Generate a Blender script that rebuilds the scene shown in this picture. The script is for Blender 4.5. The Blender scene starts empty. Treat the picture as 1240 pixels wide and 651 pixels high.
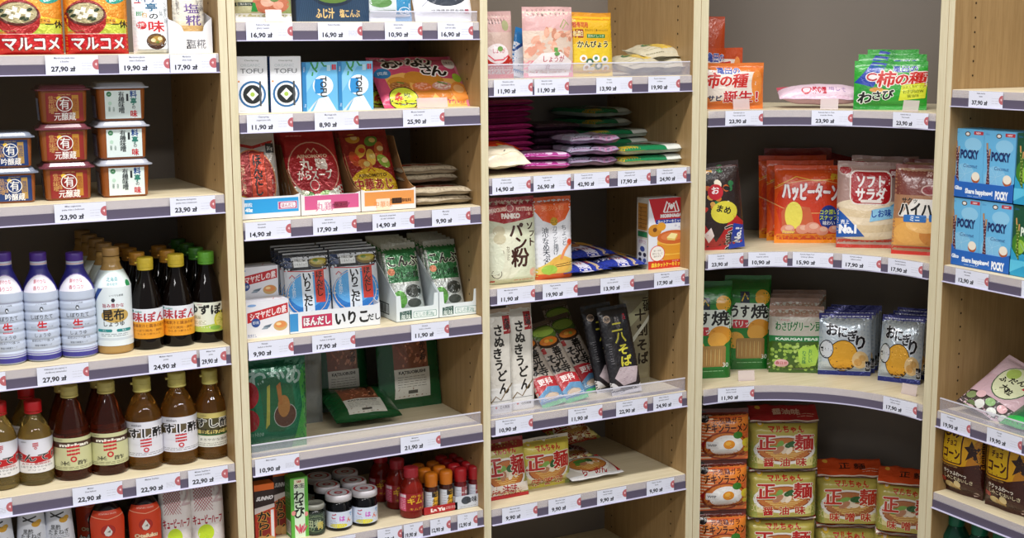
# Shop shelves with Japanese groceries. World: X along the wall, Y into the wall, Z up, metres.
import bpy, math, random
from mathutils import Vector, Matrix, noise
from mathutils.geometry import tessellate_polygon
C = bpy.context.scene.collection
PI = math.pi
# ------------------------------------------------------------------ camera
W, H = 1240, 651
F, YAW, PITCH, ROLL = 1683.78, 0.49316, 0.16569, -0.00502
CAM = Vector((0, -2.7, 1.6))
fw = Vector((math.sin(YAW)*math.cos(PITCH), math.cos(YAW)*math.cos(PITCH), -math.sin(PITCH)))
r0 = Vector((math.cos(YAW), -math.sin(YAW), 0)); u0 = r0.cross(fw)
rt = math.cos(ROLL)*r0 + math.sin(ROLL)*u0; up = -math.sin(ROLL)*r0 + math.cos(ROLL)*u0
def ray(px, py): return fw + rt*((px-W/2)/F) - up*((py-H/2)/F)
def onY(px, py, Y=0.0): d = ray(px, py); return CAM + d*((Y-CAM.y)/d.y)
def onZ(px, py, z): d = ray(px, py); return CAM + d*((z-CAM.z)/d.z)
def onX(px, py, X): d = ray(px, py); return CAM + d*((X-CAM.x)/d.x)
cd = bpy.data.cameras.new('camera'); cam = bpy.data.objects.new('camera', cd); C.objects.link(cam)
m = Matrix.Identity(4)
for i in range(3): m[i][0] = rt[i]; m[i][1] = up[i]; m[i][2] = -fw[i]; m[i][3] = CAM[i]
cam.matrix_world = m; cd.sensor_width = 36; cd.lens = F/W*36; cd.clip_start = .05
bpy.context.scene.camera = cam

# ------------------------------------------------------------------ materials
def lin(h):
    h = h.lstrip('#'); c = [int(h[i:i+2], 16)/255 for i in (0, 2, 4)]
    return [x/12.92 if x <= .04045 else ((x+.055)/1.055)**2.4 for x in c] + [1]
_m = {}
def newmat(name):
    m = bpy.data.materials.new(name); m.use_nodes = True
    return m, m.node_tree.nodes, m.node_tree.links, m.node_tree.nodes['Principled BSDF']
def M(col, fin='paper'):
    k = (col, fin)
    if k in _m: return _m[k]
    m, N, L, B = newmat(fin+'_'+col)
    B.inputs['Base Color'].default_value = lin(col)
    r, sp, bump, sc = {'paper': (.6, .3, 0, 0), 'card': (.42, .5, 0, 0), 'film': (.27, .6, .38, 70), 'foil': (.24, .8, .42, 80),
                'gloss': (.16, .5, 0, 0), 'plastic': (.35, .5, 0, 0), 'label': (.38, .5, 0, 0), 'liquid': (.06, .6, 0, 0)}[fin]
    B.inputs['Roughness'].default_value = r; B.inputs['Specular IOR Level'].default_value = sp
    if fin == 'foil': B.inputs['Metallic'].default_value = .35
    if bump:
        tc = N.new('ShaderNodeTexCoord'); nz = N.new('ShaderNodeTexNoise'); bp = N.new('ShaderNodeBump')
        nz.inputs['Scale'].default_value = sc; nz.inputs['Detail'].default_value = 2; nz.inputs['Distortion'].default_value = 1.2
        bp.inputs['Strength'].default_value = bump; bp.inputs['Distance'].default_value = .004
        L.new(tc.outputs['Object'], nz.inputs['Vector']); L.new(nz.outputs['Fac'], bp.inputs['Height'])
        # sharper creases of stretched film
        n2 = N.new('ShaderNodeTexNoise'); n2.noise_type = 'RIDGED_MULTIFRACTAL'; n2.inputs['Scale'].default_value = 26; n2.inputs['Detail'].default_value = 1.5; n2.inputs['Distortion'].default_value = .8
        b2 = N.new('ShaderNodeBump'); b2.inputs['Strength'].default_value = .38; b2.inputs['Distance'].default_value = .005
        L.new(tc.outputs['Object'], n2.inputs['Vector']); L.new(n2.outputs['Fac'], b2.inputs['Height']); L.new(bp.outputs['Normal'], b2.inputs['Normal']); L.new(b2.outputs['Normal'], B.inputs['Normal'])
    _m[k] = m; return m
def clear(name='clear_plastic', tint='f2f2fa', haze=.12, rough=.12):
    k = ('clear', name)
    if k in _m: return _m[k]
    m, N, L, B = newmat(name)
    B.inputs['Base Color'].default_value = lin(tint); B.inputs['Roughness'].default_value = rough
    t = N.new('ShaderNodeBsdfTransparent'); t.inputs['Color'].default_value = lin('fafaff')
    g = N.new('ShaderNodeBsdfGlossy'); g.inputs['Roughness'].default_value = rough
    fr = N.new('ShaderNodeFresnel'); fr.inputs['IOR'].default_value = 1.45
    a = N.new('ShaderNodeMixShader'); b = N.new('ShaderNodeMixShader')
    a.inputs[0].default_value = haze
    L.new(t.outputs[0], a.inputs[1]); L.new(B.outputs[0], a.inputs[2])
    ge = N.new('ShaderNodeNewGeometry'); sb = N.new('ShaderNodeMath'); sb.operation = 'SUBTRACT'; sb.inputs[0].default_value = 1; ml = N.new('ShaderNodeMath'); ml.operation = 'MULTIPLY'
    L.new(ge.outputs['Backfacing'], sb.inputs[1]); L.new(sb.outputs[0], ml.inputs[0]); L.new(fr.outputs[0], ml.inputs[1]); L.new(ml.outputs[0], b.inputs[0]); L.new(a.outputs[0], b.inputs[1]); L.new(g.outputs[0], b.inputs[2])
    L.new(b.outputs[0], N['Material Output'].inputs['Surface'])
    _m[k] = m; return m
def liquid(name, col, trans=.75, rough=.05):
    k = ('liq', name)
    if k in _m: return _m[k]
    m, N, L, B = newmat(name)
    B.inputs['Base Color'].default_value = lin(col); B.inputs['Roughness'].default_value = rough
    B.inputs['Transmission Weight'].default_value = trans; B.inputs['IOR'].default_value = 1.36
    _m[k] = m; return m
def wood(name, c1, c2, c3, axis='z', scale=1.0):
    m, N, L, B = newmat(name)
    tc = N.new('ShaderNodeTexCoord'); mp = N.new('ShaderNodeMapping')
    s = [60*scale]*3; s['xyz'.index(axis)] = 1.6*scale; mp.inputs['Scale'].default_value = s
    n1 = N.new('ShaderNodeTexNoise'); n1.inputs['Scale'].default_value = 1.2; n1.inputs['Detail'].default_value = 5; n1.inputs['Distortion'].default_value = .4
    mp2 = N.new('ShaderNodeMapping'); s2 = [300*scale]*3; s2['xyz'.index(axis)] = 18*scale; mp2.inputs['Scale'].default_value = s2
    n2 = N.new('ShaderNodeTexNoise'); n2.inputs['Scale'].default_value = 1; n2.inputs['Detail'].default_value = 3
    cr = N.new('ShaderNodeValToRGB'); e = cr.color_ramp.elements
    e[0].position = .32; e[0].color = lin(c2); e[1].position = .68; e[1].color = lin(c1)
    mx = N.new('ShaderNodeMix'); mx.data_type = 'RGBA'; mx.inputs[0].default_value = .25
    cr2 = N.new('ShaderNodeValToRGB'); f = cr2.color_ramp.elements; f[0].position = .38; f[0].color = lin(c3); f[1].position = .6; f[1].color = lin(c1)
    L.new(tc.outputs['Object'], mp.inputs[0]); L.new(mp.outputs[0], n1.inputs['Vector']); L.new(n1.outputs['Fac'], cr.inputs[0])
    L.new(tc.outputs['Object'], mp2.inputs[0]); L.new(mp2.outputs[0], n2.inputs['Vector']); L.new(n2.outputs['Fac'], cr2.inputs[0])
    L.new(cr.outputs[0], mx.inputs[6]); L.new(cr2.outputs[0], mx.inputs[7]); L.new(mx.outputs[2], B.inputs['Base Color'])
    B.inputs['Roughness'].default_value = .48
    return m
def plaster(name, col, var=.06):
    m, N, L, B = newmat(name)
    tc = N.new('ShaderNodeTexCoord'); nz = N.new('ShaderNodeTexNoise'); nz.inputs['Scale'].default_value = 6; nz.inputs['Detail'].default_value = 4
    mx = N.new('ShaderNodeMix'); mx.data_type = 'RGBA'
    c = lin(col); mx.inputs[6].default_value = c; mx.inputs[7].default_value = [x*(1-var*2) for x in c[:3]]+[1]
    L.new(tc.outputs['Object'], nz.inputs['Vector']); L.new(nz.outputs['Fac'], mx.inputs[0]); L.new(mx.outputs[2], B.inputs['Base Color'])
    B.inputs['Roughness'].default_value = .7
    return m

# ------------------------------------------------------------------ mesh collector
class G:
    def __init__(s): s.v = []; s.f = []; s.mi = []; s.mats = []; s.sm = []
    def mat(s, m):
        if m not in s.mats: s.mats.append(m)
        return s.mats.index(m)
    def add(s, vs, fs, m, smooth=False):
        o = len(s.v); k = s.mat(m)
        s.v += [tuple(x) for x in vs]
        for f in fs: s.f.append(tuple(i+o for i in f)); s.mi.append(k); s.sm.append(smooth)
    def box(s, x0, x1, y0, y1, z0, z1, m):
        v = [(x, y, z) for z in (z0, z1) for y in (y0, y1) for x in (x0, x1)]
        s.add(v, [(0, 2, 3, 1), (4, 5, 7, 6), (0, 1, 5, 4), (2, 6, 7, 3), (0, 4, 6, 2), (1, 3, 7, 5)], m)
    def rbox(s, x0, x1, y0, y1, z0, z1, m, b=.0008):
        # box with chamfered edges
        cx, cy, cz = (x0+x1)/2, (y0+y1)/2, (z0+z1)/2; hx, hy, hz = (x1-x0)/2, (y1-y0)/2, (z1-z0)/2
        vs = []; idx = {}
        for sx in (-1, 1):
            for sy in (-1, 1):
                for sz in (-1, 1):
                    for a in range(3):
                        p = [sx*(hx-b), sy*(hy-b), sz*(hz-b)]; p[a] = (sx*hx, sy*hy, sz*hz)[a]
                        idx[(sx, sy, sz, a)] = len(vs); vs.append((cx+p[0], cy+p[1], cz+p[2]))
        fs = []
        I = lambda sx, sy, sz, a: idx[(sx, sy, sz, a)]
        for q in (-1, 1):
            fs.append([I(q, -1, -1, 0), I(q, 1, -1, 0), I(q, 1, 1, 0), I(q, -1, 1, 0)][::q])
            fs.append([I(-1, q, -1, 1), I(-1, q, 1, 1), I(1, q, 1, 1), I(1, q, -1, 1)][::q])
            fs.append([I(-1, -1, q, 2), I(1, -1, q, 2), I(1, 1, q, 2), I(-1, 1, q, 2)][::q])
        for a in (-1, 1):
            for c in (-1, 1):
                fs.append([I(-1, a, c, 1), I(1, a, c, 1), I(1, a, c, 2), I(-1, a, c, 2)])
                fs.append([I(a, -1, c, 0), I(a, 1, c, 0), I(a, 1, c, 2), I(a, -1, c, 2)])
                fs.append([I(a, c, -1, 0), I(a, c, 1, 0), I(a, c, 1, 1), I(a, c, -1, 1)])
                for d in (-1, 1): fs.append([I(a, c, d, 0), I(a, c, d, 1), I(a, c, d, 2)])
        s.add(vs, fs, m)
    def prism(s, pts, y0, y1, m, ax='y'):
        # closed outline pts (a,b) extruded between y0 and y1 along ax; (a,b) are the other two axes in order
        n = len(pts)
        def P(a, b, c): return {'y': (a, c, b), 'z': (a, b, c), 'x': (c, a, b)}[ax]
        v = [P(a, b, y0) for a, b in pts] + [P(a, b, y1) for a, b in pts]
        t = tessellate_polygon([[Vector((a, b, 0)) for a, b in pts]])
        f = [tuple(x) for x in t] + [tuple(i+n for i in x)[::-1] for x in t] + [(i, (i+1) % n, (i+1) % n+n, i+n) for i in range(n)]
        s.add(v, f, m)
    def lathe(s, prof, m, n=40, smooth=True, z0=0):
        v = []; f = []
        for r, z in prof:
            for i in range(n): a = 2*PI*i/n; v.append((r*math.cos(a), r*math.sin(a), z+z0))
        for k in range(len(prof)-1):
            for i in range(n):
                j = (i+1) % n; f.append((k*n+i, k*n+j, (k+1)*n+j, (k+1)*n+i))
        s.add(v, f, m, smooth)
    def grid(s, S, nu, nv, m, smooth=True, flip=False):
        v = [S(i/nu, j/nv) for j in range(nv+1) for i in range(nu+1)]; f = []
        for j in range(nv):
            for i in range(nu):
                a = j*(nu+1)+i; q = (a, a+1, a+nu+2, a+nu+1); f.append(q[::-1] if flip else q)
        s.add(v, f, m, smooth)
    def tube(s, pts, r, m, n=8):
        v = []; f = []; pts = [Vector(p) for p in pts]
        for k, p in enumerate(pts):
            d = (pts[min(k+1, len(pts)-1)]-pts[max(k-1, 0)]).normalized()
            a = d.orthogonal().normalized(); b = d.cross(a)
            for i in range(n): t = 2*PI*i/n; v.append(p+a*math.cos(t)*r+b*math.sin(t)*r)
        for k in range(len(pts)-1):
            for i in range(n): j = (i+1) % n; f.append((k*n+i, k*n+j, (k+1)*n+j, (k+1)*n+i))
        f.append(tuple(range(n))[::-1]); f.append(tuple((len(pts)-1)*n+i for i in range(n)))
        s.add(v, f, m, True)
    def obj(s, name, parent=None, loc=None):
        me = bpy.data.meshes.new(name); me.from_pydata(s.v, [], s.f); me.update()
        for m in s.mats: me.materials.append(m)
        me.polygons.foreach_set('material_index', s.mi); me.polygons.foreach_set('use_smooth', s.sm)
        me.update()
        o = bpy.data.objects.new(name, me); C.objects.link(o)
        if parent: o.parent = parent
        if loc: o.location = loc
        return o
# ------------------------------------------------------------------ printed artwork: flat shapes laid over a surface
_tc = {}
def glyphs(s, off=0.0):
    k = (s, off)
    if k in _tc: return _tc[k]
    c = bpy.data.curves.new('lettering', 'FONT'); c.body = s; c.size = 1; c.offset = off; c.resolution_u = 2; c.fill_mode = 'BOTH'
    o = bpy.data.objects.new('lettering', c); me = o.to_mesh()
    v = [(x.co.x, x.co.y) for x in me.vertices]; f = []
    for p in me.polygons:
        q = tuple(p.vertices)
        for i in range(1, len(q)-1): f.append((q[0], q[i], q[i+1]))
    o.to_mesh_clear(); bpy.data.objects.remove(o); bpy.data.curves.remove(c)
    _tc[k] = (v, f); return _tc[k]
class Art:
    """all coordinates are fractions of the face: x to the right, y up"""
    def __init__(s, w, h): s.w = w; s.h = h; s.it = []; s.oy = 0
    def _p(s, vs, fs, col, shifts=((0, 0),)):
        # vs in metres; layer above whatever it overlaps; shifts thicken a stroke by repeating it a hair apart
        if not vs: return
        if s.oy: vs = [(a[0], a[1]+s.oy*s.h) for a in vs]
        xs = [a[0] for a in vs]; ys = [a[1] for a in vs]; m = max(abs(q[0]) for q in shifts); b = (min(xs)-m, min(ys)-m, max(xs)+m, max(ys)+m); l = 1
        for it in s.it:
            c = it[3]
            if it[4] >= l and b[0] < c[2] and b[2] > c[0] and b[1] < c[3] and b[3] > c[1]: l = int(it[4])+1
        for k, (dx, dy) in enumerate(shifts): s.it.append((vs if not (dx or dy) else [(a[0]+dx, a[1]+dy) for a in vs], fs, col, b, l+.05*k))
    def P(s, pts, col):
        v = [(x*s.w, y*s.h) for x, y in pts]
        s._p(v, [tuple(t) for t in tessellate_polygon([[Vector((a, b, 0)) for a, b in v]])], col); return s
    def R(s, x0, y0, x1, y1, col): return s.P([(x0, y0), (x1, y0), (x1, y1), (x0, y1)], col)
    def E(s, cx, cy, rx, ry, col, n=22, a0=0, a1=360, rot=0):
        c, sn = math.cos(math.radians(rot)), math.sin(math.radians(rot)); q = []
        for i in range(n if a1-a0 >= 360 else n+1):
            a = math.radians(a0+(a1-a0)*i/n); X = rx*s.w*math.cos(a); Y = ry*s.h*math.sin(a)
            q.append((cx+(X*c-Y*sn)/s.w, cy+(X*sn+Y*c)/s.h))
        return s.P(q, col)
    def O(s, cx, cy, r, col, **k): return s.E(cx, cy, r, r*s.w/s.h, col, **k)     # round, radius as a fraction of the width
    def RR(s, x0, y0, x1, y1, r, col):
        rx = r; ry = r*s.w/s.h; q = []
        for cx, cy, a in ((x1-rx, y1-ry, 0), (x0+rx, y1-ry, 90), (x0+rx, y0+ry, 180), (x1-rx, y0+ry, 270)):
            for i in range(5): t = math.radians(a+22.5*i); q.append((cx+rx*math.cos(t), cy+ry*math.sin(t)))
        return s.P(q, col)
    def ring(s, cx, cy, rx, ry, th, col, n=26):
        v = []; f = []
        for i in range(n):
            a = 2*PI*i/n
            v += [(cx*s.w+rx*s.w*math.cos(a), cy*s.h+ry*s.h*math.sin(a)), (cx*s.w+(rx-th)*s.w*math.cos(a), cy*s.h+(ry*s.h-th*s.w)*math.sin(a))]
            j = (i+1) % n; f += [(2*i, 2*j, 2*j+1), (2*i, 2*j+1, 2*i+1)]
        s._p(v, f, col); return s
    def L(s, pts, th, col):
        # stroke; th as a fraction of the width
        t = th*s.w/2; P = [(x*s.w, y*s.h) for x, y in pts]; v = []; f = []
        for i, (x, y) in enumerate(P):
            a = P[max(i-1, 0)]; b = P[min(i+1, len(P)-1)]; dx, dy = b[0]-a[0], b[1]-a[1]; d = math.hypot(dx, dy) or 1
            v += [(x-dy/d*t, y+dx/d*t), (x+dy/d*t, y-dx/d*t)]
        for i in range(len(P)-1): f += [(2*i, 2*i+1, 2*i+3), (2*i, 2*i+3, 2*i+2)]
        s._p(v, f, col); return s
    def T(s, txt, x, y, size, col, al='c', b=0.0, fit=None, out=None, ob=.05, rot=0, sh=0, sx=1, vert=False):
        """lettering; size = cap height as a fraction of the face height; fit = width as a fraction of the face width; out = outline colour"""
        if vert:
            n = len(txt)
            for i, ch in enumerate(txt):
                if ch != ' ': s.T(ch, x, y-i*size*1.12, size, col, 'c', b, None, out, ob, rot, sh, sx)
            return s
        cjk = any(ord(c) > 0x2e00 for c in txt); dense = any(ord(c) >= 0x4e00 for c in txt)
        rb = min(b*.55, .03 if dense else .04) if cjk else 0
        v, f = glyphs(txt, 0 if cjk else b)
        if not v: return s
        x0 = min(a[0] for a in v); x1 = max(a[0] for a in v)
        S = size*s.h/.74; SX = S*sx
        if fit: SX = fit*s.w/(x1-x0)
        ax = {'c': (x0+x1)/2, 'l': x0, 'r': x1}[al]; c, sn = math.cos(math.radians(rot)), math.sin(math.radians(rot))
        def tr(q):
            X = (q[0]-ax)*SX+q[1]*S*sh; Y = (q[1]-.37)*S
            return (x*s.w+X*c-Y*sn, y*s.h+X*sn+Y*c)
        Q = [tr(q) for q in v]
        if out:
            if cjk: R_ = (rb+ob*1.15)*S; s._p(Q, f, out, [(R_*math.cos(PI*i/4), R_*math.sin(PI*i/4)) for i in range(8)])
            else: vo, fo = glyphs(txt, b+ob); s._p([tr(q) for q in vo], fo, out)
        if rb > .008: R_ = rb*S; s._p(Q, f, col, [(R_, R_*.5), (-R_, R_*.5), (R_*.3, -R_), (-R_*.6, -R_*.6), (0, R_*.9)] if rb > .02 else [(R_, 0), (-R_, 0), (0, R_*.7)])
        else: s._p(Q, f, col)
        return s
    def fine(s, x0, y0, x1, y1, n, col='8a8a90', th=.008):
        # rows of print too small to read
        rnd = random.Random(int(x0*977+y0*613+n*31)); 
        for i in range(n):
            y = y1-(y1-y0)*(i+.5)/n; x = x0
            while x < x1-.01:
                l = rnd.uniform(.03, .1)*1.0; e = min(x+l, x1); s.L([(x, y), (e, y)], th, col); x = e+rnd.uniform(.008, .02)
        return s
    def bake(s, g, S, fin='paper', L=None, dz=.00008, clipw=None, smooth=False):
        """lay the artwork over surface S(u,v,off) -> point, clipped to the face"""
        w, h = s.w, s.h
        def clip(p):
            for ax, lim, sg in ((0, 0, 1), (0, w, -1), (1, 0, 1), (1, h, -1)):
                q = []
                for i in range(len(p)):
                    a, b = p[i-1], p[i]; da, db = (a[ax]-lim)*sg, (b[ax]-lim)*sg
                    if (da >= 0) != (db >= 0):
                        t = da/(da-db); q.append((a[0]+(b[0]-a[0])*t, a[1]+(b[1]-a[1])*t))
                    if db >= 0: q.append(b)
                p = q
                if len(p) < 3: return []
            return p
        for vs, fs, col, b, l in s.it:
            inside = b[0] >= 0 and b[1] >= 0 and b[2] <= w and b[3] <= h
            tris = []
            for f in fs:
                p = [vs[i] for i in f]
                if not inside: p = clip(p)
                for i in range(1, len(p)-1): tris.append((p[0], p[i], p[i+1]))
            if L:
                out = []; st = tris
                while st:
                    t = st.pop(); d = [(t[0][0]-t[1][0])**2+(t[0][1]-t[1][1])**2, (t[1][0]-t[2][0])**2+(t[1][1]-t[2][1])**2, (t[2][0]-t[0][0])**2+(t[2][1]-t[0][1])**2]
                    k = d.index(max(d))
                    if d[k] <= L*L: out.append(t)
                    else:
                        a, c, e = t[k], t[(k+1) % 3], t[(k+2) % 3]; mm = ((a[0]+c[0])/2, (a[1]+c[1])/2); st += [(a, mm, e), (mm, c, e)]
                tris = out
            key = {}; V = []; Fc = []
            for t in tris:
                ar = (t[1][0]-t[0][0])*(t[2][1]-t[0][1])-(t[2][0]-t[0][0])*(t[1][1]-t[0][1])
                if abs(ar) < 1e-12: continue
                if ar < 0: t = (t[0], t[2], t[1])
                ii = []
                for q in t:
                    kk = (round(q[0], 6), round(q[1], 6))
                    if kk not in key: key[kk] = len(V); V.append(S(q[0], q[1], l*dz))
                    ii.append(key[kk])
                if len(set(ii)) == 3: Fc.append(tuple(ii))
            g.add(V, Fc, col if not isinstance(col, str) else M(col, fin), smooth)
# ------------------------------------------------------------------ scene bookkeeping
USED = set()
def tag(o, label, cat, group=None, kind=None):
    if label: o['label'] = label
    if cat: o['category'] = cat
    if group: o['group'] = group
    if kind: o['kind'] = kind
    return o
def empty(name, loc=(0, 0, 0), rot=(0, 0, 0)):
    o = bpy.data.objects.new(name, None); C.objects.link(o); o.location = loc; o.rotation_euler = rot; o.empty_display_size = .02; return o
def kids(o): return [c for c in bpy.data.objects if c.parent == o]
_first = {}
def dup(o, parent=None):
    c = o.copy(); C.objects.link(c); c.parent = parent
    for ch in _ch.get(o, []): _ch.setdefault(c, []).append(dup(ch, c))
    return c
_ch = {}
def child(o, p): o.parent = p; _ch.setdefault(p, []).append(o); return o
def put(proto, x, y, z, label, cat, group=None, rz=0, rx=0, ry=0, sc=None):
    """first use moves the prototype itself, later uses copy it and its parts"""
    o = proto if proto not in USED else dup(proto)
    USED.add(proto)
    o.rotation_mode = 'XYZ'; o.location = (x, y, z); o.rotation_euler = (math.radians(rx), math.radians(ry), math.radians(rz))
    if sc: o.scale = sc if not isinstance(sc, (int, float)) else (sc, sc, sc)
    for k in ('label', 'category', 'group'):
        if k in o: del o[k]
    return tag(o, label, cat, group)
# ------------------------------------------------------------------ package bodies
def box_pack(name, w, h, d, base, arts, fin='card', b=.0008):
    """carton standing on its base, origin at the middle of the base, front towards -Y"""
    g = G(); g.rbox(-w/2, w/2, -d/2, d/2, 0, h, M(base, fin), b)
    for k, a in arts.items():
        S = {'front': lambda u, v, o: (u-w/2, -d/2-o, v), 'left': lambda u, v, o: (-w/2-o, d/2-u, v),
             'right': lambda u, v, o: (w/2+o, -d/2+u, v), 'top': lambda u, v, o: (u-w/2, -d/2+v, h+o)}[k]
        a.bake(g, S, fin)
    return g.obj(name)
def bag_surface(w, h, t, mode='pillow', seed=0, crink=.0012, seal=.012, wav=.002, pinch=.05):
    def prof(u, v):
        s = min(1, abs(2*u/w-1)); px = max(0, 1-s**2.6)**.62
        if mode == 'pillow':
            q = (v-seal)/(h-2*seal)
            pz = 0 if q <= 0 or q >= 1 else (1-abs(2*q-1)**3.4)**.6
        elif mode == 'stand':
            q = v/(h-seal)
            pz = 0 if q >= 1 else max(0, 1-q**2.0)**.8*min(1, .45+v/h*9)
            px = max(0, 1-s**4)**.5
        elif mode == 'block':      # brick-like bag: full thickness, folded top
            q = v/(h-seal); pz = 0 if q >= 1 else min(1, (1-q)*6)**.6; px = max(0, 1-s**8)**.5
        elif mode == 'slab':      # flat pack lying in a pile, full to its edges
            q = (v-seal*.6)/(h-1.2*seal); pz = 0 if q <= 0 or q >= 1 else (1-abs(2*q-1)**12)**.5; px = max(0, 1-s**12)**.5
        elif mode == 'flat':
            q = (v-seal)/(h-2*seal); pz = 0 if q <= 0 or q >= 1 else (1-abs(2*q-1)**6)**.5; px = max(0, 1-s**5)**.5
        return px*pz
    def S(u, v, off=0, side=-1):
        p = prof(u, v)
        x = (u-w/2)*(1-pinch*p*(1 if mode in ('pillow', 'stand') else .3)); z = v
        n = noise.noise(Vector((u*38+seed*7.1, v*26, seed*3.3)))*.6 + noise.noise(Vector((u*95+seed, v*70, seed+9+side)))*.4
        edge = noise.noise(Vector((u*30+seed*5, seed*2.7, v*14)))*wav*(1-.6*p)
        y = side*(t/2*p + n*crink*min(1, p*3)) + edge + side*.0002
        z += noise.noise(Vector((u*20, seed*4.1, v*5)))*wav*.5*(1 if v > h*.5 else 0)
        return (x, y+side*off, z)
    return S
def bag(name, w, h, t, art, base, fin='film', mode='pillow', seed=0, back=None, seal=.012, sealcol=None, nu=22, nv=28, L=.007, g=None, **k):
    """flexible pack; origin at the middle of its lower edge, front towards -Y"""
    S = bag_surface(w, h, t, mode, seed, seal=seal, **k); ret = g is None
    g = g or G()
    g.grid(lambda a, b: S(a*w, b*h, 0, -1), nu, nv, M(base, fin) if isinstance(base, str) else base)
    bk = back or base
    g.grid(lambda a, b: S(a*w, b*h, 0, 1), nu, nv, M(bk, fin) if isinstance(bk, str) else bk, flip=True)
    if art: art.bake(g, lambda u, v, o: S(u, v, .0003+o, -1), fin, L=L, smooth=True)
    return g.obj(name) if ret else g
def curved_label(name, r, z0, h, arc, base, art_fn, parent, fin='label', n=26, r1=None, th0=0, rf=None, nv=2):
    """paper wrapped round a bottle: arc in degrees, centred on -Y (turned by th0)"""
    w = 2*math.radians(arc)/2*r; art = Art(w, h); art_fn(art)
    r1 = r if r1 is None else r1
    def S(u, v, o=0):
        a = (u-w/2)/r+th0; R = r+(r1-r)*v/h+.0004+o+(rf(v) if rf else 0)
        return (R*math.sin(a), -R*math.cos(a), z0+v)
    g = G(); g.grid(lambda a, b: S(a*w, b*h), n, nv, M(base, fin) if isinstance(base, str) else base)
    art.bake(g, lambda u, v, o: S(u, v, .0001+o), fin, L=.006, smooth=True)
    return child(g.obj(name), parent)
def cap_ribbed(name, r, z, h, col, parent, flip=False, fin='plastic', lip=.0):
    g = G(); g.lathe([(r*.97, z), (r, z+.001), (r, z+h*.9), (r*.95, z+h*.98), (r*.88, z+h), (0, z+h)], M(col, fin), 28)
    if lip:   # the little tab of a flip-top and the seam under it
        g.lathe([(r*1.01, z+h*.42), (r*1.03, z+h*.44), (r*1.03, z+h*.49), (r*1.01, z+h*.51)], M(col, fin), 28)
        g.rbox(-r*1.25, -r*.9, -.004, .004, z+h*.42, z+h*.58, M(col, fin), .0006)
    return child(g.obj(name), parent)
def body(name, prof, m, parent, n=40): 
    g = G(); g.lathe([(0, prof[0][1])]+prof, m, n); return child(g.obj(name), parent)
# ------------------------------------------------------------------ placing helpers
def solveX(px, Y, Z):
    k = (px-W/2)/F; a = Vector((0, Y-CAM.y, Z-CAM.z)); A = a.dot(rt)-k*a.dot(fw); B = rt.x-k*fw.x
    return -A/B
def solveY(px, X, Z):
    k = (px-W/2)/F; a = Vector((X-CAM.x, -CAM.y, Z-CAM.z)); A = a.dot(rt)-k*a.dot(fw); B = rt.y-k*fw.y
    return -A/B
def solveZ(py, X, Y):
    k = -(py-H/2)/F; a = Vector((X-CAM.x, Y-CAM.y, -CAM.z)); A = a.dot(up)-k*a.dot(fw); B = up.z-k*fw.z
    return -A/B
def fit(pl, pr, pt, z, Y, zm=.06):
    x0 = solveX(pl, Y, z+zm); x1 = solveX(pr, Y, z+zm); xc = (x0+x1)/2
    return xc, x1-x0, solveZ(pt, xc, Y)-z
# ------------------------------------------------------------------ room
WOOD = wood('birch_upright', 'e0d7ba', 'd4caa6', 'c4b994', 'z')
WOODX = wood('birch_shelf', 'e0d4b6', 'd2c5a2', 'c2b38e', 'x')
WOOD_SHADED = wood('birch_panel_shaded', 'a88a5e', '96784e', '82663e', 'z')  # birch again, with the shade inside the bays put into its colour
BACK = plaster('grey_back_board', '766e65', .04)
HOLE = M('3a2a18', 'paper')
g = G(); g.box(-2.5, 4.5, -4.5, 1.2, -.05, 0, plaster('grey_floor_tiles', '8d8a84')); tag(g.obj('floor'), 'grey shop floor in front of the shelving', None, kind='structure')
g = G(); g.box(-2.5, 4.5, .42, .52, 0, 3.4, plaster('wall_paint', 'd8d6d0')); tag(g.obj('wall_back'), 'pale wall behind the shelving', None, kind='structure')
g = G(); g.box(2.78, 2.88, -4.5, .42, 0, 3.4, plaster('wall_paint_side', 'd8d6d0')); tag(g.obj('wall_right'), 'pale wall behind the end shelving', None, kind='structure')
RAIL = M('5a5366', 'plastic'); LIP = M('c9c6e0', 'plastic'); HOLD = clear('ticket_holder', 'e8e4ea', .30, .2)
GUARD = clear('clear_guard', 'dcdce6', .2, .1); GLIP = clear('clear_guard_edge', 'f0f0fa', .7, .1)
def shelf_board(parent, x0, x1, d, z, guard=0, rail=True, gs=0):
    g = G(); g.rbox(x0, x1, .003, d, z-.018, z, WOODX, .0006); s = child(g.obj('shelf'), parent)
    if rail:
        g = G(); g.box(x0, x1, -.0005, .0027, z-.036, z-.0182, RAIL); g.rbox(x0, x1, -.006, .002, z-.0384, z-.0362, LIP, .0005)
        g.box(x0, x1, .0008, .0026, z-.018, z-.001, HOLD); child(g.obj('price_rail'), s)
    if guard:
        x0 += gs
        g = G(); g.box(x0+.002, x1-.002, .006, .008, z+.0005, z+guard, GUARD); g.box(x0+.002, x1-.002, .0055, .0085, z+guard, z+guard+.0025, GLIP)
        g.box(x0+.002, x1-.002, .0055, .03, z+.0002, z+.0012, GUARD); child(g.obj('plastic_guard'), s)
def side_panel(parent, x0, x1, d, z1, m, holes=0, hs=(), zs=(.1, 2.1)):
    g = G(); g.rbox(x0, x1, 0, d, .0, z1, m, .0007)
    # front edge in pale birch; inside shade is put into the faces' darker colour
    g.box(x0+.0008, x1-.0008, -.0006, .0002, .001, z1-.001, WOOD)
    for yy in hs:
        z = zs[0]
        while z < zs[1]:
            xx = x0 if holes < 0 else x1; n = 8; v = [(xx+holes*.0004, yy+.0026*math.cos(2*PI*i/n), z+.0026*math.sin(2*PI*i/n)) for i in range(n)]
            g.add(v, [tuple(range(n)) if holes > 0 else tuple(range(n))[::-1]], HOLE); z += .032
    return child(g.obj('side_panel'), parent)
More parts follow.
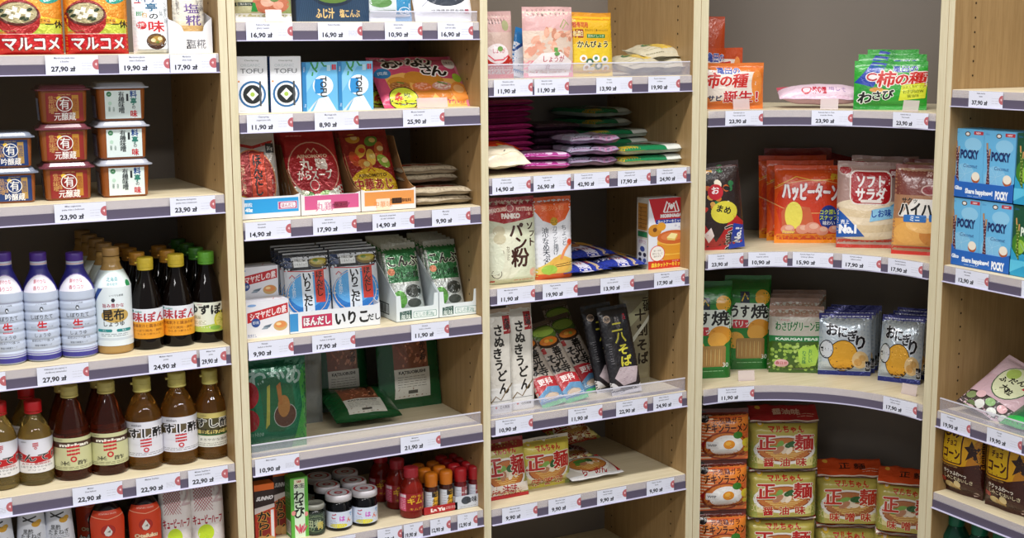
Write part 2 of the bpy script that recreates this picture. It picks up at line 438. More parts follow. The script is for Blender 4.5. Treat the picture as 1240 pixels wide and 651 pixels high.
def back_panel(parent, x0, x1, y): g = G(); g.box(x0, x1, y, y+.006, .02, 2.1, BACK); return child(g.obj('back_panel'), parent)
def plinth(parent, x0, x1, d): g = G(); g.box(x0, x1, .03, .045, 0, .08, WOODX); return child(g.obj('plinth'), parent)
D = .375; HS = (.062, .338)
def unit(label, x0, x1, left, right, boards, loc=(0, 0, 0), rz=0, d=D):
    u = empty('shelving_unit', loc, (0, 0, math.radians(rz))); tag(u, label, 'shelving')
    if left: side_panel(u, left[0], left[1], d, 2.1, WOOD_SHADED, 1, HS)
    if right: side_panel(u, right[0], right[1], d, 2.1, WOOD_SHADED, -1, HS)
    back_panel(u, x0, x1, d-.001)
    for b in boards: shelf_board(u, x0+.0008, x1-.0008, d-.002, *b)
    return u
Z1 = (1.5705, 1.2934, .9841, .7373, .503); Z2 = (1.6311, 1.4496, 1.2339, .9872, .7394, .5396, .28); Z3 = (1.5083, 1.2942, 1.0469, .746, .5355, .278)
Z4 = (1.4236, 1.0802, .7448, .14); Z5 = (1.4785, 1.082, .7406, .5443, .26)
unit('birch shelving bay holding miso tubs, soy sauce bottles and vinegars', .235, .802, (.217, .235), (.802, .8193), [(z, 0) for z in Z1])
unit('birch shelving bay holding tofu cartons, stock sachets and small jars', .837, 1.3752, (.8197, .837), (1.3752, 1.3945), [(Z2[0], .02, True, .285), (Z2[1], 0), (Z2[2], 0), (Z2[3], 0), (Z2[4], .026), (Z2[5], 0), (Z2[6], 0, False)])
unit('birch shelving bay holding seaweed packs, panko and pancake mix', 1.3948, 1.9346, None, (1.9346, 1.9565), [(Z3[0], .030), (Z3[1], 0), (Z3[2], 0), (Z3[3], .030), (Z3[4], 0), (Z3[5], 0, False)])
unit('end shelving bay holding chocolate stick cartons and corn snacks', .018, .9, (.0, .018), (.9, .918), [(Z5[0], 0), (Z5[1], 0), (Z5[2], .028), (Z5[3], 0), (Z5[4], 0, False)], (2.345, -.395, 0), -90)
# corner bay: pentagon with quarter-circle shelf fronts
c4 = empty('shelving_unit', (1.9567, 0, 0)); tag(c4, 'birch corner shelving bay with curved shelf fronts holding rice crackers', 'shelving')
CX, CY, CR = 1.979, -.37, .366
def arc(r, n=28, a0=90, a1=0): return [(CX+r*math.cos(math.radians(a0+(a1-a0)*i/n)), CY+r*math.sin(math.radians(a0+(a1-a0)*i/n))) for i in range(n+1)]
def L4(o): o.location = (-1.9567, 0, 0); return child(o, c4)
g = G(); g.rbox(1.9567, 1.979, 0, D, 0, 2.1, WOOD_SHADED, .0007); g.box(1.9575, 1.9782, -.0006, .0002, .001, 2.099, WOOD); L4(g.obj('side_panel'))
g = G(); g.rbox(2.345, 2.72, -.3948, -.37, 0, 2.1, WOOD_SHADED, .0007); g.box(2.3444, 2.3452, -.394, -.3708, .001, 2.099, WOOD); L4(g.obj('side_panel'))
g = G(); g.prism([(1.979, .374), (2.245, .374), (2.72, -.10), (2.72, -.37), (2.726, -.37), (2.726, -.097), (2.248, .380), (1.979, .380)], .02, 2.1, BACK, 'z'); L4(g.obj('back_panel'))
for i, z in enumerate(Z4):
    a = arc(CR); g = G()
    g.prism([(1.9795, .003)]+a[1:-1]+[(2.348, -.3695), (2.718, -.3695), (2.718, -.101), (2.244, .373), (1.9795, .373)], z-.018, z, WOODX, 'z'); s = L4(g.obj('shelf'))
    g = G()
    for r0_, r1_, za, zb, mm in ((CR-.0004, CR-.0030, z-.036, z-.0182, RAIL), (CR+.001, CR-.0065, z-.0384, z-.0362, LIP), (CR-.0008, CR-.002, z-.018, z-.001, HOLD)):
        g.prism(arc(r0_, 32)+arc(r1_, 32)[::-1], za, zb, mm, 'z')
    r = g.obj('price_rail'); child(r, s)
# ------------------------------------------------------------------ price tickets
TAGW = M('dfe2f0', 'paper'); INK = '23232b'; CORAL = 'b8646a'
_pt = {}
def ticket_mesh(price, lines, w, red, h=.0345):
    k = (price, lines, round(w, 4), red)
    if k in _pt: return _pt[k]
    a = Art(w, h); f = .096/w
    small = w < .06
    for i, t in enumerate(lines): a.T(t, .36 if not small else .42, .87-i*.185, .095, '4a4a55', b=.012, fit=min(.5*f, len(t)*.0205*f) if not small else min(.7, len(t)*.03))
    a.T(price+' zł', .10*(1 if not small else .7), .29, .27, INK, 'l', b=.036, fit=((.46*f if not small else .60) if len(price) > 4 else .40*f))
    if not small: a.fine(.68, .2, .88, .66 if len(lines) > 1 else .52, 5 if len(price)*len(lines) % 2 else 3, 'a8a8b2', .005)
    cx = .985 if red < 1 else .955
    a.O(cx, .5, .105*f*.96, CORAL); a.O(cx-.035*f, .52, .016*f, 'e8c8cc'); a.P([(cx-.028*f, .40), (cx-.010*f, .52), (cx-.028*f, .62)], 'f2dfe2')
    g = G(); g.box(-w/2, w/2, -.0004, 0, 0, h, TAGW)
    a.bake(g, lambda u, v, o: (u-w/2, -.0004-o, v), 'paper')
    _pt[k] = g; return g
def ticket(px, z, price, lines, label, w=.096, red=0, group=None, mode='wall', dy=-.0022, tilt=0):
    g = ticket_mesh(price, tuple(lines), w, red)
    if mode == 'wall': x = solveX(px, -.002, z-.02)+w/2; loc = (x, dy, z-.0360); rz = 0
    elif mode == 'end': y = solveY(px, 2.345, z-.02)-w/2; loc = (2.345+dy, y, z-.0360); rz = -90
    else:
        # curved rail: meet the ray with the circle
        y_ = mode; d = ray(px, y_); a_ = d.x**2+d.y**2; ox, oy = CAM.x-CX, CAM.y-CY; b_ = ox*d.x+oy*d.y; c_ = ox*ox+oy*oy-(CR-.003)**2
        t = (-b_+math.sqrt(b_*b_-a_*c_))/a_; th = math.atan2(CAM.y+t*d.y-CY, CAM.x+t*d.x-CX)-w/2/(CR-.003)
        R = math.sqrt((CR-.005)**2-(w/2)**2); loc = (CX+R*math.cos(th), CY+R*math.sin(th), z-.0360); rz = math.degrees(th)-90
    o = bpy.data.objects.new('price_ticket', _tmesh(g)); C.objects.link(o); o.location = loc; o.rotation_euler = (0, math.radians(tilt), math.radians(rz))
    tag(o, label, 'price tag', group); return o
_tm = {}
def _tmesh(g):
    if id(g) not in _tm: o = g.obj('price_ticket'); _tm[id(g)] = o.data; bpy.data.objects.remove(o)
    return _tm[id(g)]
GT = 'price tickets on the shelf edges'
def TK(z, row, **k):
    for r in row:
        px, price, lines, label = r[:4]; kk = dict(k); kk.update(r[4] if len(r) > 4 else {})
        ticket(px, z, price, lines, label, group=GT, **kk)
TK(Z1[0], [(55, '27,90', ['Marukome pasta miso', 'z bonito'], 'white price ticket reading 27,90 zł under the red miso pouches'),
   (144, '19,90', ['Marukome płynne', 'miso z bulionem'], 'white price ticket reading 19,90 zł under the white soup squeeze pouch'),
   (206, '17,90', ['Marukome', 'shio koji'], 'white price ticket reading 17,90 zł at the shelf end under the koji carton', {'red': 1, 'w': .0905})])
TK(Z1[1], [(66, '23,90', ['Miko organiczna', 'pasta miso z bulionem'], 'white price ticket reading 23,90 zł under the red labelled miso tubs'),
   (206, '23,90', ['Marukome ekologiczna', 'pasta miso z bulionem'], 'white price ticket reading 23,90 zł alone past the miso tubs, shelf end', {'w': .090})])
TK(Z1[2], [(-59, '29,90', ['Sos sojowy'], 'white price ticket cut by the picture edge under the soy bottles'),
   (45, '27,90', ['Kikkoman sos sojowy o', 'obniżonej zawartości'], 'white price ticket reading 27,90 zł under the purple capped soy bottles'),
   (180, '24,90', ['Mizkan Ajipon', 'ponzu'], 'white price ticket reading 24,90 zł under the orange labelled ponzu bottles'),
   (242, '29,90', ['Mizkan Yuzu', 'ponzu'], 'narrow white price ticket reading 29,90 zł under the green capped yuzu bottle', {'w': .054, 'red': 1})])
TK(Z1[3], [(-50, '19,90', ['Mizkan honteri'], 'white price ticket cut by the picture edge under the red capped seasoning'),
   (88, '22,90', ['Mizkan', 'Ocet Ryżowy'], 'white price ticket reading 22,90 zł under the brown rice vinegar bottles'),
   (165, '22,90', ['Mizkan Sushizu'], 'white price ticket reading 22,90 zł under the sushi vinegar bottle with white label', {'w': .088}),
   (228, '22,90', ['Mizkan Sushizu z', 'bulionem z kombu'], 'white price ticket reading 22,90 zł at the shelf end under the yellow labelled vinegar', {'w': .082, 'red': 1})])
TK(Z2[0], [(298, '16,90', ['Fujicco Furuya', 'glony i sezam'], 'price ticket reading 16,90 zł on the top tofu bay shelf beside the upright'),
   (385, '16,90', ['Fujicco Kombu'], 'price ticket reading 16,90 zł under the navy kelp box'),
   (466, '10,90', ['Glony konbu', 'suszone'], 'price ticket reading 10,90 zł on the top tofu bay shelf', {'w': .085}),
   (530, '16,90', ['Wodorosty', 'nori do ryżu'], 'price ticket reading 16,90 zł under the white pack, top tofu bay shelf', {'w': .083})])
TK(Z2[1], [(299, '11,90', ['Clearspring', 'organiczne tofu'], 'price ticket reading 11,90 zł under the white tofu cartons'),
   (381, '8,90', ['Morinaga tofu', 'twarde'], 'price ticket reading 8,90 zł under the blue tofu cartons'),
   (488, '25,90', ['Misuzu kieszonki', 'tofu inari'], 'price ticket reading 25,90 zł under the pink fried tofu pouch')])
TK(Z2[2], [(297, '14,90', ['Ajinomoto', 'Hondashi'], 'price ticket reading 14,90 zł under the carton with a blue front'),
   (379, '17,90', ['Ajinomoto', 'bulion drobiowy'], 'price ticket reading 17,90 zł under the carton with a pink front'),
   (451, '14,90', ['Ajinomoto przyprawa', 'do dań chińskich'], 'price ticket reading 14,90 zł under the carton with an orange front'),
   (523, '9,90', ['Marufuji', 'Kaisou'], 'price ticket reading 9,90 zł under the flat sesame packs', {'w': .092})])
TK(Z2[3], [(301, '9,90', ['Shimaya', 'bulion z bonito'], 'price ticket reading 9,90 zł under the stacked soup stock boxes'),
   (378, '17,90', ['Ajinomoto', 'bulion z sardynek'], 'price ticket reading 17,90 zł under the blue and white sachet carton'),
   (498, '11,90', ['Shimaya', 'bulion z kombu'], 'price ticket reading 11,90 zł under the green kelp sachet cartons', {'w': .09})])
TK(Z2[4], [(309, '10,90', ['Mako wakame'], 'price ticket reading 10,90 zł under the green wakame bag'),
   (485, '21,90', ['Makatsuo', 'katsuobushi'], 'price ticket reading 21,90 zł under the bonito flake bags')])
TK(Z2[5], [(400, '19,90', ['Momoya', 'gohan'], 'narrow price ticket under the seaweed paste jars, cut by the picture edge', {'w': .058}),
   (457, '19,90', ['Momoya', 'kimuchi'], 'price ticket reading 19,90 zł under the foremost red kimchi base bottle', {'w': .058, 'dy': -.003}),
   (489, '19,90', ['Kimchi', 'sos'], 'narrow price ticket reading 19,90 zł tucked behind the kimchi bottle ticket', {'w': .046}),
   (521, '12,90', ['S&B', 'La Yu'], 'narrow price ticket reading 12,90 zł under the orange capped chilli oil', {'w': .050}),
   (554, '12,90', ['House', 'La Yu'], 'narrow price ticket reading 12,90 zł under the red capped pepper jars', {'w': .050})])
TK(Z3[0], [(598, '11,90', ['Shinshin imbir', 'marynowany różowy'], 'price ticket reading 11,90 zł under the first ginger pouch by the upright'),
   (647, '11,90', ['Shinshin imbir', 'biały do sushi'], 'price ticket reading 11,90 zł under the tall pale ginger pouch', {'w': .088}),
   (722, '13,90', ['Kanpyo', 'do rolek'], 'price ticket reading 13,90 zł under the yellow gourd strip pouch'),
   (785, '19,90', ['Takuan marynowana', 'rzodkiew'], 'price ticket reading 19,90 zł under the flat lying pouches', {'w': .088})])
TK(Z3[1], [(596, '14,90', ['Otafuku mąka', 'do okonomiyaki'], 'price ticket reading 14,90 zł under the cream coloured pouch'),
   (646, '26,90', ['Yamamoto nori', 'do sushi'], 'price ticket reading 26,90 zł under the pink flat packs'),
   (695, '42,90', ['Yamamoto nori do', 'sushi 50 sztuk'], 'price ticket reading 42,90 zł under the purple and white nori packs', {'w': .094}),
   (748, '17,90', ['Takaokaya nori', 'yaki sushi nori'], 'price ticket reading 17,90 zł, first under the green nori packs', {'w': .090}),
   (795, '24,90', ['Takaokaya nori', 'sushi do onigiri'], 'price ticket reading 24,90 zł by the seamed upright, under green nori', {'w': .085})])
TK(Z3[2], [(602, '11,90', ['Marukaji panierka', 'panko'], 'price ticket reading 11,90 zł under the panko crumb bag'),
   (657, '19,90', ['Nippn panierka', 'tempura'], 'price ticket reading 19,90 zł under the tempura flour bag', {'w': .092}),
   (727, '13,90', ['Okonomi', 'mix do panierki'], 'price ticket reading 13,90 zł under the flat blue snack packs', {'w': .092}),
   (792, '17,90', ['Morinaga mix', 'na pancakes'], 'price ticket reading 17,90 zł under the pancake mix box', {'w': .088})])
TK(Z3[3], [(600, '10,90', ['Marutsune makaron', 'Sanuki Udon'], 'price ticket reading 10,90 zł under the white udon packs'),
   (688, '11,90', ['Marutsune makaron', 'gryczany soba'], 'price ticket reading 11,90 zł under the leaning soba packs', {'w': .093}),
   (746, '22,90', ['Hikari makaron', 'gryczany soba'], 'price ticket reading 22,90 zł under the black soba packs', {'w': .088}),
   (791, '24,90', ['Hikari makaron', 'gryczany juwari'], 'price ticket reading 24,90 zł at the shelf end past the black soba packs', {'w': .084})])
TK(Z3[4], [(608, '9,90', ['Maruchan zupa', 'makaron instant'], 'price ticket reading 9,90 zł, nearest the narrow upright, lowest railed shelf', {'w': .092}),
   (664, '9,90', ['Maruchan zupa', 'miso instant'], 'price ticket reading 9,90 zł under the yellow noodle bag', {'w': .088}),
   (723, '9,90', ['Maruchan zupa', 'ramen instant'], 'price ticket reading 9,90 zł under the flat lying noodle pack', {'w': .082}),
   (783, '9,90', ['Nissin Chicken', 'Ramen'], 'price ticket reading 9,90 zł on bare shelf by the seamed upright', {'w': .080})])
TK(Z4[0], [(878, '23,90', ['Kameda Kaki no', 'Tane chrupki ume'], 'price ticket reading 23,90 zł on curved rail under the orange rice cracker bag', {'mode': 143}),
   (983, '23,90', ['Kameda Kaki no Tane', 'orzeszki śliwka'], 'price ticket reading 23,90 zł on curved rail under the lying pink pack', {'mode': 143}),
   (1082, '23,90', ['Kameda Kaki no', 'Tane wasabi'], 'price ticket reading 23,90 zł on curved rail under the green cracker bags', {'mode': 146})])
TK(Z4[1], [(857, '23,90', ['Kameda mix', 'krakersów'], 'price ticket reading 23,90 zł under the black and red cracker mix bag', {'mode': 315}),
   (906, '10,90', ['Kuriyama', 'krakersy ryżowe'], 'price ticket reading 10,90 zł on the curved rail at bare shelf', {'mode': 313}),
   (960, '15,90', ['Kameda Happy Turn', 'krakersy ryżowe'], 'price ticket reading 15,90 zł on the curved rail under the orange bag', {'mode': 313}),
   (1020, '17,90', ['Kameda krakersy', 'ryżowe solone'], 'price ticket reading 17,90 zł under the clear salad cracker bag', {'mode': 317}),
   (1076, '17,90', ['Kameda krakersy', 'z sosem sojowym'], 'price ticket reading 17,90 zł under the cracker bag with black brushed lettering', {'mode': 323})])
TK(Z4[2], [(869, '11,90', ['Sanko krakersy', 'ryżowe Usuyaki'], 'price ticket reading 11,90 zł on curved rail under the green cracker bags', {'mode': 477}),
   (1070, '17,90', ['Echigo krakersy', 'ryżowe onigiri'], 'price ticket reading 17,90 zł on curved rail under the silver rice snack packs', {'mode': 492})])
TK(Z5[0], [(1174, '37,90', ['Nekto matcha', 'latte'], 'price ticket reading 37,90 zł on the empty top end shelf', {'mode': 'end'})])
TK(Z5[1], [(1158, '12,90', ['Glico Pocky', 'kokosowe'], 'price ticket reading 12,90 zł under the blue chocolate stick cartons', {'mode': 'end'}),
   (1238, '12,90', ['Glico Pocky'], 'price ticket just entering the picture under the green stick cartons', {'mode': 'end'})])
TK(Z5[2], [(1140, '19,90', ['Kasugai żelki', 'owoce'], 'price ticket reading 19,90 zł nearest the upright above the corn snack bag', {'mode': 'end', 'w': .090}),
   (1196, '19,90', ['Kasugai', 'mochi'], 'price ticket reading 19,90 zł above the outer corn snack bag', {'mode': 'end', 'w': .098})])
# ------------------------------------------------------------------ lights: rows of ceiling panels over the aisle
def panel(x, y, w, h, e, z=2.85):
    l = bpy.data.lights.new('ceiling_light', 'AREA'); l.shape = 'RECTANGLE'; l.size = w; l.size_y = h; l.energy = e; l.color = (1, .975, .96)
    o = bpy.data.objects.new('ceiling_light', l); C.objects.link(o); o.location = (x, y, z)
for x in (-.35, .65, 1.6): panel(x, -1.12, .9, .22, 33, 3.45)
for x in (-1.2, .6, 2.0): panel(x, -2.8, 1.1, .3, 28)
wd = bpy.data.worlds.new('shop_interior'); bpy.context.scene.world = wd; wd.use_nodes = True
bg = wd.node_tree.nodes['Background']; bg.inputs[0].default_value = (.93, .95, 1, 1); bg.inputs[1].default_value = .34
vs = bpy.context.scene.view_settings; vs.view_transform = 'Standard'; vs.look = 'None'; vs.gamma = 1; vs.use_curve_mapping = False; vs.exposure = .05
# ================================================================== BAY 1: miso, soy sauces, vinegars
z = Z1[0]
def miso_art():
    a = Art(.128, .19)
    a.R(0, 0, 1, 1, 'd8862a'); a.R(0, .42, 1, .80, 'e08c22').P([(0, .30), (1, .26), (1, .40), (0, .52)], 'e6c428').P([(0, .27), (1, .22), (1, .34), (.6, .36), (0, .42)], 'c9d24a')
    a.P([(0, .78), (.25, .80), (.35, 1), (0, 1)], 'c41818')
    a.oy = -.08
    a.E(.33, .52, .33, .20, '8c1414').E(.33, .50, .33, .21, 'a81c18', a0=180, a1=360).E(.33, .55, .31, .14, '5b2015').E(.33, .56, .28, .12, 'a89c72')
    for x, y, r in ((.18, .57, .06), (.28, .60, .05), (.40, .58, .065), (.31, .53, .06), (.47, .54, .05), (.22, .52, .04)): a.P([(x-r, y-.02), (x-r*.3, y+.035), (x+r, y+.02), (x+r*.5, y-.035)], 'eee8d6')
    for x, y in ((.12, .53), (.5, .6), (.38, .50), (.08, .58), (.44, .49)): a.E(x, y, .05, .018, '2c3a1c', rot=25)
    a.E(.30, .93, .16, .07, 'd8231e').ring(.30, .93, .10, .045, .015, 'f4f2ee').T('マルコメ', .3, .93, .045, 'f4f2ee', b=.02)
    a.P([(.38, .84), (.60, .78), (.66, .9), (.5, 1), (.38, 1)], 'e8c82c')
    a.E(.66, .82, .20, .075, 'e8eef2', rot=18).T('かつお', .66, .82, .065, '1f62ae', rot=16, b=.04)
    a.E(.82, .74, .17, .065, '2c9a86', rot=14).T('昆布', .82, .74, .06, 'e9f4ee', rot=14, b=.03)
    a.R(.64, .44, .80, .50, 'e8a028').T('日本産', .72, .47, .030, '3a2410').T('一休', .86, .43, .07, '2c1c12', b=.04)
    a.oy = 0
    a.R(0, 0, 1, .235, 'c8161c').T('マルコメ', .5, .125, .13, 'f6f2ee', b=.055, fit=.84, out='7a0c10', ob=.04)
    a.L([(.0, .238), (1, .238)], .008, 'f0d8c0').fine(.05, .26, .28, .29, 1, '5a7a20')
    return a
P_miso = bag('miso_pouch', .128, .19, .045, miso_art(), 'c41a1c', 'foil', 'stand', 3)
ms = ((-8, 77), (79, 155))
for i, (l, r) in enumerate(ms):
    xc, w, h = fit(l, r, 0, z, .035)
    put(P_miso, xc, .045, z, ['red and orange miso pouch cut by the picture edge, top shelf', 'red and orange miso pouch beside the white soup squeeze pouch'][i], 'pouch', 'miso pouches on the top shelf', rz=(3, -4)[i], sc=(w/.128, 1, .84))
def soup_art():
    a = Art(.078, .17); a.R(0, 0, 1, 1, 'e9edf0')
    a.T('料亭', .42, .86, .10, '1c3f6e', b=.05, sx=1.1).T('亭', .52, .72, .10, '1c5a7c', b=.06, sx=1.3).T('の', .56, .58, .08, '202020', b=.05, sx=1.3).T('味', .62, .42, .14, 'c02228', b=.05, sx=1.25)
    a.O(.20, .44, .14, 'c0242c').T('液', .2, .45, .045, 'f2e8e0', sx=1.2).T('即', .17, .62, .06, '4a8a5a', b=.04, sx=1.3).T('白', .30, .60, .06, 'c08a2a', b=.04).R(.05, .78, .24, .80, 'b02a30')
    a.T('いろいろ使えるだし入り', .90, .80, .028, '50565c', vert=True, sx=1.4)
    a.T('かつお昆布', .78, .72, .028, '50565c', vert=True, sx=1.4)
    a.E(.60, .19, .30, .125, '3d1f10').E(.60, .215, .27, .09, '6a4a24').E(.62, .22, .16, .055, 'b08a3c').E(.50, .21, .07, .03, 'e2cf9c').E(.70, .235, .07, .03, 'dccb98').E(.62, .18, .05, .02, '6a7a30')
    a.L([(0, .055), (1, .06)], .02, '8a8e98')
    return a
xc, w, h = fit(160, 203, 0, z, .04)
put(bag('soup_pouch', .078, .17, .04, soup_art(), 'dfe4ea', 'film', 'stand', 8), xc, .04, z, 'white squeeze pouch of soup base with a dark bowl printed low', 'pouch', sc=(w/.078, 1, .72))
# shio koji pouch in its cut-away carton
t = empty('display_carton'); xc, w, h = fit(204, 257, 35, z, .02)
g = G(); cw = .0345*2; g.prism([(-w/2, 0), (w/2, 0), (w/2, .068), (w/2-.012, .058), (w/2-.016, .052), (w/2-.018, .042), (-w/2+.030, .042), (-w/2+.026, .052), (-w/2+.014, .060), (-w/2, .066)], -.001, 0, M('e6e6e8', 'card'))
g.prism([(0, 0), (.1, 0), (.1, .09), (0, .068)], -w/2, -w/2+.001, M('d8d8dc', 'card'), 'x'); g.prism([(0, 0), (.1, 0), (.1, .09), (0, .068)], w/2-.001, w/2, M('cfcfd4', 'card'), 'x')
a = Art(w, .042); a.RR(.40, .2, .50, .62, .01, '2c2c34').T('糀', .45, .41, .3, 'eeeeee', b=.02).T('塩糀', .63, .42, .34, '55555e'); a.bake(g, lambda u, v, o: (u-w/2, -.001-o, v), 'card')
child(g.obj('carton_front'), t); put(t, xc, .025, z, 'white cut-away carton with a small dark crest, shelf end', 'carton')
a = Art(.062, .17); a.R(0, 0, 1, 1, 'd9d3c4').R(0, 0, 1, .42, 'c79a52').E(.5, .42, .5, .09, 'c9a468').R(0, .45, 1, .52, 'd8cbb0').T('塩', .58, .72, .13, '5b3c84', b=.03, sx=1.1).T('糀', .62, .53, .13, '5b3c84', b=.03, sx=1.1)
a.T('肉も魚も野菜もおいしく', .14, .93, .026, '55505a', vert=True, sx=1.3).T('まろやか生塩糀', .92, .9, .03, '55505a', vert=True, sx=1.3).T('使いやすい液状タイプ', .80, .9, .03, '55505a', vert=True, sx=1.3)
put(bag('koji_pouch', .062, .17, .03, a, 'b9bcc4', 'film', 'stand', 12), xc+.004, .05, z, 'clear pouch of pale koji standing inside the white carton', 'pouch', sc=(1, 1, .70))

# miso tubs -------------------------------------------------------------------
def tub(col, lidcol, labelfn, labw, name='miso_tub', hl=.050, wt=.098, wb=.086):
    t = empty(name); g = G(); amber = M('8e4f22', 'gloss')
    def loop(w, d, z, r=.012, n=5):
        o = []
        for cx, cy, a0 in ((w/2-r, d/2-r, 0), (-w/2+r, d/2-r, 90), (-w/2+r, -d/2+r, 180), (w/2-r, -d/2+r, 270)):
            for i in range(n+1): a = math.radians(a0+90*i/n); o.append((cx+r*math.cos(a), cy+r*math.sin(a), z))
        return o
    def loft(g, ls, m, cap0=True, cap1=True):
        v = sum(ls, []); n = len(ls[0]); f = []
        for k in range(len(ls)-1):
            for i in range(n): j = (i+1) % n; f.append((k*n+i, k*n+j, (k+1)*n+j, (k+1)*n+i))
        if cap0: f.append(tuple(range(n))[::-1])
        if cap1: f.append(tuple((len(ls)-1)*n+i for i in range(n)))
        g.add(v, f, m, False)
    loft(g, [loop(wb-.006, wb-.006, 0), loop(wb, wb, .003), loop(wt-.006, wt-.006, .058)], amber)
    child(g.obj('tub_body'), t)
    h = .050; W_ = labw; a = Art(W_, h); labelfn(a); g = G()
    S = lambda u, v, o=0: (u-W_/2+.002, -(wb/2+(v+.004)/.058*(wt-wb-.006)/2)-.0006-o, v+.004)
    g.grid(lambda p, q: S(p*W_, q*h), 1, 1, M(col, 'label'), False); a.bake(g, lambda u, v, o: S(u, v, .0002+o), 'label')
    # side sticker
    k = (wt-wb-.006)/2/.058
    SL = lambda u, v, o=0: (-(wb/2+(v+.004)*k)-.0006-o, wb/2-.016-u, v+.004)
    b = Art(.045, h*.8); b.fine(.1, .1, .9, .9, 9, '7c86a8', .02)
    g.grid(lambda p, q: SL(p*.045, q*h*.8), 1, 1, M('aab0c8', 'label'), False, True); b.bake(g, lambda u, v, o: SL(u, v, .0002+o), 'label')
    child(g.obj('paper_sleeve'), t)
    g = G(); m = M(lidcol, 'gloss')
    loft(g, [loop(wt-.004, wt-.004, .0575), loop(wt+.008, wt+.008, .0585), loop(wt+.008, wt+.008, .0605), loop(wt-.004, wt-.004, .062), loop(wt-.012, wt-.012, .0675), loop(wt-.024, wt-.024, .069)], m)
    child(g.obj('lid'), t); return t
def lab_you(c1, c2, last):
    def f(a):
        a.R(.03, 0, .97, 1, c1).R(.70, .08, .88, .92, c2).T('無添加', .79, .72, .13, c1, vert=True, sx=1.2)
        a.T('信州味噌', .14, .82, .14, 'd8a860', vert=True, sx=1.1)
        a.T('こうじ味', .26, .80, .12, 'd8a860', vert=True, sx=1.1)
        a.E(.36, .82, .07, .07, 'e8c040').ring(.5, .60, .22, .27, .022, 'f2f0ea').T('有', .5, .60, .30, 'f2f0ea', b=.03)
        a.T(last, .5, .16, .22, 'f4f2ec', b=.03, fit=.58).T('ORGANIC MISO', .5, .94, .05, 'e0c070')
    return f
def lab_ryo(a):
    a.T('有機味噌', .46, .86, .17, '22262a', vert=True, b=.03, sx=1.12).T('料', .80, .86, .2, '1e4a8c', b=.06, sx=1.1).T('亭', .80, .60, .2, '2a7a6a', b=.06).T('の', .80, .40, .12, '2a2a2a', b=.03).T('味', .80, .16, .2, 'c02830', b=.06, sx=1.1)
    a.E(.12, .88, .07, .09, '2e7a4a').T('JAS', .12, .88, .05, 'e8f0e8').E(.14, .55, .05, .07, 'b8d8c4').T('国産', .12, .38, .07, '4a6a5a', vert=True).T('大豆', .24, .38, .07, '4a6a5a', vert=True).R(.60, .62, .66, .88, '22262a')
tubB = tub('1d2f62', '7c8494', lab_you('1f3a70', 'b08c4c', '吟醸蔵'), .070); tubR = tub('8a1c1c', '6e3a44', lab_you('8c2620', 'b9822c', '元醸蔵'), .070)
tubW = tub('dbe8e4', 'a9adb8', lab_ryo, .072, wt=.104, wb=.092); z = Z1[1]
GB = 'stacked miso tubs'
for proto, l, r, n, lab, Y in ((tubB, -14, 50, 2, ('blue labelled miso tub at the bottom by the picture edge', 'blue labelled miso tub, upper of its two'), .088),
                            (tubR, 50, 118, 3, ('red labelled miso tub at the bottom of its stack', 'red labelled miso tub in the middle of its stack', 'red labelled miso tub on top of its stack'), .088),
                            (tubW, 119, 187, 3, ('white labelled organic miso tub at the bottom of its stack', 'white labelled organic miso tub in the middle of its stack', 'white labelled organic miso tub on top of its stack'), .088)):
    xc, w, h = fit(l, r, 150, z, Y-.05)
    s = w/.108 if proto is not tubW else w/.115; kz = 1.10 if proto is not tubW else 1.14
    for i in range(n): put(proto, xc+(.0015, -.001, .0005)[i], Y, z+i*.0694*s*kz, lab[i], 'tub', GB, rz=(-6, -7, -5)[i] if proto is not tubW else (-4, -2, -3)[i], sc=(s, s, s*kz))

# soy sauce and ponzu ------------------------------------------------------------
z = Z1[2]
def kikk_body(a):
    a.R(0, .0, 1, .07, '3c3a8c').R(0, .085, 1, .10, '6a60ac').L([(0, .125), (1, .125)], .006, '8c80b8').L([(0, .86), (1, .86)], .004, '8a6ab0')
    a.P([(.5+.030*math.cos(math.radians(60*i)), .755+.042*math.sin(math.radians(60*i))) for i in range(6)], '2a3038').P([(.5+.014*math.cos(math.radians(60*i)), .755+.020*math.sin(math.radians(60*i))) for i in range(6)], 'e4eaf4')
    a.T('いつでも新鮮', .5, .83, .022, '3a4048').T('しぼりたて', .5, .64, .055, '22262c', b=.02).T('生', .5, .50, .12, 'c2242c', b=.06, sx=1.05).T('キッコ', .36, .49, .02, '44484e').T('マン印', .63, .49, .02, '44484e')
    a.T('しょうゆ', .5, .37, .05, '3a3e46', b=.01).T('塩分控えめまろやか発酵うまみ', .5, .29, .028, '2c3036', fit=.36, b=.03).T('常温で鮮度キープ', .5, .22, .024, '454a52', fit=.26)
def kikk_neck(a):
    a.R(0, 0, 1, 1, '2d2a80').E(.5, .0, .20, .80, '8a78b8').E(.5, 0, .19, .76, 'e4e2ec').T('鮮やかな', .5, .48, .15, 'b83040', b=.02, sx=.9).T('香りコク', .5, .20, .15, 'b83040', b=.02, sx=.9)
def along(prof, z0, r0, r1, h):
    """how far the bottle's outline stands off the straight cone of a label"""
    def f(v):
        z = z0+v
        for (ra, za), (rb, zb) in zip(prof, prof[1:]):
            if za <= z <= zb and zb > za: return ra+(rb-ra)*(z-za)/(zb-za)-(r0+(r1-r0)*v/h)
        return 0
    return f
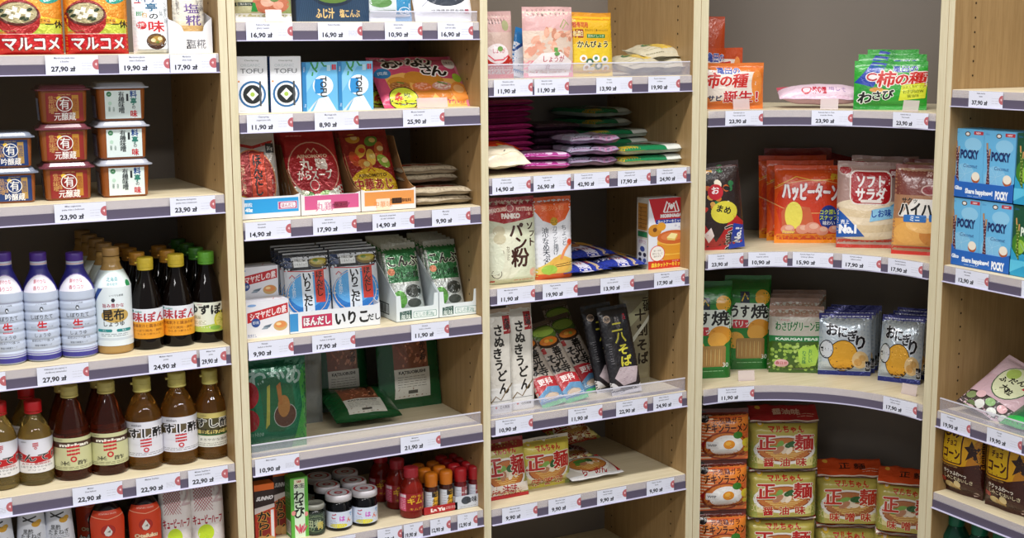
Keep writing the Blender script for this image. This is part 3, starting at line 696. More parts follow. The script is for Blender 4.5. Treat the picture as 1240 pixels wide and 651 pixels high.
def kikk():
    t = empty('soy_sauce_bottle'); r = .0345; B = [(0.030, 0), (r-.001, .002), (r, .006)]
    for i in range(6): zz = .022+i*.017; B += [(r, zz), (r-.0012, zz+.0022), (r, zz+.0044)]
    B += [(r, .128), (r-.003, .137), (r-.009, .150), (.0185, .163), (.0165, .170), (.0165, .190), (0, .1905)]
    white = M('b8c2d6', 'label'); body('bottle_body', B, white, t)
    curved_label('body_label', r+.0002, .004, .124, 210, 'bcc6d8', kikk_body, t, n=36, nv=60, rf=lambda v: .0004-.0020*max(0, math.cos((v+.004-.0242)/.017*2*PI))**3*(1 if .012 < v < .112 else 0))
    curved_label('neck_label', .0335, .128, .041, 340, '2d2a80', kikk_neck, t, r1=.0168, n=36, nv=20, rf=along(B, .128, .0335, .0168, .041))
    g = G(); g.lathe([(.0172, .168), (.0172, .176)], M('2d2a80', 'plastic'), 30); g.lathe([(.0165, .177), (.0168, .179), (.0150, .181)], M('d8b0a8', 'plastic'), 30)
    child(g.obj('neck_band'), t); cap_ribbed('cap', .0168, .182, .016, '4a2c86', t); return t
P = kikk(); GK = 'purple capped soy sauce bottles'
for i, (l, r) in enumerate(((-12, 30), (30, 72), (73, 116))):
    xc, w, h = fit(l, r, 305, z, .07)
    put(P, xc, .07, z, ('purple capped soy sauce bottle cut by the picture edge', 'purple capped soy sauce bottle in the middle of its row', 'purple capped soy sauce bottle beside the gold capped one')[i], 'bottle', GK, rz=(-20, -22, -24)[i]+14, sc=(w/.069, w/.069, h/.198))
def kombu_body(a):
    a.P([(0, .55), (.28, .98), (.36, .98), (0, .42)], '2a4a90').R(0, .10, 1, .14, 'c9d4dc').T('いつでも新鮮', .55, .86, .03, '3a4650').P([(.5+.028*math.cos(math.radians(60*i)), .78+.038*math.sin(math.radians(60*i))) for i in range(6)], '2a3038')
    a.T('旨み豊かな', .5, .69, .055, 'a8304c', b=.03).E(.52, .52, .20, .12, 'c0a058').E(.42, .56, .07, .06, '8a6a30').T('昆布', .5, .53, .15, '1c1c1c', b=.04, sx=.95).T('しょうゆ', .5, .38, .07, '1c1c1c', b=.03)
    a.RR(.24, .24, .47, .29, .02, '2a8a8a').RR(.53, .24, .76, .29, .02, '2a8a8a').T('だし', .36, .265, .028, 'e8f4f4').T('旨み', .64, .265, .028, 'e8f4f4').fine(.3, .16, .7, .22, 2, '7a8690', .008)
def kombu_neck(a):
    a.E(.5, .05, .26, .85, 'dcecec').E(.5, .05, .24, .80, 'e6f2f2').T('北海道', .5, .48, .22, '2a8a96', b=.03, sx=.9).T('昆布使用', .5, .18, .14, '2a8a96', sx=.9).O(.80, .15, .06, '2a8a50')
def kombu():
    t = empty('soy_sauce_bottle'); r = .0345; gold = M('b08c50', 'gloss')
    B = [(0.030, 0), (r-.001, .002), (r, .006), (r, .128), (r-.003, .137), (r-.009, .150), (.0185, .163), (.0155, .172), (.0155, .182), (0, .183)]; body('bottle_body', B, gold, t)
    curved_label('body_label', r+.0002, .016, .112, 220, 'dfe9ec', kombu_body, t, n=36)
    curved_label('neck_label', .0338, .128, .030, 190, 'cfdcd8', kombu_neck, t, r1=.019, n=30, nv=20, rf=along(B, .128, .0338, .019, .030))
    g = G(); g.lathe([(.0158, .170), (.0168, .174), (.0158, .178)], gold, 30); child(g.obj('neck_band'), t)
    cap_ribbed('cap', .0160, .184, .015, 'a8834c', t); return t
P = kombu(); xc, w, h = fit(116, 160, 299, z, .07); s = w/.069
put(P, xc, .07, z, 'gold capped kelp soy bottle with white label', 'bottle', rz=-12, sc=(s, s, h/.199))
GG = 'gold capped bottles behind'
for i, (px, Y, lab) in enumerate(((138, .35, 'gold capped bottle, rearmost of the file behind the kelp soy bottle'), (138, .28, 'gold capped bottle, second from the rear of its file'), (138, .21, 'gold capped bottle, third from the rear of its file'), (138, .14, 'gold capped bottle directly behind the kelp soy bottle'))):
    put(P, solveX(px, .07, z+.1), Y, z, lab, 'bottle', GG, rz=-10, sc=(s*.98, s*.98, h/.199))
def aji_lab(a):
    a.R(0, 0, 1, .56, 'e39a28').R(0, .56, 1, 1, 'dfe3ea').L([(0, .565), (1, .565)], .01, 'f2e2b0').T('味ぽん', .52, .72, .25, 'b02a38', b=.06, fit=.62).T('mizkan', .33, .92, .07, '6aa8a0', b=.02).R(.20, .89, .235, .96, '2a7a72')
    a.T('柑橘果汁と醤油の香り', .5, .44, .09, '7a3c10', fit=.60, b=.02).T('さっぱり焼肉・鍋物に', .5, .28, .07, '7a3c10', fit=.56, b=.01).T('かんきつ果汁入り', .5, .16, .06, '7a3c10', fit=.40)
def yuzu_lab(a):
    a.R(0, 0, 1, 1, 'e2e6d4').P([(0, 0), (1, 0), (1, .22), (.6, .28), (.3, .18), (0, .22)], 'b4cc60').O(.74, .38, .17, 'd4d040').O(.74, .38, .14, 'e6e07a')
    for i in range(8): q = math.radians(45*i); a.L([(.74, .38), (.74+.13*math.cos(q), .38+.13*math.sin(q)*1.3)], .008, 'c8c848')
    a.E(.60, .14, .10, .07, '8ab848').T('ゆずぽん', .52, .76, .26, '161616', b=.07, fit=.74).T('mizkan', .34, .94, .05, 'b06a8a').T('国産', .30, .5, .09, '7a8450').RR(.22, .22, .44, .42, .03, 'f0f2e0').fine(.22, .25, .44, .4, 3, '8a9460', .01)
def ponzu(capc, labfn, nm, band='1c1410'):
    t = empty(nm); r = .0310; dk = liquid('soy_liquid', '0d0705', .15)
    body('bottle_body', [(0.027, 0), (r-.001, .002), (r, .006), (r, .092), (r-.001, .097), (r-.004, .112), (r-.010, .132), (.0145, .150), (.0128, .160), (.0128, .170), (0, .171)], dk, t)
    curved_label('body_label', r+.0002, .024, .062, 220, 'dfe3ea', labfn, t, n=36)
    g = G(); g.lathe([(.0145, .163), (.016, .164), (.016, .167), (.0145, .168)], M(capc, 'plastic'), 28); child(g.obj('neck_ring'), t)
    cap_ribbed('cap', .0162, .168, .021, capc, t, lip=1); return t
PA = ponzu('e2c63c', aji_lab, 'ponzu_bottle'); PY = ponzu('6cb83c', yuzu_lab, 'ponzu_bottle')
GP = 'dark ponzu bottles'
for P, l, r, tp, Y, lab in ((PA, 160, 197, 311, .07, 'yellow capped ponzu bottle with orange label, next to the kelp soy'), (PA, 197, 234, 307, .07, 'yellow capped ponzu bottle with orange label, next to the yuzu one'),
                      (PY, 233, 270, 304, .075, 'green capped yuzu ponzu bottle in front beside the upright')):
    xc, w, h = fit(l, r, tp, z, Y); put(P, xc, Y, z, lab, 'bottle', GP, rz=-10, sc=(w/.062, w/.062, h/.189))
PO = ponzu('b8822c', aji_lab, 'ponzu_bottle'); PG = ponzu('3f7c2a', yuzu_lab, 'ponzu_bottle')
for P, px, Y, lab in ((PO, 178.5, .137, 'brown-yellow capped ponzu bottle directly behind the first ponzu'), (PO, 178.5, .203, 'brown-yellow capped ponzu bottle, third of its file'), (PO, 178.5, .27, 'brown-yellow capped ponzu bottle at the very back by the gold caps'), (PO, 215.5, .137, 'brown-yellow capped bottle behind the second ponzu'), (PO, 215.5, .203, 'brown-yellow capped bottle, third behind the second ponzu'),
                      (PG, 251.5, .142, 'green capped bottle directly behind the yuzu ponzu'), (PG, 251.5, .21, 'green capped bottle, third in the yuzu file'), (PG, 251.5, .28, 'green capped bottle at the very back of the yuzu file')):
    put(P, solveX(px, .07, z+.06), Y, z, lab, 'bottle', 'bottles queued behind', rz=-8, sc=.98)

# vinegars ---------------------------------------------------------------------------
z = Z1[3]
def mark(a, x, y, s, col='c02830'):
    k = s*a.w/a.h
    for i in range(3): a.P([(x-s, y+k*(1.35-i*.62)), (x+s, y+k*(1.50-i*.62)), (x+s, y+k*(1.14-i*.62)), (x-s, y+k*(1.0-i*.62))], col)
    a.ring(x, y-k*.85, s*.50, k*.50, s*.24, col)
def honteri_lab(a):
    a.P([(0, .0), (1, .0), (1, .5), (.85, .38), (.5, .3), (.15, .38), (0, .5)], 'e6e4e2').P([(0, .95), (0, .4), (.25, .33), (.5, .3), (.75, .33), (1, .4), (1, .95), (.84, .66), (.6, .5), (.4, .5), (.16, .66)], 'b81c20')
    a.T('mizkan', .3, .93, .045, '5a5a60'); mark(a, .5, .80, .045); a.T('ほんてり', .5, .46, .18, '1a1a1a', b=.05, fit=.82, out='e8e4e0', ob=.03).T('みりん風調味料', .5, .27, .055, 'b02830', fit=.5, b=.02).T('上品でまろやかな甘み', .5, .18, .05, '3a3a3e', fit=.6).T('アリッサ', .5, .09, .045, '3a3a3e', fit=.3)
def rice_lab(a):
    a.R(0, .0, 1, 1, 'c8c898').R(.1, .70, .92, .88, '4a3226').T('mizkan', .52, .79, .10, 'ece8d8', b=.05, fit=.46).T('mizkan', .30, .95, .05, '7a7a60'); mark(a, .5, .50, .095); a.T('米  酢', .5, .22, .11, '2a2620', b=.03, fit=.42)
    a.fine(.1, .03, .9, .12, 2, '5a5840', .008)
def sushi_lab(a):
    a.R(0, 0, 1, 1, 'dcdce4').P([(0, .82), (1, .80), (1, .44), (.0, .52)], '5c5038').T('mizkan', .36, .915, .07, '70707a', b=.02).R(.13, .88, .16, .95, '33333a').T('すし酢', .51, .655, .27, '121212', b=.06, fit=.54, out='eceaf0', ob=.07).E(.5, .46, .5, .10, 'dcdce4'); mark(a, .5, .32, .085)
    a.fine(.1, .04, .9, .14, 2, '4a4a52', .008)
def kon_lab(a):
    a.R(0, 0, 1, 1, 'cfc070').R(.05, .50, 1, .85, '4a4426').T('mizkan', .33, .93, .05, '70683c').T('すし酢', .5, .71, .20, '121212', b=.06, fit=.60, out='ecebe0', ob=.07).T('昆布だし', .54, .46, .13, '1c1a10', b=.04, fit=.54).R(.2, .34, .86, .39, '2a5a30').R(0, 0, 1, .33, 'dcdcd0').T('まろやかな旨み', .5, .22, .06, '4a4a40', fit=.5).O(.84, .25, .08, 'a03a2a').fine(.15, .03, .85, .14, 2, '5a5a50', .008)
def vinegar(nm, liq, capc, labfn, r=.0325, shoulder=.105, neck=.15, lz=.028, lh=.072, air=True, prof=None):
    t = empty(nm)
    B = prof or [(r-.004, 0), (r-.001, .002), (r, .006), (r, shoulder), (r-.002, shoulder+.010), (r-.007, shoulder+.022), (r-.014, neck-.008), (.0140, neck), (.0135, neck+.012), (0, neck+.013)]
    g = G(); cut = shoulder+.006 if air else None
    body('bottle_body', B, liq, t)
    curved_label('body_label', r+.0002, lz, lh, 205, 'dcdce4', labfn, t, n=36)
    g = G(); g.lathe([(.0148, neck+.006), (.0165, neck+.007), (.0165, neck+.010), (.0148, neck+.011)], M(capc, 'plastic'), 28); child(g.obj('neck_ring'), t)
    return t
amber = liquid('amber_vinegar', 'e0a048', .90, .03); pale = liquid('pale_seasoning', 'e8cc7c', .90, .03); brown = liquid('brown_rice_vinegar', 'a04c2c', .90, .03)
PH = vinegar('seasoning_bottle', pale, 'c01c22', honteri_lab, lz=.03, lh=.075); cap_ribbed('cap', .0165, .162, .022, 'c01820', PH)
prof = [(.030, 0), (.0335, .002), (.0345, .008), (.0345, .085), (.033, .094), (.026, .122), (.0165, .148), (.0140, .154), (.0135, .165), (0, .166)]
PR = vinegar('vinegar_bottle', brown, 'cfc070', rice_lab, r=.0345, neck=.154, lz=.022, lh=.064, prof=prof); cap_ribbed('cap', .0160, .165, .018, 'cfc070', PR, lip=1)
PS = vinegar('vinegar_bottle', amber, 'd6cc74', sushi_lab); cap_ribbed('cap', .0160, .161, .024, 'd2c66c', PS, lip=1)
PK = vinegar('vinegar_bottle', amber, 'd6cc74', kon_lab); cap_ribbed('cap', .0160, .161, .024, 'd2c66c', PK, lip=1)
for P, l, r, tp, lab, ref in ((PH, -20, 22, 486, 'red capped sweet seasoning bottle cut by the picture edge', .184), (PH, 22, 64, 484, 'red capped sweet seasoning bottle next to the brown vinegars', .184),
    (PR, 65, 110, 466, 'brown rice vinegar bottle beside the red capped seasoning', .183), (PR, 109, 154, 461, 'brown rice vinegar bottle beside the white labelled sushi vinegar', .183),
    (PS, 153, 196, 456, 'sushi vinegar bottle with white label, next to the brown vinegar', .185), (PS, 195, 238, 450, 'sushi vinegar bottle with white label, next to the yellow labelled one', .185),
    (PK, 237, 275, 447, 'amber vinegar bottle with yellow label beside the upright', .185)):
    xc, w, h = fit(l, r, tp, z, .075); k = w/(.069 if P is PR else .065); put(P, xc, .075, z, lab, 'bottle', 'vinegar bottles in the front row', rz=-8, sc=(k, k, h/ref))
for P, px, Y, lab in ((PH, 43, .148, 'red capped bottle behind the sweet seasoning bottles'), (PH, 1, .148, 'red capped bottle in shade at the picture edge, second row'), (PR, 87.5, .150, 'dark vinegar bottle in shade, second row behind the first brown one'), (PR, 131.5, .150, 'dark vinegar bottle in shade, second row between the brown ones')):
    put(P, solveX(px, .075, z+.06), Y, z, lab, 'bottle', 'bottles queued behind the vinegars', rz=-8, sc=.98)

# lowest visible row ------------------------------------------------------------------
z = Z1[4]
def otaf_front(a):
    a.R(0, .0, 1, .5, '2a2224').R(0, .42, 1, 1, 'd2401c').E(.5, .42, .5, .04, 'd2401c').ring(.5, .72, .17, .085, .02, '9c1c18').O(.5, .72, .155, 'b42a20').P([(.5, .79), (.60, .70), (.57, .655), (.5, .64), (.43, .655), (.40, .70)], 'eae4de').P([(.47, .70), (.55, .73), (.55, .69)], '8a7a74').T('Otafuku', .5, .565, .055, 'e8c8a0', b=.06, fit=.62, out='5a1410', ob=.03)
    a.T('お好み', .5, .40, .12, 'ece8e4', b=.09, fit=.80, out='1a1214', ob=.05).T('ソース', .5, .24, .12, 'ece8e4', b=.08, fit=.7).L([(.0, .93), (.5, .88), (1, .93)], .02, 'e8a080').T('OTAFUKU SAUCE', .5, .96, .02, 'f0d0c0', fit=.5)
def otafuku():
    t = empty('sauce_bottle'); g = G(); w, d = .070, .046
    def S(a_, zz, off=0):   # oval body, tapering to the neck at the top
        k = 1 if zz < .145 else max(.30, 1-((zz-.145)/.045)**1.6*.7); k2 = 1-.04*math.sin(min(1, zz/.14)*PI)
        return ((w/2*k*k2+off)*math.sin(a_), -(d/2*min(1, k*1.1)*k2+off)*math.cos(a_), zz)
    g.grid(lambda u, v: S(u*2*PI, v*.19), 36, 20, M('1c1214', 'gloss')); g.add([S(2*PI*i/24, 0) for i in range(24)], [tuple(range(24))], M('1c1214', 'gloss'))
    child(g.obj('bottle_body'), t)
    lw, lh = .084, .150; a = Art(lw, lh); otaf_front(a); g = G(); T_ = lambda u, v, o: S((u-lw/2)/.036, v+.018, .0006+o)
    g.grid(lambda p, q: T_(p*lw, q*lh, 0), 24, 20, M('2a2224', 'label')); a.bake(g, lambda u, v, o: T_(u, v, .0002+o), 'label', L=.006, smooth=True); child(g.obj('body_label'), t)
    cap_ribbed('cap', .013, .188, .022, 'b81c20', t); return t
PO_ = otafuku()
def lab_small(a):
    a.P([(.2, .45), (.8, .45), (.95, 1), (.05, 1)], 'e6e8ee')
for l, r, tp, Y, lab in ((110, 153, 577, .055, 'orange and black sauce bottle under the rice vinegar ticket'), (156, 197, 571, .055, 'orange and black sauce bottle next to the mayonnaise bottles'), (93, 128, 590, .15, 'orange sauce bottle in shade, second row')):
    xc, w, h = fit(l, r, tp, z, Y); put(PO_, xc, Y, z, lab, 'bottle', 'orange and black sauce bottles', rz=-6, sc=(w/.070, 1, .98))
def white_sauce():
    t = empty('sauce_bottle'); g = G(); m = M('dfe2ea', 'label')
    g.lathe([(0, 0), (.026, .001), (.028, .006), (.028, .105), (.0255, .108)], M('241618', 'gloss'), 36)
    g.lathe([(.0262, .10), (.0265, .128), (.022, .168), (.0205, .176), (0, .178)], m, 36); child(g.obj('bottle_body'), t)
    def f(a):
        a.L([(.30, .80), (.62, .92)], .03, '2a2a2a').L([(.30, .92), (.58, .74)], .03, '2a2a2a').E(.60, .70, .10, .08, 'c8962c').E(.67, .76, .07, .06, 'd8a83a').T('黒酢', .42, .50, .12, '3a3a3a', b=.03).T('たまねぎ', .48, .36, .12, '3a3a3a', b=.03).fine(.3, .18, .7, .28, 2, '8a8a90', .012)
    curved_label('cap_label', .0285, .104, .066, 190, 'dfe2ea', f, t, r1=.0232, n=30)
    def f2(a): a.ring(.5, .5, .18, .32, .03, 'd86a3a').O(.5, .5, .12, 'ece6e0').T('醤', .5, .5, .2, 'b03a20', b=.03)
    curved_label('body_label', .0286, .05, .05, 180, '241618', f2, t); return t
PW = white_sauce()
for i, px in enumerate((-2, 38, 71)):
    Y = .065; put(PW, solveX(px, Y, z+.15), Y, z, ('white topped black sauce bottle cut by the picture edge', 'white topped black sauce bottle, middle of three', 'white topped black sauce bottle beside the orange sauces')[i], 'bottle', 'white topped sauce bottles', rz=-8, sc=(1.03, 1.03, 1.06))
def mayo_art():
    a = Art(.075, .20); a.R(0, 0, 1, 1, 'd8d0cc')
    for i in range(-3, 11): y = .62+i*.036; a.L([(.12+max(0, .62-y)*2.4, max(y, .62)), (.68, y+.233)], .014, '9c2434'); a.L([(.12, y+.233), (.68-max(0, .62-y)*2.4, max(y, .62))], .014, '9c2434')
    a.T('キューピーハーフ', .5, .53, .075, 'a01c30', b=.04, fit=.88).T('2', .84, .80, .20, 'c0a8a8').T('1', .74, .86, .1, 'c0a8a8').E(.42, .40, .26, .085, 'b8d028').E(.42, .28, .22, .07, 'a8c428').E(.42, .16, .3, .09, 'b4cc30')
    return a
PM = bag('mayonnaise_bottle', .075, .20, .045, mayo_art(), 'd6ccc8', 'film', 'stand', 21, wav=.004, pinch=.12)
for l, r, tp, lab in ((197, 233, 578, 'squeeze bottle of mayonnaise with red netting print by the orange sauce'), (233, 272, 574, 'squeeze bottle of mayonnaise with red netting print by the upright')):
    xc, w, h = fit(l, r, tp, z, .045); put(PM, xc, .05, z, lab, 'bottle', 'mayonnaise squeeze bottles', rz=-6, sc=(w/.072, 1, h/.20), rx=-3)
# ================================================================== BAY 2
z = Z2[0]
def stand(proto, l, r, tp, z, Y, w0, h0, label, cat, group=None, rz=0, rx=0, ks=None, sy=1, zm=.06):
    xc, w, h = fit(l, r, tp, z, Y, zm); return put(proto, xc, Y, z, label, cat, group, rz=rz, rx=rx, sc=(w/w0, sy, (h/h0 if ks is None else ks)))
a = Art(.12, .16); a.R(0, 0, 1, 1, 'b9b68e').R(0, .32, .55, 1, 'c9c2a4').R(.45, .1, 1, 1, '8c9a60').E(.62, .22, .34, .13, 'b86a4c').E(.55, .24, .12, .06, 'd8a890').E(.75, .20, .10, .05, 'd89a80').E(.68, .27, .08, .03, '5a7a3a').R(0, 0, 1, .10, 'e2e4e6').R(0, .19, .30, .235, '2c3830').T('ご飯のおとも', .15, .212, .022, 'd8d8c8').P([(.26, .12), (.28, .20), (.34, .20), (.38, .12)], '2c8a3c').E(.31, .21, .03, .02, '2c8a3c').fine(.42, .05, .9, .09, 2, '6a7a6a', .01)
stand(bag('rice_topping_pack', .12, .16, .02, a, 'cfd0c4', 'film', 'flat', 31), 284, 352, 0, z, .03, .12, .16, 'pack with salmon and rice print above a white strip, by the upright', 'pack', rx=-5, ks=1)
a = Art(.14, .11); a.R(0, 0, 1, 1, '1f3a56').E(.5, .50, .30, .22, '16263c').E(.5, .52, .26, .18, '5a7a34').E(.42, .50, .08, .08, 'b8b070').E(.56, .54, .08, .07, '7a5a3a').E(.5, .48, .06, .05, '9cb058')
a.T('塩こんぶ', .73, .155, .12, 'd8b878', b=.04, fit=.28).T('ふじ汁', .39, .155, .15, 'd8b878', b=.05, fit=.25)
for i in range(9): a.L([(.02+.03*i, .0), (.10+.025*i, .5)], .003, '3a5a74'); a.L([(.98-.03*i, .0), (.90-.025*i, .5)], .003, '3a5a74')
stand(box_pack('kelp_box', .14, .11, .03, '1f3a56', {'front': a}), 355, 443, 0, z, .045, .14, .11, 'navy box with gold lettering on the top tofu bay shelf', 'box', ks=1)
a = Art(.09, .13); a.R(0, 0, 1, 1, 'e4e8ec').R(.64, 0, 1, 1, '2f86b4').P([(0, .12), (.64, .19), (.64, .5), (0, .4)], 'cfd8d8').L([(.05, .16), (.62, .17)], .03, '3a5a40').T('しお', .82, .16, .05, 'e8f2f8', b=.04).E(.3, .3, .24, .08, '5a8a4a').ring(.82, .17, .13, .06, .015, 'e8f2f8')
stand(bag('kelp_pack', .09, .13, .02, a, 'dfe4ea', 'film', 'flat', 33), 443, 498, 0, z, .035, .09, .13, 'white and blue pack behind the clear guard, top tofu bay shelf', 'pack', rx=-6, ks=1)
a = Art(.12, .15); a.R(0, 0, 1, 1, 'eceef2').E(.5, .42, .40, .22, '2c3440').E(.5, .46, .34, .16, '4a525c').T('北海道産昆布使用', .55, .135, .035, '3a3e48', fit=.62, b=.02).T('黒', .84, .13, .05, 'c8506a', b=.02).L([(.1, .2), (.2, .28), (.1, .4)], .01, '3a4a6a')
stand(bag('seaweed_pack', .12, .15, .03, a, 'e6e8ee', 'film', 'flat', 35), 503, 576, 0, z, .04, .12, .15, 'white pack with a dark oval behind the clear guard, by the narrow upright', 'pack', rx=-22, ks=1)

z = Z2[1]
a = Art(.065, .117); a.T('Clearspring', .5, .93, .028, '4a5a50', fit=.44).T('ORGANIC', .46, .845, .055, 'c2ccd0', fit=.62).T('TOFU', .5, .745, .088, '4e545a', fit=.72)
a.L([(.15, .67), (.85, .67)], .006, 'c8ccd0').O(.08, .56, .03, 'e09040').O(.5, .33, .43, '2668a0').O(.5, .33, .365, 'eef0f4').O(.5, .33, .30, '1e2426').P([(.5, .44), (.69, .33), (.5, .22), (.31, .33)], 'eef0ee').O(.5, .33, .07, 'a8c850').R(.72, .12, .78, .56, '4a4e52').T('SILKEN · FIRM · SMOOTH', .5, .045, .016, '9aa0a8', fit=.8)
b = Art(.045, .117); b.R(0, 0, 1, 1, '1c3f78').R(.1, .1, .9, .5, '2a5a90').fine(.15, .55, .85, .9, 8, '8aa8cc', .02).R(.5, .14, .85, .4, '3a8a7a')
P = box_pack('tofu_carton', .065, .117, .045, 'eceef2', {'front': a, 'left': b})
stand(P, 282, 320, 68, z, .055, .065, .117, 'white tofu carton with a round emblem, half behind the upright', 'carton', 'white tofu cartons'); stand(P, 323, 360.5, 68, z, .055, .065, .117, 'white tofu carton with a round emblem, fully in view', 'carton', 'white tofu cartons')
a = Art(.075, .104); a.R(0, 0, 1, 1, '4fa6d8').P([(0, .0), (.35, 0), (1, .5), (1, 1), (.3, 1), (0, .55)], '86c8ea').P([(.0, .25), (.55, .9), (1, .95), (1, 0), (.2, 0)], '6ab6e2').R(0, 0, .11, 1, '2c80bc').T('TOFU', .055, .85, .03, 'e8f4fa', rot=90).T('Soy', .06, .12, .035, 'e8f4fa', rot=90)
a.L([(.25, 1), (.32, .88), (.42, .80)], .05, '2e8a48').L([(.45, 1), (.42, .9), (.34, .84)], .05, '3a9a50').L([(.55, 1), (.62, .92), (.70, .92)], .045, '2e8a48').L([(.3, .8), (.28, .72)], .04, '3a9a50')
a.O(.58, .52, .29, 'eef4f8').P([(.58, .66), (.36, .66), (.33, .5), (.36, .36), (.58, .36)], '2e8ed0').T('TOFU', .60, .50, .13, '1c242c', rot=-90, b=.03, fit=.58)
a.P([(.28, 0), (.45, .26), (.72, .30), (.95, 0)], 'e2eaee').L([(.45, .26), (.66, .0)], .01, 'b4c4cc').L([(.58, .28), (.82, .02)], .01, 'b4c4cc').P([(.2, 0), (.45, .26), (.3, .16), (.12, .0)], 'c4d2da').R(.84, .84, .90, .95, 'd03848').R(.91, .84, .96, .95, 'd03848').R(.70, .82, .80, .94, 'b8dcec')
b = Art(.05, .104); b.R(0, 0, 1, 1, '2a74ae').fine(.1, .1, .9, .9, 10, '9ac4e4', .02); c = Art(.075, .05); c.R(0, 0, 1, 1, '7ac0e6').T('TOFU', .5, .5, .4, 'e8f4fa')
P = box_pack('tofu_carton', .075, .104, .05, '5aaedc', {'front': a, 'left': b, 'top': c})
stand(P, 361, 403.5, 75, z, .058, .075, .104, 'light blue tofu carton beside the white ones', 'carton', 'light blue tofu cartons'); stand(P, 404, 446, 74, z, .058, .075, .104, 'light blue tofu carton beside the pink pouch', 'carton', 'light blue tofu cartons')
def inari_art():
    a = Art(.185, .15); a.R(0, 0, 1, 1, 'c94a6c').R(.0, .72, 1, 1, 'd0587c').P([(.13, .05), (.09, .55), (.3, .62), (.7, .5), (1, .45), (1, .0), (.13, 0)], 'ecb45c').R(.93, .0, 1, .60, 'e6c8cc').P([(.90, 0), (.93, 0), (.93, 1), (.90, 1)], 'd87a90')
    for x, y in ((.22, .42), (.42, .52), (.60, .46)): a.E(x, y, .12, .12, 'd08a30')
    for x, y, c in ((.22, .36, 'a86a34'), (.46, .34, 'e07a44'), (.68, .34, 'd89a8a')):
        a.E(x, y-.08, .115, .16, 'c87a2c').E(x, y, .11, .085, c)
    for i in range(26):
        rnd = random.Random(i); q = rnd.uniform(0, 6.28); rr = rnd.uniform(0, .09); a.E(.46+rr*math.cos(q), .345+rr*.7*math.sin(q), .012, .014, 'f2a88a'); a.E(.68+rr*math.cos(q), .345+rr*.7*math.sin(q), .012, .012, 'f0d8c8'); a.E(.22+rr*math.cos(q), .365+rr*.7*math.sin(q), .014, .01, ['8a4a24', 'c89058'][i % 2])
    a.E(.86, .24, .10, .18, 'e08c3c').E(.85, .28, .06, .08, 'eab070').E(.88, .50, .05, .09, '9cbc3a').L([(.64, .42), (.74, .36)], .02, '5a8a30').L([(.20, .44), (.27, .40)], .015, '6a8a30')
    for ch, x, y, s in (('お', .21, .83, .20), ('い', .34, .86, .16), ('な', .47, .84, .19), ('り', .60, .85, .18), ('さ', .57, .66, .16), ('ん', .70, .64, .18)): a.T(ch, x, y, s, '1c1614', b=.07, out='f2ece6', ob=.07)
    a.E(.85, .80, .07, .12, 'ece2dc').T('味付', .85, .80, .05, '4a3a34', vert=False).T('甘口あげ', .10, .94, .05, 'f0d8dc', fit=.14).E(.09, .62, .085, .10, '2a78b0').T('国産', .09, .62, .05, 'd8e8f2')
    a.E(.22, .14, .155, .20, '2a2a1c').E(.22, .14, .145, .185, 'cfd83a').T('6', .17, .16, .16, 'c03a28', b=.06).T('枚', .26, .18, .07, '2a2a1c', b=.02).T('3枚×2袋', .25, .06, .04, '2a2a1c').fine(.5, .02, .9, .06, 2, '6a4a3a', .004)
    return a
P = bag('fried_tofu_pouch', .185, .15, .022, inari_art(), 'c94a6c', 'film', 'flat', 41, wav=.003)
xc, w, h = fit(465, 577, 100, z, .05)
put(P, xc, .05, z, 'pink fried tofu pouch leaning back, in front', 'pouch', 'pink fried tofu pouches', rx=-44, sc=(w/.185, 1, .98))
put(P, xc-.03, .10, z, 'pink fried tofu pouch hidden behind the front one', 'pouch', 'pink fried tofu pouches', rx=-50, rz=6, sc=(w/.185, 1, .85))

# stock cartons -----------------------------------------------------------------------
def tray(name, w, d, hf, hb, face, side, art=None, curve=True, cut=.0, sidew=None, left_art=None):
    """cardboard display carton: low printed front, sides sweeping up to a tall back"""
    t = .0012; g = G(); mf = M(face, 'card'); ms_ = M(side, 'paper')
    if cut: pf = [(-w/2, 0), (w/2, 0), (w/2, hf+cut), (w/2-.010, hf+cut), (w/2-.012, hf+.002), (w/2-.015, hf), (-w/2+.015, hf), (-w/2+.012, hf+.002), (-w/2+.010, hf+cut), (-w/2, hf+cut)]
    else: pf = [(-w/2, 0), (w/2, 0), (w/2, hf*1.08), (w/2-.012, hf), (-w/2+.012, hf), (-w/2, hf*1.08)]
    g.prism(pf, -d/2, -d/2+t, mf)
    fr = hf+cut if cut else hf*1.08; n = 9
    sp = [(-d/2+t, 0), (d/2, 0), (d/2, hb)]
    for i in range(n+1): q = i/n; sp.append((d/2-(d-t)*(.25+.75*q), fr+(hb-fr)*((1-q)**(2.0 if curve else 1.0))))
    g.prism(sp, w/2-t, w/2, ms_, 'x'); g.prism(sp, -w/2, -w/2+t, ms_ if left_art is None else mf, 'x')
    g.box(-w/2, w/2, d/2-t, d/2, 0, hb, ms_); g.box(-w/2, w/2, -d/2, d/2, 0, t, ms_)
    if art: art.bake(g, lambda u, v, o: (u-w/2, -d/2-o, v), 'card')
    if left_art: left_art.bake(g, lambda u, v, o: (-w/2-o, d/2-u, v), 'card')
    return g.obj(name)
z = Z2[2]; BR = 'a0784e'
def front_art(w, h, strip, draw):
    a = Art(w, h); a.R(.06, .28, .97, .98, strip); draw(a); return a
specs = []
xc, w, h = fit(291, 363, 237, z, .03)
t1 = tray('display_carton', w, .15, .045, .14, 'dfe0e2', BR, front_art(w, .042, '2a9ad8', lambda a: a.T('顆粒', .12, .72, .16, 'eef6fa', b=.03).T('40g', .13, .48, .18, 'eef6fa', b=.06).R(.62, .42, .95, .80, 'e8dce4').R(.63, .44, .94, .78, 'b8487c').RR(.66, .48, .92, .74, .02, 'ece4ec').T('ほんだし', .79, .61, .16, 'a83a50', b=.03, fit=.22)))
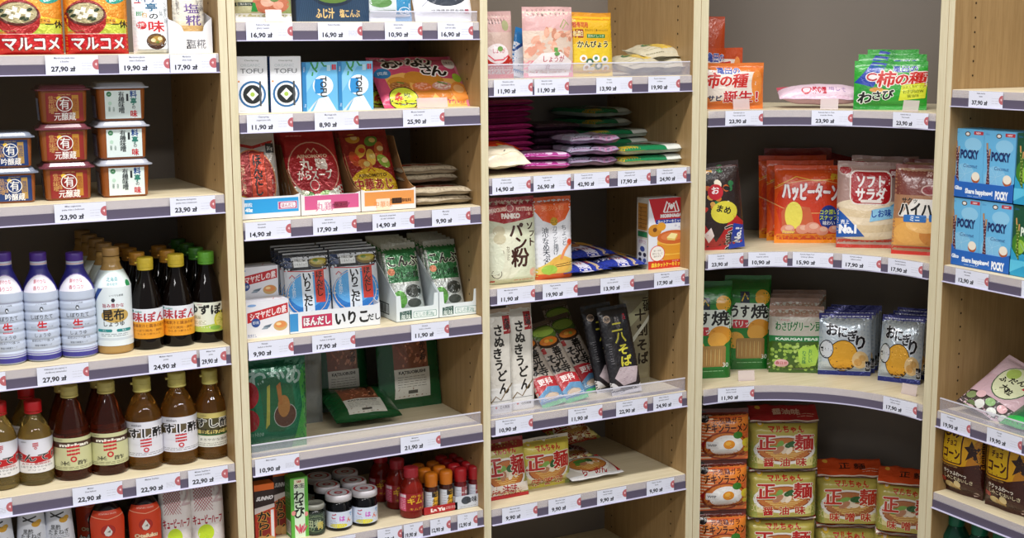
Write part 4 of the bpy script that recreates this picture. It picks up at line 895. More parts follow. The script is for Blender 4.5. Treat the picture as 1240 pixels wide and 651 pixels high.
put(t1, xc, .03+.075, z, 'display carton with a bright blue front panel, stock pouches inside', 'carton', 'stock pouch display cartons')
def hon_art():
    a = Art(.105, .14); a.R(0, 0, 1, 1, 'b8b4ae').P([(.1, .90), (.5, .84), (.95, .90), (.95, .86), (.5, .80), (.1, .86)], 'a82424').E(.45, .38, .50, .42, 'a01c18').ring(.45, .38, .50, .42, .02, 'd88a50').E(.62, .38, .24, .34, 'b83a20').R(.78, .74, .96, .86, '1c1c1c').T('80g', .87, .80, .05, 'd8d8d0')
    a.RR(.40, .10, .74, .76, .01, '1c1414').RR(.41, .105, .73, .755, .01, 'd2401c').T('ほんだし', .57, .66, .115, '1a1212', vert=True, b=.06, sx=1.0).T('一番だしに迫る', .25, .60, .05, 'e0b890', vert=True, b=.02).T('香り味わい', .13, .56, .045, 'e0b890', vert=True, b=.02).E(.15, .12, .2, .1, 'd8b820')
    return a
P = bag('stock_pouch', .105, .14, .02, hon_art(), 'b4b0aa', 'foil', 'flat', 51)
for i in range(3): put(P, xc-.014, .075+i*.018, z+.008, ('silver and red bonito stock pouch, foremost in the blue carton', 'silver bonito stock pouch, second in the blue carton', 'silver bonito stock pouch, rearmost in the blue carton')[i], 'pouch', 'bonito stock pouches', rx=-12, sc=(w*.80/.105, .72, 1.18))
xc, w, h = fit(364, 436, 237, z, .03)
t2 = tray('display_carton', w, .15, .042, .135, 'e2e0e0', BR, front_art(w, .042, 'cf5a8c', lambda a: a.RR(.27, .08, .50, .74, .01, 'e8e4e6').T('丸鶏', .385, .41, .35, 'd07aa0', b=.02).R(.55, .30, .78, .62, '8a2a4a').T('がらスープ', .665, .46, .14, '2a1018', b=.02)))
put(t2, xc, .03+.075, z, 'display carton with a pink front panel, red soup pouches inside', 'carton', 'stock pouch display cartons')
def garas_art():
    a = Art(.115, .145); a.R(0, 0, 1, 1, 'a81820').P([(0, .08), (1, .1), (1, .32), (.8, .22), (.5, .18), (.2, .24), (0, .34)], 'dfe4d6').ring(.5, .50, .48, .36, .018, 'd8a890').E(.5, .5, .455, .335, 'a4161e').T('AJINOMOTO', .5, .67, .045, 'e8c8a8', b=.03, fit=.58).L([(.38, .71), (.45, .77), (.5, .72), (.56, .77), (.62, .71)], .02, 'e8c8a8')
    a.T('丸 鶏', .5, .56, .12, 'f0e6d8', b=.06, fit=.52).T('がらスープ', .5, .42, .10, 'f0e6d8', b=.05, fit=.66).O(.46, .29, .09, 'c03038').ring(.46, .29, .09, .072, .015, 'e8d8c8').E(.30, .14, .14, .08, '6a9a5a').E(.66, .13, .16, .09, '9abc7a').E(.48, .12, .10, .06, 'e8e8d8').E(.78, .17, .08, .04, 'e8ecd8').E(.25, .2, .08, .03, 'd8dcc0').fine(.1, .9, .4, .97, 2, 'd88a80', .01)
    return a
P = bag('soup_pouch', .115, .145, .022, garas_art(), '8e141c', 'foil', 'flat', 53)
for i in range(3): put(P, xc-.010, .070+i*.022, z+.008, 'red chicken soup pouch, ' + ('foremost in the pink carton', 'second in the pink carton', 'third in the pink carton', 'rearmost in the pink carton')[i], 'pouch', 'red chicken soup pouches', rx=-25, sc=(w*.90/.115, .72, 1.20+.02*i))
xc, w, h = fit(437, 503, 230, z, .03)
t3 = tray('display_carton', w, .15, .044, .15, 'e4e0dc', 'b08456', front_art(w, .042, 'e0944c', lambda a: a.RR(.27, .04, .52, .62, .01, 'ecd8c0').T('中華味', .395, .33, .26, 'd8864a').R(.56, .34, .74, .62, '2a1a10').T('うま味調味料', .72, .48, .15, '4a2a14', b=.03)))
put(t3, xc, .03+.075, z, 'display carton with an orange front panel, food print sachets inside', 'carton', 'stock pouch display cartons')
def chuka_art():
    a = Art(.105, .145); a.R(0, 0, 1, 1, '8a1a18')
    for i, (x, y, c) in enumerate(((.25, .88, 'c8942c'), (.62, .84, '5a8a2c'), (.35, .70, 'd8a83c'), (.75, .72, 'c05a2c'), (.55, .62, 'e0b84c'), (.2, .6, 'b84a20'), (.8, .56, '8aa83c'), (.4, .52, 'c87a30'))): a.E(x, y, .15, .07, c, rot=i*23).E(x+.03, y+.01, .07, .035, ['e8d090', 'd8c070', 'c83a20'][i % 3])
    a.E(.5, .22, .50, .26, 'e2b820').T('AJINOMOTO', .5, .38, .045, '5a3a10', b=.03, fit=.6).T('中華あじ', .5, .26, .12, 'b02a20', b=.07, fit=.8, out='e8d880', ob=.02).fine(.2, .1, .8, .16, 2, '7a5a10', .01).L([(.42, .43), (.5, .48), (.57, .43)], .02, 'b02a20'); return a
P = bag('seasoning_sachet', .105, .145, .02, chuka_art(), '7a1818', 'foil', 'flat', 57)
for i in range(3): put(P, xc-.010, .068+i*.022, z+.008, 'red and yellow seasoning sachet, ' + ('foremost in the orange carton', 'second in the orange carton', 'third in the orange carton', 'rearmost in the orange carton')[i], 'sachet', 'seasoning sachets with food print', rx=-28, sc=(w*.88/.105, .72, 1.22+.02*i))
a = Art(.125, .11); a.R(0, 0, 1, 1, '8a7a64').R(0, 0, 1, .3, 'b8aa90').R(.12, .34, .80, .58, '9c3a26').T('開 封', .46, .46, .12, 'c8a080', b=.03).L([(.02, .28), (.4, .3), (.98, .26)], .012, 'e8e0cc').L([(.1, .15), (.5, .18), (.9, .12)], .006, 'd8cdb4')
P = bag('sesame_pack', .125, .11, .02, a, 'a89a84', 'film', 'slab', 59, wav=.004, crink=.002)
xc, w, h = fit(503, 572, 240, z, .04)
for i in range(4): put(P, xc-(.0, .004, .008, .012)[i], .035+.05*(i > 1), z+.012+(0, .019, .044, .062)[i], ('flat sesame pack at the bottom of its pile', 'flat sesame pack, second from the bottom of its pile', 'flat sesame pack, third of its pile', 'flat sesame pack on top of its pile')[i], 'pack', 'flat packs piled by the narrow upright', rx=-90, rz=(2, -4, 3, -2)[i], sc=(w/.125, .82, 1))

z = Z2[3]
a = Art(.090, .072); a.R(0, 0, 1, 1, 'dfe0e6').P([(.05, .42), (.98, .62), (.98, .90), (.05, .70)], 'b8242c').T('シマヤだしの素', .52, .66, .16, 'ecdcdc', b=.07, fit=.84, rot=9, sh=.15).O(.24, .42, .10, '2a4a8c').T('即席', .24, .42, .07, 'dfe4ee').P([(.36, .22), (.45, .32), (.62, .36), (.5, .22)], '8a9aa8').P([(.40, .30), (.60, .34), (.55, .26)], '5a6a78').E(.80, .28, .16, .14, 'c8a468').E(.80, .31, .13, .09, 'd88a50').E(.76, .33, .06, .04, 'e8cc90').T('粉末だし', .15, .07, .08, '2a5a9c', fit=.2).E(.16, .90, .10, .035, '7aa0d0')
b = Art(.05, .072); b.R(0, 0, 1, 1, 'c9cad2').fine(.1, .1, .9, .9, 7, '9a9aa4', .02); c = Art(.09, .05); c.R(0, 0, 1, 1, 'd6d8e0').fine(.1, .3, .6, .7, 2, '8a90a8', .01).L([(.7, .3), (.8, .7), (.9, .3)], .02, 'b8242c')
P = box_pack('stock_box', .09, .072, .05, 'dfe0e6', {'front': a, 'left': b, 'top': c})
xc, w, h = fit(297, 350, 364, z, .03, .03); s = w/.09; GS = 'stacked boxes of soup stock'
put(P, xc, .055, z, 'white and red soup stock box standing in front', 'box', GS, sc=(s, 1, h/.072)); put(P, xc-.004, .112, z, 'soup stock box hidden behind, under another one', 'box', GS, sc=(s, 1, .95), rz=1)
put(P, xc-.002, .112, z+.0687, 'white and red soup stock box on top of the pair behind', 'box', GS, sc=(s, 1, .98), rz=1)
put(box_pack('stock_box', .08, .06, .05, '8a1c20', {}), xc-.008, .30, z, 'dark red stock box far back in the shade', 'box', rz=4, sc=(1, 1, 2.1))
xc, w, h = fit(351, 460, 372, z, .03, .03)
a = Art(w, .045); a.R(.0, .10, .09, .95, '3a8cc8').R(.13, .22, .46, .80, 'b8243c').R(.135, .24, .455, .78, 'c0305a').T('ほんだし', .295, .51, .34, 'f0e8ec', b=.08, fit=.29, out='4a1018', ob=.03).T('いりこ', .68, .50, .52, '1a1a1a', b=.07, fit=.36).T('だし', .93, .42, .26, '1a1a1a', b=.06).L([(0, .02), (1, .02)], .004, 'b8bcc4')
b = Art(.15, .045); b.R(0, 0, 1, 1, 'd0d4da')
t4 = tray('display_carton', w, .15, .045, .115, 'dfe3e8', 'd0d4da', a, True); put(t4, xc, .03+.075, z, 'white display carton with large black brush lettering', 'carton')
def iriko_art():
    a = Art(.095, .15); a.R(0, 0, 1, 1, 'c8ccd2').R(0, .76, 1, .98, '1e2024').E(.76, .86, .22, .075, '6a5a20').E(.76, .87, .18, .05, 'a89a3a').E(.70, .88, .06, .02, '5a7a2a').R(.20, .80, .52, .93, 'd8dcdc').T('手軽に便利', .36, .89, .03, '2a2a2a', fit=.28).T('うまみアップ', .36, .84, .03, '2a2a2a', fit=.28).R(0, .80, .16, .94, '2a3a5c').L([(0, .76), (.5, .735), (1, .76)], .02, 'b02a30').L([(.08, .66), (.14, .70), (.2, .66)], .02, 'b83040')
    a.oy = .07
    a.E(.5, .34, .5, .32, '3a8cd0').E(.5, .34, .5, .32, '2c74bc', a0=180, a1=360).E(.45, .40, .4, .22, '5aa4dc').ring(.48, .36, .46, .28, .012, 'e8c8a0').R(.34, .12, .60, .66, 'dfe6ec').T('いりこだし', .47, .60, .10, '161616', vert=True, b=.06).R(.64, .24, .86, .68, 'c83a2c').T('ほんだし', .75, .62, .075, '1a1010', vert=True, b=.04).T('うまみ豊か', .16, .55, .045, 'd8e8f2', vert=True)
    return a
P = bag('stock_pouch', .095, .15, .02, iriko_art(), 'c4c8ce', 'film', 'flat', 61)
for i, (l, r) in enumerate(((345, 399), (401, 457))):
    x2, w2, h2 = fit(l, r, 288, z, .08)
    for k in range(4): put(P, x2-.002*k, .065+k*.02, z+.006, ('blue and white sardine stock pouch, ', 'blue and white sardine stock pouch, ')[i] + ('first file, ', 'second file, ')[i] + ('foremost', 'second in line', 'third in line', 'rearmost')[k], 'pouch', 'sardine stock pouches in the white carton', rx=-8, sc=(w2/.095, .82, 1.05+.02*k))
def konbu_art():
    a = Art(.07, .15); a.R(0, 0, 1, 1, 'b8bcb4').R(0, .45, 1, .93, '1d6a34').P([(0, .93), (0, .86), (.5, .82), (1, .86), (1, .93)], '2a7a40').T('こんぶ', .55, .74, .12, '14180f', b=.08, fit=.9, out='d8e0c8', ob=.03).T('だしの素', .58, .55, .07, '10301a', b=.05, fit=.7).E(.16, .60, .1, .05, 'a85a2a').R(.2, .05, .95, .42, 'c2c8c4').E(.72, .32, .22, .09, '3a403a').E(.30, .22, .2, .12, '5aa040').E(.70, .16, .2, .06, '4a504a').P([(.0, .18), (.3, .12), (.5, .0), (0, 0)], '5ab8b0').fine(.5, .02, .95, .06, 2, '3a6a4a', .014)
    return a
P = bag('kelp_stock_sachet', .07, .15, .014, konbu_art(), 'a8aca4', 'foil', 'flat', 63)
for i, (l, r) in enumerate(((480, 531), (532, 579))):
    xc, w, h = fit(l, r, 372, z, .03, .03)
    a = Art(w, .045); a.P([(.08, .10), (.36, .12), (.36, .55), (.08, .5)], '1e4a40').T('ひっとり', .22, .42, .18, 'd8e4e0', fit=.2).T('風味', .22, .22, .2, 'd8e4e0', b=.03).RR(.40, .14, .95, .46, .02, '4a8a80').RR(.41, .16, .94, .44, .02, 'dde6e6').T('だしの素28g', .67, .30, .18, '4a8a80', fit=.44)
    b = Art(.16, .05); b.R(.15, .2, .75, .7, '2a3238').R(.17, .25, .73, .65, 'cfd6d8')
    for q in range(14): b.R(.19+q*.038, .28, .20+q*.038+.008*(q % 3), .62, '2a3238')
    tt = tray('display_carton', w, .16, .030, .13, 'dbe4e6', 'ccd4d8', a, False, cut=.028, left_art=b); put(tt, xc, .03+.08, z, ('pale display carton of kelp stock next to the sardine stock', 'pale display carton of kelp stock beside the narrow upright')[i], 'carton', 'pale kelp stock cartons')
    for k in range(5): put(P, xc-.003, .072+k*.021, z+.004, 'green kelp stock sachet, ' + ('inner carton, ', 'outer carton, ')[i] + ('foremost', 'second in line', 'middle of its file', 'fourth in line', 'rearmost')[k], 'sachet', 'green kelp stock sachets', rx=-20, sc=(w*.82/.07, 1, 1.10+.012*k))

z = Z2[4]
a = Art(.115, .165); a.R(0, 0, 1, 1, '0e5c3e').P([(.75, .0), (1, .0), (1, .9), (.86, .8), (.92, .45)], '3a8a3c').T('わかめ', .48, .80, .15, '8aa498', b=.07, fit=.84).E(.06, .62, .14, .14, '8a1c24').E(.06, .35, .14, .12, '7c1a20').P([(.28, .30), (.2, .78), (.5, .80), (.56, .74), (.75, .70), (.8, .4), (.6, .2), (.34, .22)], '1a5030').O(.62, .38, .19, '9aa09a').O(.62, .38, .18, '4a3024').E(.60, .48, .10, .12, '8a6030').P([(.33, .70), (.38, .72), (.36, .3), (.30, .25)], '8a8a3a').P([(.48, .70), (.55, .74), (.58, .5), (.52, .5)], '8a5a2a').fine(.1, .05, .7, .12, 3, '4a8a68', .008).T('カットわかめ', .16, .2, .04, '9ab8a8', fit=.22)
stand(bag('wakame_bag', .115, .165, .035, a, '0d5a3c', 'foil', 'pillow', 71, wav=.004, pinch=.03), 296, 371, 431, z, .045, .115, .165, 'glossy green wakame bag standing beside the upright', 'bag', rz=0)
stand(bag('clear_pack', .06, .12, .02, None, '6c706c', 'film', 'pillow', 72), 362, 390, 428, z, .20, .06, .12, 'greyish pack standing behind the green wakame bag', 'pack')
def katsu_art():
    a = Art(.12, .16); a.R(0, 0, 1, 1, '124a26').R(.22, .14, .80, .92, '7a4a34')
    rnd = random.Random(5)
    for i in range(60): x, y = rnd.uniform(.24, .78), rnd.uniform(.48, .9); a.E(x, y, rnd.uniform(.02, .05), rnd.uniform(.008, .02), rnd.choice(['a8684a', 'c08868', '8a4e38', 'b87858', '6a3424']), n=7, rot=rnd.uniform(0, 180))
    a.R(.22, .12, .82, .46, 'c8c8be').T('KATSUOBUSHI', .52, .42, .035, '2a2a24', b=.04, fit=.46).T('花かつお', .72, .78, .06, '1c1612', vert=True, b=.04).fine(.27, .24, .76, .38, 5, '6a6a62', .008).R(.44, .17, .60, .21, '4a4a44')
    return a
P = bag('bonito_flake_bag', .12, .16, .03, katsu_art(), '12401f', 'film', 'pillow', 73, wav=.003)
stand(P, 382, 447, 392, z, .27, .12, .16, 'green bonito flake bag standing at the back, nearer the wakame', 'bag', 'green bonito flake bags', rx=-8)
stand(P, 460, 534, 390, z, .21, .12, .16, 'green bonito flake bag standing at the back, nearer the narrow upright', 'bag', 'green bonito flake bags', rx=-8)
p = onZ(448, 512, z+.01); put(P, p.x, p.y+.0, z+.018, 'green bonito flake bag lying flat on the shelf', 'bag', 'green bonito flake bags', rx=-76, rz=-4, sc=(1.28, 1, 1.0))

z = Z2[5]
def mustard():
    a = Art(.040, .135); a.R(0, 0, 1, 1, 'c84a1c').R(0, .62, 1, .90, '2a1814').R(0, .9, 1, 1, 'd8641c').T('SUNNO', .5, .77, .06, 'dcd8d8', b=.07, fit=.84, sh=.3).P([(0, .62), (1, .66), (1, .60), (0, .52)], 'cfc4c0').R(0, 0, .15, .52, 'a82a18')
    a.P([(.15, .0), (.75, .0), (.75, .56), (.15, .52)], '7c1c18').R(.80, .05, .95, .56, 'dcd8d8').T('からし', .45, .47, .13, '140e0c', vert=True, b=.10, out='e0a040', ob=.03, sx=1.2).E(.3, .08, .3, .07, 'b88a50').E(.72, .05, .3, .08, 'c89c60'); return a
b = Art(.03, .135); b.R(0, 0, 1, 1, '8a2a14').fine(.1, .1, .9, .9, 10, 'd8a080', .02); c = Art(.04, .03); c.R(0, 0, 1, 1, 'd8702a')
P = box_pack('mustard_box', .040, .135, .03, 'b8401c', {'front': mustard(), 'left': b, 'top': c})
stand(P, 306, 330, 583, z, .045, .040, .135, 'orange and black mustard box in front by the upright', 'box', 'mustard tube boxes', ks=.98); stand(P, 329, 347, 577, z, .085, .040, .135, 'orange and black mustard box set back, touching the green box', 'box', 'mustard tube boxes', ks=1.08)
a = Art(.042, .14); a.R(0, 0, 1, 1, '5cae3c').R(.20, .0, .80, .84, 'd8ead0').T('House', .5, .93, .03, 'c02a2a', b=.03, fit=.4).RR(.22, .85, .82, .97, .03, 'e4e4c4').T('S&B', .5, .935, .035, 'b02828', b=.03).T('本生', .5, .86, .06, '1c1c14', b=.07, fit=.62, out='ecece0').T('わさび', .48, .70, .13, '14140f', vert=True, b=.06, sx=1.1)
for i in range(6): a.E(.32+.09*i, .16-.03*(i % 2), .05, .07, ['c03048', 'd87088', 'c84a60'][i % 3], rot=25-12*i)
a.E(.15, .42, .12, .04, 'e0908a').E(.88, .38, .10, .04, 'e0908a')
b = Art(.035, .14); b.R(0, 0, 1, 1, '3c8a30').fine(.15, .5, .85, .9, 6, 'b8dca8', .02).R(.1, .05, .9, .28, 'c8d0c8')
for q in range(10): b.R(.14+q*.07, .07, .16+q*.07+.01*(q % 3), .26, '2a3a2a')
P = box_pack('wasabi_box', .042, .14, .035, '55a83a', {'front': a, 'left': b}); stand(P, 349, 370, 575, z, .05, .042, .14, 'green wasabi box with black brush lettering', 'box')
def jar(nm, r, hb, lidc, labfn, bodyc, lz, lh, lidart=None, lidh=.014):
    t = empty(nm); body('jar_body', [(r-.003, 0), (r-.0005, .002), (r, .005), (r, hb*.80), (r-.002, hb*.90), (r-.005, hb*.98), (r-.006, hb), (0, hb)], bodyc, t)
    curved_label('body_label', r+.0002, lz, lh, 200, 'dfe3ec', labfn, t, n=32)
    g = G(); g.lathe([(r-.001, hb*.985), (r+.0008, hb), (r+.0008, hb+lidh-.003), (r-.0006, hb+lidh), (r-.004, hb+lidh), (r-.005, hb+lidh-.001), (0, hb+lidh-.001)], M(lidc, 'plastic'), 36)
    if lidart:
        k = Art(2*r, 2*r); lidart(k); k.bake(g, lambda u, v, o: (u-r, v-r, hb+lidh-.0008+o), 'plastic')
    child(g.obj('lid'), t); return t
def goh(a): a.R(0, 0, 1, 1, 'cfd8e8').T('ご', .34, .72, .26, 'b8244c', b=.06).T('は', .52, .58, .28, 'c83ac0', b=.06).T('ん', .68, .46, .26, 'd85a28', b=.06).T('で', .74, .76, .2, '2a8ac8', b=.05).E(.44, .14, .2, .14, 'd8d03a').fine(.25, .02, .4, .5, 5, '7a8ab8', .01)
def lidr(k): k.ring(.5, .5, .495, .495, .15, 'b8202c').E(.5, .5, .34, .39, 'd4d6dc').E(.5, .5, .17, .15, 'a83040').E(.5, .5, .08, .05, 'e0dcdc')
dark = liquid('seaweed_paste', '0c0d10', .1)
PJ = jar('seaweed_paste_jar', .0285, .066, 'c8c4c8', goh, dark, .008, .036, lidr)
for px, Y, lab in ((410, .052, 'jar of seaweed paste with red ringed lid, front, beside the small green-black jar'), (441, .052, 'jar of seaweed paste with red ringed lid, front, nearer the kimchi bottles'), (396, .118, 'jar with red ringed lid, second row beside the wasabi box'), (428, .118, 'jar with red ringed lid, second row, middle of the jars'), (386, .185, 'jar with red ringed lid, third row in the shade by the wasabi box'), (418, .185, 'jar with red ringed lid, third row in the shade')):
    put(PJ, solveX(px, Y, z+.05), Y, z, lab, 'jar', 'seaweed paste jars', rz=-10, sc=1.0)
def smallj(a): a.R(0, 0, 1, 1, '28382c').T('佃煮', .42, .5, .3, 'a8b490', b=.04).T('青', .62, .4, .3, 'c8b860', b=.04).T('のり', .3, .25, .2, '8aa880').ring(.5, .5, .3, .4, .02, '6a7a58').fine(.25, .7, .75, .95, 3, '8a9a80', .012)
PJ2 = jar('condiment_jar', .0215, .058, '8a8a80', smallj, M('1e241c', 'gloss'), .004, .046, None, .010); put(PJ2, solveX(381, .045, z+.03), .045, z, 'small dark jar between the wasabi box and the paste jars', 'jar', rz=-10)
def kim(a): a.R(.02, 0, 1, 1, '8a1418').P([(.02, .05), (.30, .0), (.30, 1), (.02, .95)], 'c84a6c').R(.12, .78, .30, .95, 'dcc8d0').T('キムチ', .62, .58, .30, 'd8a820', b=.10, fit=.56).T('のもと', .62, .85, .13, 'd8a820', b=.05, fit=.4).T('キムチの素', .64, .12, .12, 'd8a820', b=.03, fit=.5).fine(.14, .1, .28, .7, 8, 'ecb0c0', .012)
def kimchi():
    t = empty('kimchi_base_bottle'); r = .0265
    body('bottle_body', [(.023, 0), (r-.001, .002), (r, .006), (r, .060), (r-.002, .072), (r-.008, .084), (.0165, .088), (.0165, .092), (0, .093)], liquid('chilli_sauce', '8c2016', .35), t)
    curved_label('body_label', r+.0002, .018, .040, 210, '8a1418', kim, t, n=32); curved_label('neck_label', r-.0035, .066, .016, 70, 'dcd4d0', lambda a: a.L([(.3, .2), (.5, .8), (.7, .2)], .08, '2a2224').T('辛', .5, .4, .4, '2a2224', b=.04), t, r1=.0172, n=14)
    cap_ribbed('cap', .0165, .089, .024, 'a82430', t); return t
PB = kimchi()
for px, Y, lab, top in ((498, .045, 'red kimchi base bottle, foremost of three', 566), (481, .115, 'red kimchi base bottle, middle of three, set back', 557), (461, .18, 'red kimchi base bottle, rearmost of three in the shade', 552)):
    put(PB, solveX(px, Y, z+.05), Y, z, lab, 'bottle', 'red kimchi base bottles', rz=-8, sc=1.0)
def rayu(capc, labfn, bc):
    t = empty('chilli_oil_jar'); r = .0150
    body('jar_body', [(r-.002, 0), (r, .002), (r, .052), (r-.002, .056), (.0122, .060), (0, .061)], M(bc, 'gloss'), t, 28)
    curved_label('body_label', r+.0002, .004, .042, 200, 'dfe3e8', labfn, t, n=24)
    g = G(); g.lathe([(.0135, .056), (.0148, .057), (.0150, .080), (.0135, .084), (.009, .0858), (0, .086)], M(capc, 'plastic'), 30)
    child(g.obj('cap'), t); return t
def ray1(a): a.R(0, 0, 1, 1, 'c8ccd4').P([(.40, 0), (1, 0), (1, 1), (.52, 1), (.52, .7)], 'd8a41c').R(.44, .72, 1, 1, '2a201c').T('ラー油', .66, .50, .20, '1c1410', b=.08, fit=.40).T('辛味', .66, .24, .18, '8a1c14', b=.06).fine(.2, .1, .42, .9, 6, '7a7e88', .014)
def ray2(a): a.R(0, 0, 1, 1, 'c4c8d2').R(.45, .2, 1, 1, '8a1c20').T('一味', .62, .70, .18, 'e0d8d4', b=.05).T('唐辛子', .66, .40, .16, '161418', b=.06, fit=.4).fine(.2, .1, .42, .9, 5, '6a7080', .014)
R1 = rayu('d87a1c', ray1, '3a1810'); R2 = rayu('b01c24', ray2, '5a1014')
def small_tray(xa, xb, Y, d, h, col, txt=None, tc='f0e0dc'):
    x0 = solveX(xa, Y, z+.01); x1 = solveX(xb, Y, z+.01); w = x1-x0; g = G(); m = M(col, 'card'); t = .001
    g.box(-w/2, w/2, 0, t, 0, h, m); g.box(-w/2, w/2, d-t, d, 0, h, m); g.box(-w/2, -w/2+t, 0, d, 0, h, m); g.box(w/2-t, w/2, 0, d, 0, h, m); g.box(-w/2, w/2, 0, d, 0, .0008, m)
    a = Art(w, h)
    if txt: a.T(txt, .42, .5, .42, tc, b=.08, fit=.42).fine(.66, .3, .95, .7, 2, tc, .01)
    else: a.fine(.2, .1, .8, .2, 1, '5a5a62', .012).E(.42, .62, .18, .3, '3a424c').T('七味', .62, .62, .36, '2a2e34', b=.04)
    a.bake(g, lambda u, v, o: (u-w/2, -o, v), 'card'); return g.obj('counter_tray'), (x0+x1)/2
o, xc = small_tray(513, 554, .028, .18, .018, 'a81c22', 'La Yu'); put(o, xc, .028, z, 'red cardboard tray holding the orange capped chilli oil', 'tray')
for i, (px, Y) in enumerate(((522, .047), (540, .047), (522, .082), (540, .082), (522, .117), (540, .117))):
    put(R1, solveX(px, .047, z+.05), Y, z+.0012, 'orange capped chilli oil jar, ' + ('front row, outer', 'front row, inner', 'second row, outer', 'second row, inner', 'third row, outer', 'third row, inner')[i], 'jar', 'orange capped chilli oil jars', rz=-6, sc=(1, 1, 1.06))
o, xc = small_tray(551, 583, .028, .18, .030, 'c6ccd6'); put(o, xc, .028, z, 'white cardboard tray holding the red capped pepper jars', 'tray')
for i, (px, Y) in enumerate(((557.5, .047), (574.5, .047), (557.5, .081), (574.5, .081), (557.5, .115), (574.5, .115), (557.5, .149), (574.5, .149))):
    put(R2, solveX(px, .047, z+.05), Y, z+.0012, 'red capped pepper jar, ' + ('front row, next to the orange caps', 'front row, by the narrow upright', 'second row, next to the orange caps', 'second row, by the upright', 'third row, inner', 'third row, outer', 'rear row, inner', 'rear row, outer')[i], 'jar', 'red capped pepper jars', rz=-6, sc=(.96, .96, 1.06))
# ================================================================== BAY 3
z = Z3[0]
def ginger(pink, seed):
    a = Art(.105, .15); a.R(0, 0, 1, 1, 'd8c4b4').R(0, .66, 1, 1, 'd4a8a6')
    for i in range(9): a.T(random.Random(seed+i).choice(['しんしん', 'おすし', 'がり生姜', 'あまず', 'うす切り']), .10+.09*i, .95, .022, '4a4a44', vert=True, sx=1.3)
    a.L([(.7, .70), (.8, .82), (.9, .74)], .02, '8a9a5a').L([(.75, .68), (.85, .78)], .02, 'a8b070')
    rnd = random.Random(seed)
    for i in range(36): x, y = rnd.uniform(.05, .95), rnd.uniform(.30, .66); a.E(x, y, rnd.uniform(.05, .12), rnd.uniform(.02, .05), rnd.choice(['e0a890', 'd89880', 'ecc0a8', 'c88a70', 'e8b49c']), n=9, rot=rnd.uniform(0, 180))
    a.R(0, 0, 1, .24, 'e08a94' if pink else 'dcc8c0').P([(.06, .16), (.3, .34), (.7, .36), (.96, .22), (.9, .02), (.1, .02)], 'ece4e2').T('しょうが', .56, .26, .075, 'b83a50', b=.03, fit=.44).T('白', .44, .15, .05, '9a4a60').E(.62, .33, .06, .03, '6aa05a').R(.56, .36, .64, .42, '5a9a4a').fine(.2, .05, .8, .12, 2, 'c07a84', .01)
    return a
def ginger2():
    a = Art(.09, .13); a.R(0, 0, 1, 1, 'c8aca0').R(0, .68, 1, 1, 'c49c98')
    for i in range(7): a.T('しんしん新生姜', .12+.1*i, .95, .02, '4a4a44', vert=True, sx=1.3)
    a.E(.72, .78, .12, .08, '9a9a70').P([(0, 0), (1, 0), (1, .26), (.6, .4), (0, .34)], 'b8281c').E(.42, .36, .36, .15, 'e6dada').T('しょうが', .46, .40, .06, 'b8284c', b=.03, fit=.4).E(.5, .43, .09, .04, '6a9a4a').L([(.12, .34), (.3, .26), (.6, .27), (.8, .34)], .03, 'd84a5c').fine(.1, .08, .9, .16, 1, 'e8c0b8', .02)
    return a
P = bag('ginger_pouch', .09, .13, .03, ginger2(), 'c8a8a0', 'film', 'pillow', 81, wav=.003)
stand(P, 585, 622, 13, z, .05, .09, .13, 'pink ginger pouch with red base, half hidden by the narrow upright', 'pouch', 'pickled ginger pouches', rx=-6)
a = Art(.08, .11); a.R(0, 0, 1, 1, '2a78b8').P([(0, 0), (.7, 0), (.5, .6), (0, .7)], 'dfe4ec').L([(.0, .5), (.6, .9)], .08, '2a4a8a')
put(bag('blue_sachet', .06, .11, .012, a, '3a88c4', 'film', 'flat', 82), solveX(631, .07, z+.04), .075, z, 'blue and white sachet between the two ginger pouches', 'sachet', rx=-8, ry=14)
P = bag('ginger_pouch', .105, .15, .03, ginger(True, 4), 'd8bcb0', 'film', 'pillow', 83, wav=.003)
stand(P, 634, 694, 8, z, .045, .105, .15, 'tall pale ginger pouch with thin text columns, fully in view', 'pouch', 'pickled ginger pouches', rx=-3)
a = Art(.09, .14); a.R(0, 0, 1, 1, 'd8a81c').R(0, .88, 1, 1, 'c8841c').P([(0, .0), (1, 0), (1, .55), (0, .5)], 'e0c030').E(.5, .95, .4, .05, 'd8942a').T('巻寿司用', .20, .80, .07, 'b83a20', b=.05, fit=.34).R(.03, .60, .26, .73, '8a2a1c').T('無漂白', .145, .665, .07, 'e8d8a0', b=.03, fit=.2).T('あまからく煮つけるだけ', .58, .72, .03, '3a2a10', fit=.56).R(.34, .60, .78, .66, '2a7a3c').T('昆布だしつき', .56, .63, .035, 'e8e8c0', fit=.38).T('かんぴょう', .48, .50, .085, '201808', b=.06, fit=.72, out='ece0a0')
for i, (x, y, r, c) in enumerate(((.25, .28, .12, 'e8e8e8'), (.40, .22, .13, '3a6a50'), (.55, .28, .12, 'f0f0ee'), (.33, .14, .12, 'f0eee8'), (.62, .16, .13, '4a6a50'), (.76, .26, .12, 'e8e0d8'), (.80, .12, .12, 'd8d4c8'), (.47, .10, .10, 'e8e8e0'))): a.O(.0+x, y, r*.72, c).O(x, y, r*.36, ['b8843a', 'e8e8e0', '5a8a6a'][i % 3])
P = bag('gourd_strip_pouch', .09, .14, .025, a, 'd8a81c', 'film', 'flat', 84, wav=.003)
stand(P, 691, 742, 15, z, .055, .09, .14, 'yellow gourd strip pouch standing beside the ginger', 'pouch', rx=-4)
def pale_lying(): a = Art(.13, .10); a.R(0, 0, 1, 1, 'bcb49a').E(.55, .55, .3, .3, 'd0b04a').E(.3, .6, .12, .12, '3a6a4a').fine(.1, .1, .5, .4, 3, '8a8468', .01); return a
